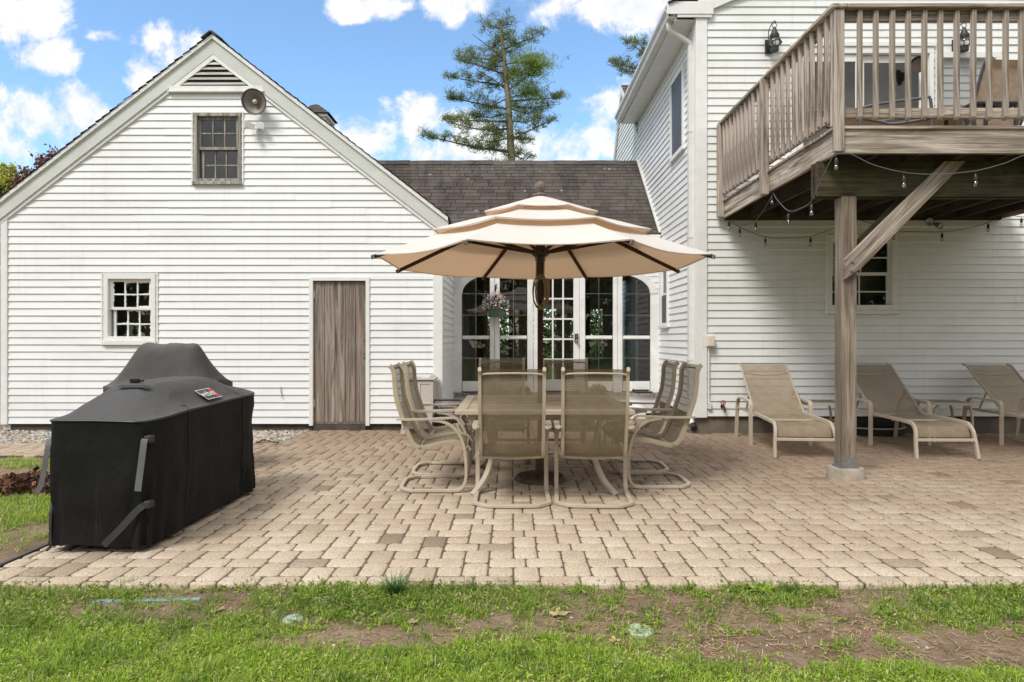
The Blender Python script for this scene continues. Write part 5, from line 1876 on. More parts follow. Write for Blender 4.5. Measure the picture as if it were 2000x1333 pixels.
tb = empty("patio_table", (TCX, TCY, 0)); tag(tb, "square beige slatted patio table under the parasol", "table")
hw = .735
mb = MB()
x0, x1, y0, y1 = TCX - hw, TCX + hw, TCY - hw, TCY + hw
z0, z1 = .682, .72
rw = .09
mb.box(x0, x1, y0, y0 + rw, z0, z1); mb.box(x0, x1, y1 - rw, y1, z0, z1); mb.box(x0, x0 + rw, y0 + rw, y1 - rw, z0, z1); mb.box(x1 - rw, x1, y0 + rw, y1 - rw, z0, z1)
mb.build("frame", M_FRAMEL, tb, bevel=.005)
mb = MB()
n = 14; yy = y0 + rw + .002
w = (2 * hw - 2 * rw - .004) / n
for k in range(n):
    ya, yb = yy + k * w, yy + (k + 1) * w - .003
    if abs((ya + yb) / 2 - TCY) < w * .75:
        mb.box(x0 + rw + .002, TCX - .035, ya, yb, z0 + .008, z1 - .004); mb.box(TCX + .035, x1 - rw - .002, ya, yb, z0 + .008, z1 - .004)
    else:
        for (a, b) in ((x0 + rw + .002, TCX - .0015), (TCX + .0015, x1 - rw - .002)):
            mb.box(a, b, ya, yb, z0 + .008, z1 - .004)
mb.build("table_top", M_TABLE, tb, bevel=.003)
for sx in (-1, 1):
    for sy in (-1, 1):
        mb = MB()
        c = catmull([(TCX + sx * .50, TCY + sy * .50, .68), (TCX + sx * .46, TCY + sy * .46, .50), (TCX + sx * .44, TCY + sy * .44, .30), (TCX + sx * .50, TCY + sy * .50, .12), (TCX + sx * .60, TCY + sy * .60, .0)], 5)
        mb.flat(c, .055, .03, side=(sx * .7, -sy * .7, 0)); mb.build("leg", M_FRAMEL, tb, smooth=40, bevel=.004)
mb = MB(); z = .30
mb.tube([(TCX + .44, TCY + .44, z), (TCX + .44, TCY - .44, z), (TCX - .44, TCY - .44, z), (TCX - .44, TCY + .44, z)], .012, 8, closed=True)
mb.box(x0 + .1, x1 - .1, y0 + .06, y0 + .09, z0 - .05, z0 - .001); mb.box(x0 + .1, x1 - .1, y1 - .09, y1 - .06, z0 - .05, z0 - .001)
mb.build("stretcher", M_FRAME, tb)

# ------------------------------------------------------------------ parasol
ub = empty("patio_umbrella", (TCX, TCY, 0)); tag(ub, "large three-tier beige patio parasol through the dining table", "parasol")
UX, UY = .262, 6.07
NS = 8


def tier(r0, z0, r1, z1, sag_edge, seg=12, rows=10, belly=.02):
    """Octagonal canopy ring from the outer edge (r0, z0) up to (r1, z1); panels sag between the ribs."""
    V, idx = [], {}
    mb = MB()
    for side in range(NS):
        a0 = math.pi / 8 + side * math.pi / 4; a1 = a0 + math.pi / 4
        for j in range(rows + 1):
            f = j / rows
            r_ = r0 + (r1 - r0) * f; z_ = z0 + (z1 - z0) * f
            for k in range(seg + 1):
                t = k / seg
                x = r_ * (math.cos(a0) * (1 - t) + math.cos(a1) * t); y = r_ * (math.sin(a0) * (1 - t) + math.sin(a1) * t)
                b = math.sin(math.pi * t)
                inw = 1 - .035 * b * (1 - f) ** 2
                dz = -sag_edge * b * (1 - f) ** 1.5 - belly * b * math.sin(math.pi * min(1, f * 1.0)) * .8
                dz += .004 * mnoise.noise(Vector((x * 4, y * 4, r0 * 9)))
                idx[(side, j, k)] = mb.vert((UX + x * inw, UY + y * inw, z_ + dz))
        for j in range(rows):
            for k in range(seg):
                mb.f.append([idx[(side, j, k)], idx[(side, j, k + 1)], idx[(side, j + 1, k + 1)], idx[(side, j + 1, k)]])
    return mb


cp = tier(1.53, 2.012, .40, 2.43, .028).build("canopy", M_CANVAS, ub, smooth=40)
tier(1.03, 2.256, .30, 2.475, .012, rows=6, belly=.012).build("middle_tier", M_CANVAS, ub, smooth=40)
tier(.55, 2.450, .02, 2.628, .008, rows=5, belly=.004).build("top_tier", M_CANVAS, ub, smooth=40)
# little battens that hold the vents apart, edge hems
mb = MB()
for (r_, z_) in ((1.52, 2.008), (1.02, 2.251), (.545, 2.445)):
    for s in range(NS):
        a0 = math.pi / 8 + s * math.pi / 4; a1 = a0 + math.pi / 4
        pts = []
        for k in range(9):
            t = k / 8; b = math.sin(math.pi * t)
            x = r_ * (math.cos(a0) * (1 - t) + math.cos(a1) * t); y = r_ * (math.sin(a0) * (1 - t) + math.sin(a1) * t)
            sg = .028 if r_ > 1.2 else (.012 if r_ > .8 else .008)
            pts.append((UX + x * (1 - .035 * b), UY + y * (1 - .035 * b), z_ - sg * b))
        mb.flat(pts, .012, .006)
mb.build("hem", M_CANVAS, ub)
for s in range(NS):
    a = math.pi / 8 + s * math.pi / 4
    c, sn = math.cos(a), math.sin(a)
    mb = MB(); mb.bar((UX + .06 * c, UY + .06 * sn, 2.53), (UX + 1.555 * c, UY + 1.538 * sn, 1.985), .026, .034)
    rb_ = mb.build("rib", M_BROWNW, ub, bevel=.003)
    mb = MB(); mb.bar((UX + .05 * c, UY + .05 * sn, 2.10), (UX + .78 * c, UY + .78 * sn, 2.255), .022, .028); mb.build("strut", M_BROWNW, rb_, bevel=.003)
    mb = MB(); mb.bar((UX + 1.532 * c, UY + 1.532 * sn, 1.993), (UX + 1.55 * c, UY + 1.55 * sn, 1.987), .028, .036); mb.build("rib_cap", M_STEEL, rb_, bevel=.004)
mb = MB(); mb.lathe([(.026, .07), (.026, 2.62)], (UX, UY, 0), 18); mb.build("pole", M_BROWNW, ub, smooth=40)
mb = MB(); mb.lathe([(.03, 2.0), (.045, 2.02), (.05, 2.06), (.075, 2.075), (.08, 2.12), (.05, 2.13), (.045, 2.18), (.03, 2.19)], (UX, UY, 0), 20); mb.build("hub", M_BLACKP, ub, smooth=40)
mb = MB(); mb.lathe([(.03, 2.615), (.06, 2.63), (.055, 2.645), (.028, 2.655), (.03, 2.668), (.048, 2.69), (.052, 2.715), (.045, 2.742), (.02, 2.76), (0, 2.763)], (UX, UY, 0), 20); mb.build("finial", M_FINIAL, ub, smooth=50)
mb = MB(); mb.lathe([(.24, 0), (.24, .025), (.225, .035), (.05, .075), (.045, .30), (.032, .305)], (UX, UY, 0), 36)
for k in range(24):
    a = k * math.pi / 12
    mb.bar((UX + .07 * math.cos(a), UY + .07 * math.sin(a), .074), (UX + .21 * math.cos(a), UY + .21 * math.sin(a), .042), .010, .012)
mb.build("base", M_UBASE, ub, smooth=30)
mb = MB()
for k in range(5):
    w_, h_, off = .055 + .006 * (k % 3), .14 + .012 * (k % 2), (k - 2) * .010
    pts = [(UX + off * .8 + w_ * math.cos(t * .3491), UY - .045 - .005 * k, 1.74 + h_ * math.sin(t * .3491) - (k % 3) * .012) for t in range(18)]
    mb.tube(pts, .006, 6, closed=True)
mb.tube([(UX - .035, UY - .03, 2.06), (UX - .04, UY - .035, 1.86)], .006, 6); mb.tube([(UX + .035, UY - .03, 2.06), (UX + .03, UY - .035, 1.86)], .006, 6)
mb.build("rope", M_ROPE, ub)
mb = MB(); mb.box(UX + .03, UX + .085, UY - .05, UY + .01, 1.69, 1.86); mb.build("rope_pouch", M_ROPE, ub, bevel=.012, seg=2)
mb = MB(); mb.lathe([(.034, 1.66), (.036, 1.70), (.034, 2.0)], (UX, UY, 0), 18); mb.build("collar", M_BRONZE, ub, smooth=40)

# ------------------------------------------------------------------ loungers and side tables
def make_lounger():
    o = empty("sun_lounger", (0, 0, 0))
    hw = .30
    seat = [(.045, .225), (.055, .275), (.09, .335), (.15, .362), (.5, .372), (.9, .375)]
    back = [(.905, .378), (1.05, .50), (1.25, .655), (1.45, .81), (1.56, .905), (1.61, .945), (1.68, .955)]
    sp = [(p.x, p.y) for p in catmull([(a, b, 0) for a, b in seat], 3)]
    bp_ = [(p.x, p.y) for p in catmull([(a, b, 0) for a, b in back], 3)]
    mb = MB(); sling_strip(mb, sp, -hw + .01, hw - .01, .035, 8); mb.build("seat_sling", M_SLINGL, o, world_space=False, smooth=60)
    mb = MB(); sling_strip(mb, bp_, -hw + .01, hw - .01, .02, 8); mb.build("back_sling", M_SLINGL, o, world_space=False, smooth=60)
    for s in (-1, 1):
        x = s * (hw + .003)
        pts = catmull([(x + s * .028, -.03, .0), (x + s * .02, .0, .16), (x + s * .008, .025, .29), (x, .08, .352), (x, .16, .375), (x, .6, .384), (x, 1.2, .384), (x, 1.42, .384)], 4)
        mb = MB(); mb.flat(pts, .030, .036, side=(1, 0, 0)); mb.build("leg", M_FRAMEL, o, world_space=False, smooth=40, bevel=.005)
        mb = MB(); mb.tube([(x * .97, a, b + .004) for a, b in bp_], .014, 8); mb.build("back_rail", M_FRAME, o, world_space=False, smooth=60)
        xa = s * (hw + .055)
        mb = MB(); mb.flat(catmull([(xa, .87, .0), (xa, .868, .25), (xa, .868, .46), (xa, .885, .515), (xa, .94, .535), (xa, 1.3, .54), (xa, 1.42, .53), (xa, 1.49, .49), (xa, 1.53, .40), (xa, 1.60, .0)], 5), .044, .022, side=(1, 0, 0))
        mb.build("arm", M_FRAMEL, o, world_space=False, smooth=40, bevel=.004)
        mb = MB(); mb.bar((x * .9, 1.40, .37), (x * .9, 1.24, .64), .016, .016); mb.bar((x, .868, .38), (xa, .868, .38), .02, .02); mb.bar((x, 1.40, .384), (xa, 1.53, .39), .02, .02); mb.build("brace", M_FRAME, o, world_space=False)
    mb = MB(); mb.box(-hw - .012, hw + .012, -.012, .018, .185, .218); mb.build("foot_bar", M_FRAMEL, o, world_space=False, bevel=.004)
    for y in (.5, .88):
        mb = MB(); mb.bar((-hw, y, .358), (hw, y, .358), .02, .02); mb.build("seat_bar", M_FRAMEL, o, world_space=False)
    mb = MB(); mb.tube(catmull([(-hw + .01, 1.5, .862), (-hw * .4, 1.49, .835), (hw * .4, 1.49, .835), (hw - .01, 1.5, .862)], 4), .008, 8)
    for k in range(4):
        y = .955 + k * .1
        mb.tube([(-hw, 1.3 - .1 * k, .372), (hw, 1.3 - .1 * k, .372)] if k == 0 else [(-hw, 1.3, .372), (-hw + .02, 1.3, .36)], .009, 6)
    mb.build("back_bar", M_FRAME, o, world_space=False, smooth=60)
    return o


lg0 = make_lounger()
for i, (x, y, a, lab) in enumerate([(3.205, 7.16, -5.5, "tan sling sun lounger left of the timber deck post"),
                                    (4.72, 7.13, -1.0, "tan sling sun lounger in the middle, half behind the timber deck post"),
                                    (6.32, 7.14, -1.5, "tan sling sun lounger at the right end of the row, cut by the picture edge")]):
    o = lg0 if i == 0 else copy_tree(lg0)
    o.location = (x, y, .001); o.rotation_euler = (0, 0, R(a))
    tag(o, lab, "sun lounger", "sun loungers along the house wall")


def make_side_table():
    o = empty("side_table", (0, 0, 0)); h = .5; w = .255
    mb = MB(); mb.box(-w + .02, w - .02, -w + .02, w - .02, h - .012, h - .004); mb.build("table_top", M_GLASST, o, world_space=False)
    mb = MB()
    rect_pts = [(-w, -w), (w, -w), (w, w), (-w, w)]
    mb.sweep(catmull([(a, b, h - .012) for a, b in [(-w + .03, -w), (w - .03, -w), (w, -w + .03), (w, w - .03), (w - .03, w), (-w + .03, w), (-w, w - .03), (-w, -w + .03)]], 3, closed=True), [(-.012, -.014), (.012, -.014), (.012, .014), (-.012, .014)], closed=True)
    mb.build("frame", M_FRAMEL, o, world_space=False, smooth=40)
    for sx in (-1, 1):
        for sy in (-1, 1):
            mb = MB(); mb.flat(catmull([(sx * (w - .075), sy * (w - .02), h - .026), (sx * (w - .05), sy * (w - .03), h - .08), (sx * (w - .03), sy * (w - .035), h - .2), (sx * (w - .03), sy * (w - .035), .0)], 4), .032, .02, side=(0, 1, 0))
            mb.build("leg", M_FRAMEL, o, world_space=False, smooth=40)
    mb = MB(); q = w - .03
    for (a, b) in (((-q, -q), (q, -q)), ((q, -q), (q, q)), ((q, q), (-q, q)), ((-q, q), (-q, -q))):
        mb.bar((a[0], a[1], .24), (b[0], b[1], .24), .012, .03)
    mb.build("stretcher", M_FRAME, o, world_space=False)
    return o


st0 = make_side_table()
st0.location = (3.96, 8.43, .001); st0.rotation_euler = (0, 0, R(-4)); tag(st0, "glass-topped side table between the left lounger and the timber post", "side table", "glass side tables between the loungers")
st1 = copy_tree(st0); st1.location = (5.55, 8.43, .001); st1.rotation_euler = (0, 0, R(-6)); tag(st1, "glass-topped side table between the middle and the right lounger", "side table", "glass side tables between the loungers")

# ------------------------------------------------------------------ storage cabinet and hose cart by the garage corner
o = empty("storage_cabinet", (-1.3, 9.15, 0)); tag(o, "small taupe resin storage cabinet behind the dining chairs at the garage corner", "cabinet")
x0, x1, y0, y1, h = -1.53, -1.07, 9.0, 9.34, .735
mb = MB(); mb.box(x0 + .01, x1 - .01, y0 + .02, y1, .06, h); mb.build("body", M_RESIN, o, bevel=.006)
for (a, b) in ((x0 + .012, (x0 + x1) / 2 - .002), ((x0 + x1) / 2 + .002, x1 - .012)):
    mb = MB(); rect_frame(mb, a, b, .07, h - .012, .04, y0, y0 + .0195); mb.box(a + .04, b - .04, y0 + .008, y0 + .0195, .11, h - .05); mb.box(a + .04, b - .04, y0 + .002, y0 + .0079, .39, .43); mb.build("door", M_RESIN, o, bevel=.004)
mb = MB(); mb.box(x0 - .015, x1 + .015, y0 - .02, y1, h + .001, h + .035); mb.prism([(x1 - .09, h + .0355), (x1 + .0, h + .0355), (x1 - .04, h + .085)], y0 + .05, y0 + .07); mb.prism([(x1 - .09, h + .0355), (x1 + .0, h + .0355), (x1 - .04, h + .085)], y1 - .08, y1 - .06); mb.box(x0 + .16, x0 + .27, y0 + .08, y0 + .12, h + .0355, h + .05); mb.build("lid", M_RESIN, o, bevel=.006)
for (a, b) in ((x0, x0 + .06), (x1 - .06, x1)):
    mb = MB(); mb.box(a, b, y0 + .01, y0 + .07, 0, .059); mb.box(a, b, y1 - .07, y1 - .01, 0, .059); mb.build("foot", M_RESIN, o)
o = empty("hose_cart", (-.78, 8.9, 0)); tag(o, "black garden hose cart beside the taupe storage cabinet", "hose reel")
cx, cy = ax(872, 8.9), 8.9
for sx in (-.15, .15):
    mb = MB(); mb.lathe([(.0, -.012), (.17, -.012), (.17, .012), (.0, .012)], (cx + sx, cy, .25), 22, 'x'); mb.build("reel_disc", M_BLACKP, o)
    mb = MB(); mb.tube([(cx + sx * 1.2, cy - .2, .02), (cx + sx * 1.2, cy, .25), (cx + sx * 1.2, cy + .2, .02), (cx + sx * 1.2, cy - .2, .02)], .012, 8); mb.tube([(cx + sx * 1.2, cy, .25), (cx + sx * 1.2, cy + .16, .46)], .012, 8); mb.build("side_frame", M_BLACK, o)
mb = MB()
for k in range(7):
    mb.tube([(cx - .12 + k * .04, cy + .12 * math.cos(t * .3927), .25 + .12 * math.sin(t * .3927)) for t in range(16)], .016, 6, closed=True)
mb.build("hose", M_INK, o, smooth=60)
mb = MB(); mb.tube([(cx - .18, cy + .16, .46), (cx + .18, cy + .16, .46)], .014, 8); mb.build("grip", M_BLACKP, o)


# ------------------------------------------------------------------ covered grills
def fabric_cover(name, cx, cy, hx, hy, rad, H, zb, mat, parent, seed, fold=.018, flare=0.03, nseg=176, hem=None):
    """A draped cover: rings of a rounded rectangle, then the top closes in over the height field H(x, y)."""
    per = []
    for k in range(nseg):
        a = 2 * math.pi * k / nseg
        c, s = math.cos(a), math.sin(a)
        e = .24
        x = math.copysign(abs(c) ** e, c); y = math.copysign(abs(s) ** e, s)
        per.append((x, y))
    V, Fc = [], []

    def nz(p, f, s=0):
        return mnoise.noise(Vector((p[0] * f, p[1] * f, p[2] * f + seed + s)))
    rows = []
    NB = 16
    for j in range(NB + 1):
        f = j / NB
        row = []
        for k, (ux, uy) in enumerate(per):
            X, Y = cx + ux * hx, cy + uy * hy
            zs = H(X, Y)
            bot = zb + (.02 * nz((X * 2, Y * 2, 0), 1.3, 9)) + (hem(X, Y) if hem else 0)
            z = bot + (zs - bot) * f
            fl = 1 + flare * (1 - f) ** 2 * .5
            arc = k / nseg * 2 * math.pi
            w = (1 - f) ** .8 * fold * (nz((X * 1.0, Y * 1.0, z * .25), 4.2) + .6 * math.sin(arc * 17 + seed + 2 * nz((X, Y, z), 1.5)) * (1 - f)) + .016 * nz((X, Y, z), 5.5, 4) + .018 * nz((X, Y, z), 2.3, 14) - .012 * abs(nz((X, Y, z * .4), 8.0, 24))
            l = math.hypot(ux, uy)
            if f > .93: w *= .4
            row.append((X + (ux * hx * (fl - 1)) + ux / l * w, Y + uy * hy * (fl - 1) + uy / l * w, z))
        rows.append(row)
    scs = [.985, .965, .94, .91, .87, .83, .79, .74, .69, .64, .58, .52, .46, .4, .34, .28, .22, .16, .10, .05]
    for sc in scs:
        row = []
        for (ux, uy) in per:
            X, Y = cx + ux * hx * sc, cy + uy * hy * sc
            z = H(X, Y) + (.010 * nz((X, Y, 0), 6.0, 2) + .012 * nz((X * 1.4, Y * .7, 0), 3.0, 6) - .014 * abs(nz((X * 1.2, Y * .8, 1), 5.0, 16))) * min(1, (1 - sc) * 8) + .002 * (1 if sc > .95 else 0)
            row.append((X, Y, z))
        rows.append(row)
    mb = MB()
    for row in rows:
        for p in row: mb.v.append(p)
    for j in range(len(rows) - 1):
        for k in range(nseg):
            k2 = (k + 1) % nseg
            mb.f.append([j * nseg + k, j * nseg + k2, (j + 1) * nseg + k2, (j + 1) * nseg + k])
    c = mb.vert((cx, cy, H(cx, cy)))
    b = (len(rows) - 1) * nseg
    for k in range(nseg): mb.f.append([b + k, b + (k + 1) % nseg, c])
    return mb.build(name, mat, parent, smooth=75), rows, nseg


def sst(a, b, x):
    t = max(0, min(1, (x - a) / (b - a))); return t * t * (3 - 2 * t)


gx, gy, ghx, ghy = -2.53, 4.84, .337, .865


def ramp01(a, b, q):
    t = max(0, min(1, (q - a) / (b - a)))
    return .6 * t + .4 * t * t * (3 - 2 * t)


def H1(x, y):
    ry = ramp01(4.0, 4.52, y) * (1 - .62 * ramp01(5.28, 5.68, y))
    rx = ramp01(gx - ghx - .02, gx - ghx + .13, x) * (1 - .95 * ramp01(gx + .04, gx + ghx + .01, x))
    base = .798 + .03 * (y - 4.0) / 1.7
    return base + .172 * ry * rx + .012 * rx


g1 = empty("covered_grill", (gx, gy, 0)); tag(g1, "long grill under a black fabric cover with hanging straps and a logo patch", "grill")
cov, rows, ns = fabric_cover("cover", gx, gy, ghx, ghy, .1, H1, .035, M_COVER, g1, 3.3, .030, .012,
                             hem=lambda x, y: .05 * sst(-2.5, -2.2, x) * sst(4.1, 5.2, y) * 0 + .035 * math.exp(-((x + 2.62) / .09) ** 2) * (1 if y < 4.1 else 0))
# seam piping round the shoulder and down the side panels
mb = MB()
r_ = rows[16]
mb.tube([(p[0] + (p[0] - gx) * .012, p[1] + (p[1] - gy) * .006, p[2] - .004) for p in r_], .0035, 5, closed=True)
for (kx, ky) in ((gx + ghx, 4.50), (gx + ghx, 5.36)):
    line = []
    for row in rows[:24]:
        p = min(row, key=lambda q: (q[1] - ky) ** 2 + (q[0] - (gx + ghx)) ** 2 * .2)
        line.append((p[0] + .003, p[1], p[2]))
    mb.tube(line, .003, 5)
mb.build("seam", M_BLACKP, cov)


def ribbon(pts, w, mat, parent, name="strap", side=(1, 0, 0)):
    mb = MB(); mb.sweep(catmull(pts, 6), [(-w / 2, -.0012), (w / 2, -.0012), (w / 2, .0012), (-w / 2, .0012)], side=side)
    return mb.build(name, mat, parent)


yf = gy - ghy - .022
sx = at(288, 860, yf)
ribbon([at(291, 862, 4.02), at(283, 858, 3.97), at(279, 880, 3.955), at(276, 905, 3.95), at(272, 935, 3.945), at(269, 960, 3.94)], .040, M_STRAP, cov)
mb = MB(); a = at(292, 858, 4.00); mb.box(a[0] - .022, a[0] + .02, a[1] - .03, a[1] + .03, a[2] - .022, a[2] + .022); mb.build("buckle", M_STRAPB, cov, bevel=.006)
ribbon([at(291, 985, 4.02), at(280, 988, 3.97), at(262, 1003, 3.95), at(238, 1030, 3.93), at(218, 1050, 3.92), at(202, 1066, 3.915)], .040, M_STRAPB, cov, side=(.6, 0, -.75))
mb = MB(); a = at(291, 985, 4.00); mb.box(a[0] - .022, a[0] + .02, a[1] - .03, a[1] + .03, a[2] - .022, a[2] + .022); mb.build("buckle", M_STRAPB, cov, bevel=.006)
ribbon([at(97, 858, 4.02), at(94, 870, 3.99), at(90, 895, 3.98), at(85, 925, 3.98), at(79, 950, 3.98), at(70, 964, 3.98)], .034, M_STRAP, cov)
ribbon([at(102, 985, 4.02), at(99, 998, 3.99), at(98, 1020, 3.98), at(98, 1050, 3.98), at(98, 1068, 3.98), at(90, 1076, 3.98)], .016, M_STRAPB, cov)


def on_top(x, y, d=.004):
    return Vector((x, y, H1(x, y) + d))


# carrying strip and clip on the near slope
def patch(parent, name, mat, x0, x1, y0, y1, d, n=10):
    mb = MB()
    for i in range(n):
        for j in range(n):
            q = []
            for (a, b) in ((i, j), (i + 1, j), (i + 1, j + 1), (i, j + 1)):
                q.append(on_top(x0 + (x1 - x0) * a / n, y0 + (y1 - y0) * b / n, d))
            mb.face(q)
    return mb.build(name, mat, parent)


ya = 4.44
patch(cov, "carry_strip", M_STRAPB, ax(232, ya) + .0, ax(292, ya), ya - .022, ya + .022, .012)
mb = MB(); p = on_top(ax(264, 4.6), 4.6); mb.box(p.x - .03, p.x + .03, p.y - .02, p.y + .02, p.z + .001, p.z + .03); mb.tube([(p.x + .02, p.y, p.z + .02), (p.x + .06, p.y, p.z + .012)], .01, 8); mb.build("clip", M_BLACKP, cov, bevel=.004)
# logo patch on the slope that faces the patio
def slope_frame(x, y):
    p = on_top(x, y, .010); e = .01
    dx = Vector((0, 1, (H1(x, y + e) - H1(x, y - e)) / (2 * e))).normalized()      # along the grill, away from the lawn
    dn = Vector((-1, 0, -(H1(x + e, y) - H1(x - e, y)) / (2 * e))).normalized()    # up the slope
    return p, dx, dn


lp, lu, lv = slope_frame(gx + .245, 4.93)
ln = lu.cross(lv).normalized()
if ln.z < 0: ln = -ln


def lquad(u0, u1, v0, v1, d, mat, name, parent):
    mb = MB(); mb.face([lp + lu * u0 + lv * v0 + ln * d, lp + lu * u1 + lv * v0 + ln * d, lp + lu * u1 + lv * v1 + ln * d, lp + lu * u0 + lv * v1 + ln * d])
    return mb.build(name, mat, parent)


lb = lquad(-.115, .115, -.06, .06, .006, M_WHITE, "logo_patch", cov)
lquad(-.109, .109, -.054, .054, .0075, M_BLACKP, "logo_ground", lb)
lquad(.048, .105, -.05, .05, .009, M_RED, "red_block", lb)
fc = bpy.data.curves.new("logo_text", 'FONT'); fc.body = "weber"; fc.size = .088; fc.align_x = 'CENTER'; fc.align_y = 'CENTER'
fo = bpy.data.objects.new("logo_text", fc); COL.objects.link(fo)
bpy.context.view_layer.update()
dg = bpy.context.evaluated_depsgraph_get()
tm = bpy.data.meshes.new_from_object(fo.evaluated_get(dg))
bpy.data.objects.remove(fo)
tm.materials.clear(); tm.materials.append(M_WHITE)
to = bpy.data.objects.new("logo_text", tm); COL.objects.link(to)
Mx = Matrix((lu, lv, ln)).transposed().to_4x4(); Mx.translation = lp + ln * .0105 + lu * -.022
tm.transform(Mx); to.parent = lb
to.location = Vector((0, 0, 0))
to.matrix_parent_inverse = Matrix.Identity(4)
b = Vector((0, 0, 0)); q = lb
while q is not None:
    b += q.location; q = q.parent
to.location = -b
# casters just showing under the hem
for (x, y) in ((gx - .22, 4.15), (gx + .22, 4.15), (gx + .24, 5.52), (gx - .22, 5.52)):
    mb = MB(); mb.lathe([(0, -.016), (.04, -.016), (.045, 0), (.04, .016), (0, .016)], (x, y, .044), 16, 'x'); mb.box(x - .02, x + .02, y - .02, y + .02, .08, .12); mb.build("caster", M_BLACKP, g1)

g2x, g2y = -3.345, 6.42
G2 = 6.40


def H2(x, y):
    u = (x - g2x)
    # lid hump over low side shelves
    lin = lambda a, b, q: .75 * max(0, min(1, (q - a) / (b - a))) + .25 * sst(a, b, q)
    hump = lin(-.51, -.24, u) * (1 - lin(.24, .52, u))
    dy = 1 - sst(.03, .40, abs(y - g2y))
    return .855 + .415 * (hump ** .9) * dy + .010 * mnoise.noise(Vector((x * 5, y * 5, 2))) - .03 * abs(mnoise.noise(Vector((x * 4 + y * 3, y * 2.0, 7))))


g2 = empty("covered_grill", (g2x, g2y, 0)); tag(g2, "domed grill under a faded dark grey cover standing behind the black covered one", "grill")
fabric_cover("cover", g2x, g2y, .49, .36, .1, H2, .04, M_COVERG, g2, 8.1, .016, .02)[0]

# ------------------------------------------------------------------ trees
def limb(mb, pts, r0, r1, n=7):
    P = catmull(pts, 4)
    m = len(P)
    mb.tube(P, 1.0, n, scale=[r0 + (r1 - r0) * i / (m - 1) for i in range(m)])
    return P


def needles(points, n, L, r, spread, seed):
    g = np.random.default_rng(seed)
    P = np.repeat(np.array(points), n, 0)
    P = P + g.normal(0, spread, P.shape) * np.array([1, 1, .55])
    d = g.normal(size=P.shape); d[:, 2] = np.abs(d[:, 2]) * .7 + .1
    d /= np.linalg.norm(d, axis=1)[:, None]
    s = np.cross(d, g.normal(size=P.shape)); s /= np.linalg.norm(s, axis=1)[:, None]
    l = (L * (.6 + .7 * g.random(len(P))))[:, None]
    v = np.stack([P - s * r, P + s * r, P + d * l + s * r * .3, P + d * l - s * r * .3], 1).reshape(-1, 3)
    return v, np.arange(len(P) * 4).reshape(-1, 4)


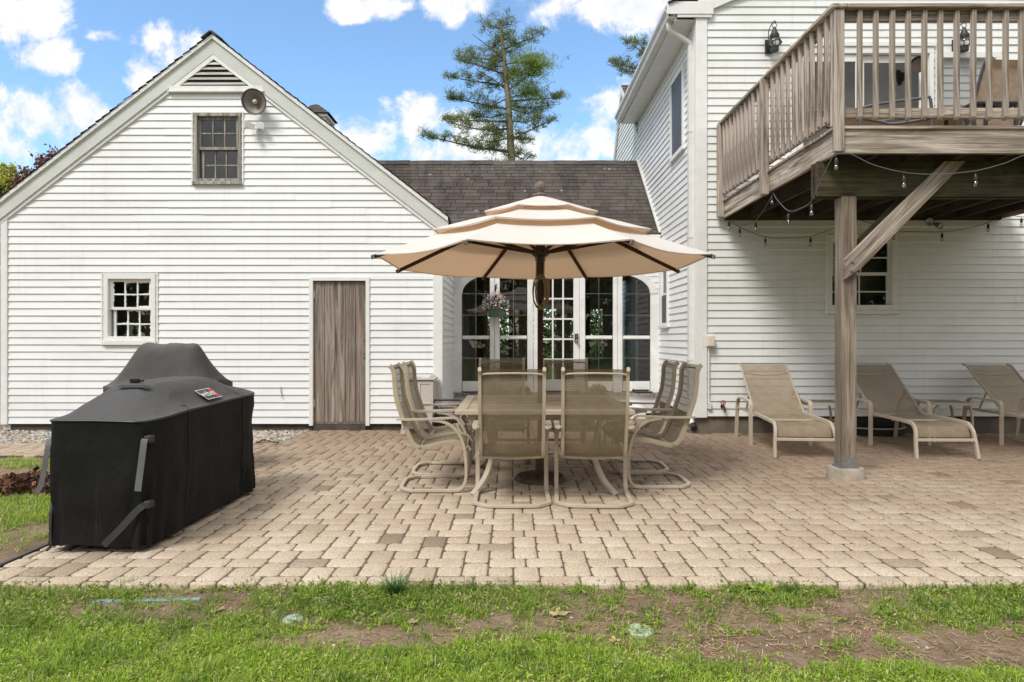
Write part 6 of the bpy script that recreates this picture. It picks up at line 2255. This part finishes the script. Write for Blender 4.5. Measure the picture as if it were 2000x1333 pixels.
def pine_tree():
    Y = 26.0
    s = Y / 1280
    T = [(1012, 700), (1008, 420), (1000, 318), (996, 260), (993, 200), (988, 150), (983, 100), (979, 60), (977, 36)]
    pts = [Vector(at(px, py, Y)) for px, py in T]
    o = empty("pine_tree", (pts[0].x, Y, 0)); tag(o, "tall ragged pine rising behind the breezeway roof", "tree")
    pts[0].z = -.1
    mb = MB(); m = len(pts)
    P = catmull(pts, 5)
    mb.tube(P, 1.0, 10, scale=[.155 * (1 - i / (len(P) - 1)) ** .7 + .022 for i in range(len(P))])
    mb.build("trunk", M_BARK, o, smooth=60)
    tx = lambda py: np.interp(py, [t[1] for t in T][::-1], [t[0] for t in T][::-1])
    B = [(58, -38, -8, 0), (52, 30, -6, 0), (72, 32, 6, 0), (76, -40, 22, 0), (98, 74, -27, 0), (104, 40, -5, 0), (120, -100, -28, 0), (118, -62, -45, 1), (126, 68, -12, 0), (132, -35, -4, 0), (146, -88, -12, 0), (150, 40, 4, 0),
         (168, -112, -10, 0), (165, 50, -30, 2), (176, -60, -30, 1), (178, 78, -42, 2), (192, 60, -22, 2), (190, -50, 15, 0), (198, 112, -4, 0), (205, 85, 5, 0), (214, -118, -8, 0), (220, -70, 8, 0), (212, 60, 12, 0), (238, -128, -6, 0), (236, 60, 5, 0), (252, -118, 5, 0), (246, -40, 12, 0),
         (262, 42, 18, 0), (274, 84, -28, 0), (268, -60, 12, 0), (298, -160, -10, 0), (296, -75, -6, 0), (302, 40, 2, 0), (312, -55, 12, 0), (306, 25, -5, 0), (84, 15, -12, 0), (110, -28, 6, 0), (140, 25, 8, 0), (158, -40, 6, 0)]
    lm = MB(); pn, pb = [], []
    rr = random.Random(5)
    for (py, dx, dy, kind) in B:
        x0 = tx(py)
        a = Vector(at(x0, py, Y))
        yo = rr.uniform(-1, 1) * abs(dx) * s * .6
        b = a + Vector((dx * s, yo, -dy * s))
        mid_ = a.lerp(b, .5) + Vector((0, 0, -abs(dx) * s * .05 + (.1 if dy < 0 else -.05)))
        r0 = .014 + abs(dx) * .00028
        Q = limb(lm, [a, mid_, b], r0, .008, 6)
        if kind == 1: continue
        L = (b - a).length
        nt = max(5, int(L / .085))
        for k in range(nt):
            f = (.25 if L > 1 else .1) + (.9 - .1) * rr.random() ** .8
            f = min(f, 1.05)
            q = Q[min(len(Q) - 1, int(f * (len(Q) - 1)))]
            wdt = .30 * math.sin(math.pi * min(.95, max(.15, f))) + .08
            e = q + Vector((rr.uniform(-.5, .5) * wdt * 1.5, rr.uniform(-1, 1) * wdt * 1.6, rr.uniform(-.45, 1.15) * wdt))
            limb(lm, [q, q.lerp(e, .5) + Vector((0, 0, .02)), e], .009, .004, 4)
            tgt = pb if kind == 2 else pn
            for t in (.45, .7, .95, 1.0):
                tgt.append(tuple(q.lerp(e, t) + Vector((rr.gauss(0, .05), rr.gauss(0, .08), rr.gauss(0, .04)))))
            if kind == 2:
                for t in range(5): pb.append(tuple(e + Vector((rr.gauss(0, .30), rr.gauss(0, .3), rr.gauss(.0, .22)))))
    # thin crown clumps round the leader
    for k in range(210):
        py = 36 + 264 * rr.random() ** 1.2; p = Vector(at(tx(py), py, Y)); pn.append((p.x + rr.gauss(0, .30), p.y + rr.gauss(0, .30), p.z + rr.gauss(0, .14)))
    o2 = lm.build("limb", M_LIMB, o)
    plant_part("crown", needles(pn, 9, .17, .010, .075, 21), M_PINE, o)
    plant_part("bright_crown", needles(pb, 11, .16, .010, .10, 22), M_PINEB, o)


pine_tree()


def far_pine():
    Y = 22.0
    s = Y / 1280
    o = empty("pine_tree", (at(1345, 600, Y)[0], Y, 0)); tag(o, "pine whose single bough shows over the gutter of the house", "tree")
    tr = [Vector((at(1345, 600, Y)[0], Y, -.1)), Vector(at(1345, 350, Y)), Vector(at(1342, 100, Y)), Vector(at(1340, 40, Y))]
    mb = MB(); P = catmull(tr, 6); mb.tube(P, 1.0, 10, scale=[.3 - .2 * i / (len(P) - 1) for i in range(len(P))]); mb.build("trunk", M_BARK, o, smooth=60)
    lm = MB(); pn = []; rr = random.Random(9)
    for (py, tx, ty) in ((128, 1238, 82), (140, 1212, 92), (148, 1192, 112), (152, 1186, 128), (158, 1232, 140), (120, 1252, 100), (150, 1262, 118)):
        a = Vector(at(1342, py, Y)); b = Vector(at(tx, ty, Y)) + Vector((0, rr.uniform(-.6, .6), 0))
        Q = limb(lm, [a, a.lerp(b, .55) + Vector((0, 0, -.12)), b], .045, .008, 6)
        for k in range(22):
            f = .40 + .6 * rr.random(); q = Q[min(len(Q) - 1, int(f * (len(Q) - 1)))]
            e = q + Vector((rr.uniform(-.25, .2), rr.uniform(-.4, .4), rr.uniform(-.1, .26)))
            limb(lm, [q, q.lerp(e, .5), e], .008, .003, 4)
            for t in (.5, .8, 1): pn.append(tuple(q.lerp(e, t)))
    lm.build("limb", M_BARK, o)
    plant_part("crown", needles(pn, 9, .14, .010, .05, 23), M_PINE, o)


far_pine()


def broad_tree(name, label, base, crown, mats, n_limbs, leaf, per, seed, bark):
    """crown: list of (centre, radius) blobs the limbs reach into."""
    o = empty(name, base); tag(o, label, "tree")
    rr = random.Random(seed); g = np.random.default_rng(seed)
    mb = MB(); top = Vector(crown[0][0])
    b = Vector(base)
    P = catmull([b - Vector((0, 0, .1)), b.lerp(top, .35) + Vector((.1, 0, 0)), b.lerp(top, .75), top], 5)
    mb.tube(P, 1.0, 9, scale=[.22 - .17 * i / (len(P) - 1) for i in range(len(P))]); mb.build("trunk", bark, o, smooth=60)
    lm = MB(); pts = []
    for (c, rad) in crown:
        c = Vector(c)
        for k in range(n_limbs):
            st = P[int(len(P) * rr.uniform(.45, .95))]
            d = Vector((rr.gauss(0, 1), rr.gauss(0, 1), rr.gauss(.15, .8))).normalized()
            e = c + d * rad * rr.uniform(.55, 1.08)
            Q = limb(lm, [st, st.lerp(e, .5) + Vector((0, 0, rad * .12)), e], .035, .006, 5)
            for q in Q[len(Q) // 3:]:
                for t in range(per):
                    sp = rad * .16
                    pts.append((q.x + rr.gauss(0, sp), q.y + rr.gauss(0, sp), q.z + rr.gauss(0, sp * .8)))
    lm.build("limb", bark, o)
    v, f = leaf_quads(np.array(pts), leaf, g)
    plant_part("crown", (v, f), mats, o)


def wpt(px, py, Y): return at(px, py, Y)


broad_tree("maple_tree", "coppery red maple showing over the left slope of the garage roof", (at(85, 600, 19)[0], 19, 0),
           [(wpt(78, 340, 19), .62), (wpt(98, 318, 19.2), .42), (wpt(45, 355, 18.8), .40), (wpt(112, 305, 19), .25), (wpt(60, 380, 19), .7)], M_MAPLE, 26, .11, 3, 31, M_BARKR)
broad_tree("spring_tree", "pale yellow-green tree at the far left beyond the red maple", (at(12, 600, 24)[0], 24, 0),
           [(wpt(14, 350, 24), .5), (wpt(18, 334, 24), .3), (wpt(10, 385, 24), .8), (wpt(30, 375, 24), .7)], M_YELL, 26, .12, 5, 32, M_BARKR)
broad_tree("evergreen_tree", "dark evergreen cut by the left picture edge beyond the garage", (at(-14, 600, 16.5)[0], 16.5, 0),
           [(wpt(-12, 400, 16.5), .5), (wpt(-14, 370, 16.5), .22), (wpt(-14, 440, 16.5), .7)], M_EVER, 26, .08, 5, 33, M_BARKR)
# greenery of the rear garden, seen through the breezeway
for i, (x, y, r_, hh, lab) in enumerate([(-1.3, 18.6, 1.0, 1.7, "leafy garden shrub seen through the left panes of the breezeway"), (.35, 19.6, 1.1, 2.2, "leafy garden shrub seen through the glazed breezeway door"),
                                         (1.9, 18.8, .95, 1.7, "leafy garden shrub seen through the right panes of the breezeway")]):
    o = empty("garden_shrub", (x, y, 0)); tag(o, lab, "shrub", "shrubs behind the breezeway")
    mb = MB()
    for k in range(7):
        a = k * .9; mb.tube([(x, y, -.05), (x + .3 * math.cos(a), y + .3 * math.sin(a), .6), (x + .6 * math.cos(a), y + .6 * math.sin(a), 1.3)], .02, 5)
    mb.build("stem", M_BARKR, o)
    plant_part("foliage", leaf_ball((x, y, hh * .75), r_, 3600, .13, 40 + i, hh / r_ * .75), M_SHRUB, o)

# the wood behind the viewer: it shades the low light and stands dark in the window panes
g = np.random.default_rng(99)
n = 26000
wx = g.uniform(-45, 45, n); wh = 7.5 + np.array([mnoise.noise(Vector((x * .16, 0, 3))) * 3.0 + mnoise.noise(Vector((x * .6, 0, 8))) * 1.2 for x in wx])
wz = wh * g.random(n) ** .8; wy = -17 - .006 * wx ** 2 * -1 - 3.5 * g.random(n)
v, f = leaf_quads(np.stack([wx, wy, wz], 1), .75, g, .6)
tag(arrays_mesh("woods", v, f, M_EVERW), kind='stuff')

# ------------------------------------------------------------------ lawn in front and at the left
DENS = ["56534698876545783457", "75433578876533562678", "84345677765444441788", "98567754432333321565", "99877411234542211332",
        "99988432457532113211", "99999869987753211110", "99988999999886425531", "99979899998999769887", "99989998999999889999"]


def lawn_density(x, y):
    """0..1, how thickly the turf grows at a place (measured on the ground)."""
    if x < -2.97 and y > 3.45:
        n = mnoise.noise(Vector((x * 1.1, y * 1.1, 5)))
        if 7.2 < y: return 0
        d = .75 + n * .6
        if 5.6 < y < 6.7: d -= .55
        if 3.45 < y < 4.1 and x > -3.25: d *= .4
        return max(0, min(1, d))
    yy = max(y, .4)
    px, py = 1000 + x / yy * 1280, HOR + CAMZ / yy * 1280
    if y > 2.55:
        c = min(18.999, max(0, px / 100 - .5)); r_ = min(8.999, max(0, (py - 1150) / 20))
        i, j = int(c), int(r_)
        fc_, fr_ = c - i, r_ - j
        g = lambda a, b: int(DENS[a][b]) / 9
        return (g(j, i) * (1 - fc_) + g(j, i + 1) * fc_) * (1 - fr_) + (g(j + 1, i) * (1 - fc_) + g(j + 1, i + 1) * fc_) * fr_
    return .85 + .15 * mnoise.noise(Vector((x, y, 0)))


def blades(name, n, xr, yr, hfun, seed, mat, wid, accept, label=None, lean=.5, clump=.0):
    g = np.random.default_rng(seed)
    X = g.uniform(*xr, n); Y = g.uniform(*yr, n)
    d = np.array([accept(a, b) for a, b in zip(X, Y)])
    nz = np.array([mnoise.noise(Vector((a * 9, b * 9, 1))) * .5 + mnoise.noise(Vector((a * 28, b * 28, 2))) * .35 for a, b in zip(X, Y)])
    ok = g.random(n) < np.clip((d + nz * 1.0 * (d > .02) - .20) * 1.7, 0, 1) ** 1.5
    X, Y, d = X[ok], Y[ok], d[ok]
    m = len(X)
    h = hfun(d, g, m) * np.clip(1 + 1.3 * nz[ok], .35, 2.2)
    az_ = g.uniform(0, 2 * math.pi, m)
    ln = g.normal(0, lean, m)
    dirx, diry = np.cos(az_), np.sin(az_)
    px_, py_ = -diry, dirx
    w = wid * (.7 + .6 * g.random(m))
    z0 = np.full(m, -.028)
    V = np.zeros((m, 5, 3))
    for k, (f, ww) in enumerate(((0, 1.0), (0, 1.0), (.55, .8), (.55, .8), (1, 0))):
        sgn = (-1, 1, 1, -1, 0)[k]
        off = ln * h * f * f
        V[:, k, 0] = X + dirx * off + px_ * sgn * w * ww / 2
        V[:, k, 1] = Y + diry * off + py_ * sgn * w * ww / 2
        V[:, k, 2] = z0 + h * f * np.sqrt(np.clip(1 - (ln * f * .6) ** 2, .2, 1))
    base = np.arange(m)[:, None] * 5
    q = np.concatenate([base + np.array([[0, 1, 2, 3]]), base + np.array([[3, 2, 4, 4]])])
    # triangles for the tips
    me = bpy.data.meshes.new(name)
    tri = np.concatenate([base + np.array([[0, 1, 2]]), base + np.array([[0, 2, 3]]), base + np.array([[3, 2, 4]])])
    return tag(arrays_mesh(name, V.reshape(-1, 3), tri, mat), kind='stuff')


def h_lawn(d, g, m): return (.015 + .028 * g.random(m)) * (.5 + .75 * d)
def h_weed(d, g, m): return (.018 + .045 * g.random(m) ** 2) * (.7 + .4 * d)


def clover(name, n, xr, yr, size, seed, mat, accept):
    """Small leaves lying every way in the turf."""
    g = np.random.default_rng(seed)
    X = g.uniform(*xr, n); Y = g.uniform(*yr, n)
    d = np.array([accept(a, b) for a, b in zip(X, Y)])
    nz = np.array([mnoise.noise(Vector((a * 7, b * 7, 11))) * .6 + mnoise.noise(Vector((a * 22, b * 22, 12))) * .4 for a, b in zip(X, Y)])
    ok = g.random(n) < np.clip((d + nz * 1.0 * (d > .02) - .22) * 1.7, 0, 1) ** 1.5
    X, Y, d = X[ok], Y[ok], d[ok]
    m = len(X)
    Z = -.026 + (.006 + .026 * g.random(m)) * (.4 + .7 * d)
    a = g.uniform(0, 2 * np.pi, m)
    A = np.stack([np.cos(a), np.sin(a), g.normal(.35, .45, m)], 1); A /= np.linalg.norm(A, axis=1)[:, None]
    B = np.cross(A, np.stack([g.normal(0, .35, m), g.normal(0, .35, m), np.ones(m)], 1)); B /= np.linalg.norm(B, axis=1)[:, None]
    s_ = (size * (.5 + .9 * g.random(m)))[:, None]
    P = np.stack([X, Y, Z], 1)
    V = np.stack([P, P + A * s_ * .55 + B * s_ * .22, P + A * s_ * 1.1, P + A * s_ * .55 - B * s_ * .22], 1)
    return tag(arrays_mesh(name, V.reshape(-1, 3), np.arange(m * 4).reshape(m, 4), mat), kind='stuff')


FRONT = lambda x, y: max(.035, lawn_density(x, y))
blades("lawn_grass", 400000, (-4.0, 4.0), (1.3, 3.47), h_lawn, 51, M_GRASS, .0042, lambda x, y: lawn_density(x, y) * (1 if y < 3.0 else .6), lean=1.15)
blades("rough_grass", 80000, (-3.6, 3.8), (2.45, 3.52), h_weed, 52, M_WEED, .0036, lambda x, y: FRONT(x, y) * (.5 if y < 2.95 else .95), lean=1.0)
clover("turf_leaves", 150000, (-3.6, 3.6), (2.2, 3.49), .014, 54, M_GRASS, lambda x, y: lawn_density(x, y) * (.9 if y < 3.0 else .75))
clover("weed_leaves", 30000, (-3.6, 3.8), (2.6, 3.52), .023, 55, M_WEED, lambda x, y: FRONT(x, y) * (1 if y > 2.95 else .4))
blades("side_lawn_grass", 120000, (-7.4, -2.98), (3.4, 7.3), h_weed, 53, M_GRASS, .0065, lawn_density, lean=1.1)


def soil_litter(n, r):
    x = r.uniform(-3.4, 3.6, n); y = r.uniform(2.45, 3.45, n)
    ok = np.array([lawn_density(a, b) for a, b in zip(x, y)]) < r.random(n) * .85
    return np.stack([x[ok], y[ok]], 1)


stones("pebbles", 520, soil_litter, .009, -.026, 61, M_STONE)
stones("soil_crumbs", 5200, soil_litter, .0065, -.028, 62, M_CRUMB)


def straw(n, seed):
    g = np.random.default_rng(seed); r = random.Random(seed)
    mb = MB()
    P = soil_litter(n, g)
    for (x, y) in P:
        if x < .2 and r.random() < .5: continue
        L = r.uniform(.02, .075); a = r.uniform(0, 6.28); c = r.gauss(0, .6)
        z = -.022 + r.random() * .006
        pts = [(x + L * (t - .5) * math.cos(a) - c * L * (t - .5) ** 2 * math.sin(a), y + L * (t - .5) * math.sin(a) + c * L * (t - .5) ** 2 * math.cos(a), z + .004 * math.sin(t * 3)) for t in (0, .33, .66, 1)]
        mb.flat(pts, .0026, .0012)
    tag(mb.build("dead_straw", M_STRAW), kind='stuff')


straw(8500, 71)


def tuft(x, y, n, L, label, mat, seed, w=.005, spread=.5):
    r = random.Random(seed)
    mb = MB()
    for k in range(n):
        a = r.uniform(0, 6.28); l = L * r.uniform(.5, 1.05); ln = abs(r.gauss(spread, .25))
        bx, by = x + r.gauss(0, .018), y + r.gauss(0, .014)
        prev = None
        for t in (0, .35, .7, 1):
            p = Vector((bx + math.cos(a) * ln * l * t * t, by + math.sin(a) * ln * l * t * t, -.028 + l * (t - .25 * ln * t * t)))
            s = Vector((-math.sin(a), math.cos(a), 0)) * w * (1 - t) * .5
            if prev: mb.face([prev[0] - prev[1], prev[0] + prev[1], p + s, p - s])
            prev = (p, s)
    return tag(mb.build("grass_tuft", mat, loc=(x, y, -.02)), label, "grass tuft")


def gpt(px, py):
    Y = 1280 * (CAMZ + .025) / (py - HOR)
    return ax(px, Y), Y


x, y = gpt(772, 1165); tuft(x, y, 170, .16, "largest dark green grass tuft at the front edge of the patio", M_TUFT, 1, .007, .85)
x, y = gpt(668, 1152); tuft(x, y, 70, .07, "short grass tuft on the patio edge left of the largest dark tuft", M_WEED, 2)
x, y = gpt(918, 1156); tuft(x, y, 45, .10, "thin upright grass tuft on the patio edge below the left near chair", M_TUFT, 13, .0045, .3)
x, y = gpt(1540, 1160); tuft(x, y, 60, .075, "small dark grass tuft right of the broad-leaved weed", M_TUFT, 24, .006, .4)
x, y = gpt(250, 1146); tuft(x, y, 50, .08, "wispy grass tuft on the patio edge in front of the covered grill", M_WEED, 5, .004, .7)
x, y = gpt(72, 1060); tuft(x, y + .1, 45, .07, "yellow-green grass tuft beside the patio corner left of the black grill", M_GRASS, 6, .008, .9)
x, y = gpt(1482, 1158)
r = np.random.default_rng(81); mb = MB()
for k in range(34):
    a = k * 2.4; l = .05 + .05 * ((k * 7) % 10) / 10; up = .35 + .5 * (1 - k / 34)
    d = Vector((math.cos(a), math.sin(a), up)).normalized(); sd = Vector((-math.sin(a), math.cos(a), 0))
    b0 = Vector((x, y, -.02)) + Vector((math.cos(a), math.sin(a), 0)) * .006
    st = [(0, .15), (.35, 1), (.7, .8), (1, .0)]
    for (t0, w0), (t1, w1) in zip(st[:-1], st[1:]):
        p0 = b0 + d * l * t0 - Vector((0, 0, .02 * t0 * t0)); p1 = b0 + d * l * t1 - Vector((0, 0, .02 * t1 * t1))
        mb.face([p0 - sd * .013 * w0, p0 + sd * .013 * w0, p1 + sd * .013 * w1, p1 - sd * .013 * w1])
tag(mb.build("leafy_weed", M_GRASS, loc=(x, y, -.02)), "broad-leaved green weed at the patio edge under the timber post side", "weed")

# flush round caps, edging strip, dead leaves, litter heap
for (px, py, rw, lab) in ((572, 1212, .048, "pale green round cap flush in the soil at the left"), (1249, 1234, .062, "pale green round cap flush in the bare soil right of the big dead leaf")):
    x, y = gpt(px, py)
    o = empty("irrigation_cap", (x, y, -.02)); tag(o, lab, "cap")
    mb = MB(); mb.lathe([(rw, -.02), (rw, .004), (rw * .92, .009), (rw * .9, .006), (0, .008)], (x, y, -.022), 26); mb.build("lid", M_CAP, o)
    mb = MB()
    for k in range(5): mb.bar((x - rw * .5, y + (k - 2) * rw * .25, -.0135), (x + rw * .5, y + (k - 2) * rw * .25, -.0135), .003, .003)
    mb.build("grip", M_CAP, o)
x0, y0 = gpt(180, 1177); x1, y1 = gpt(392, 1172)
mb = MB(); mb.bar((x0, y0, -.022), (x1, y1, -.022), .03, .012)
tag(mb.build("edging_strip", M_EDGE, loc=((x0 + x1) / 2, y0, -.02), bevel=.003), "worn teal plastic edging strip half buried in front of the grill", "edging")
x0, y0 = gpt(612, 1172); x1, y1 = gpt(655, 1170)
mb = MB(); mb.bar((x0, y0, -.022), (x1, y1, -.022), .022, .012)
tag(mb.build("edging_strip", M_EDGE, loc=((x0 + x1) / 2, y0, -.02), bevel=.003), "short teal scrap of edging in the grass left of the largest tuft", "edging")


def dry_leaf(px, py, size, rot, seed, label):
    x, y = gpt(px, py); r = random.Random(seed)
    mb = MB(); pts = []
    n = 22
    for k in range(n):
        a = 2 * math.pi * k / n
        lobe = 1 + .38 * math.cos(5 * a) + .12 * math.cos(11 * a) + r.gauss(0, .06)
        rr_ = size * .5 * max(.25, lobe) * (1.1 if math.cos(a) > 0 else .85)
        px_, py_ = rr_ * math.cos(a), rr_ * math.sin(a) * .8
        z = .012 + .35 * py_ * py_ / size + .2 * px_ * math.sin(3 * a) * .3 + r.gauss(0, .002)
        c, s = math.cos(rot), math.sin(rot)
        pts.append(Vector((x + px_ * c - py_ * s, y + px_ * s + py_ * c, -.02 + max(.002, z))))
    ctr = Vector((x, y, -.012))
    for k in range(n):
        mb.face([ctr, pts[k], pts[(k + 1) % n]])
    mb.tube([ctr, pts[n // 2], pts[n // 2] + (pts[n // 2] - ctr) * .4], .0015, 5)
    tag(mb.build("dry_leaf", M_LEAF, loc=(x, y, -.01)), label, "leaf")


dry_leaf(1090, 1206, .085, .3, 1, "big pale oak leaf lying on the bare soil in the middle of the lawn edge")
dry_leaf(428, 1197, .055, 1.2, 2, "curled brown leaf in the grass left of the pale cap")
dry_leaf(550, 1160, .06, 2.8, 3, "pale brown leaf at the patio edge left of the teal scrap")
dry_leaf(805, 1222, .045, .6, 4, "narrow brown leaf on the bare strip below the largest tuft")
dry_leaf(1200, 1258, .05, .5, 5, "yellowish dead leaf at the lawn edge left of the round cap in bare soil")
dry_leaf(1870, 1200, .035, 1.5, 6, "small pale leaf on the soil at the right")
dry_leaf(50, 1197, .035, 1.9, 7, "small pale leaf in the grass at the far left")

o = empty("leaf_heap", (-4.25, 5.75, 0)); tag(o, "heap of dark crumpled dead leaves on the side lawn left of the black grill", "leaf heap")
g = np.random.default_rng(91)
n = 900
px_ = g.normal(-4.35, .22, n); py_ = g.normal(5.8, .13, n)
pz_ = np.abs(g.normal(0, 1, n)) * .05 * np.exp(-((px_ + 4.3) ** 2 / .12 + (py_ - 5.8) ** 2 / .05)) - .01
plant_part("leaves", leaf_quads(np.stack([px_, py_, pz_ + .01], 1), .065, g, .7), M_LEAFD, o)
mb = MB(); r = random.Random(4)
for k in range(16):
    x, y = r.gauss(-4.3, .2), r.gauss(5.8, .1); a = r.uniform(0, 6.28)
    mb.tube(catmull([(x, y, .01), (x + .1 * math.cos(a), y + .1 * math.sin(a), .06), (x + .2 * math.cos(a + .5), y + .2 * math.sin(a + .5), .03)], 3), .006, 5)
mb.build("twigs", M_BARKR, o)
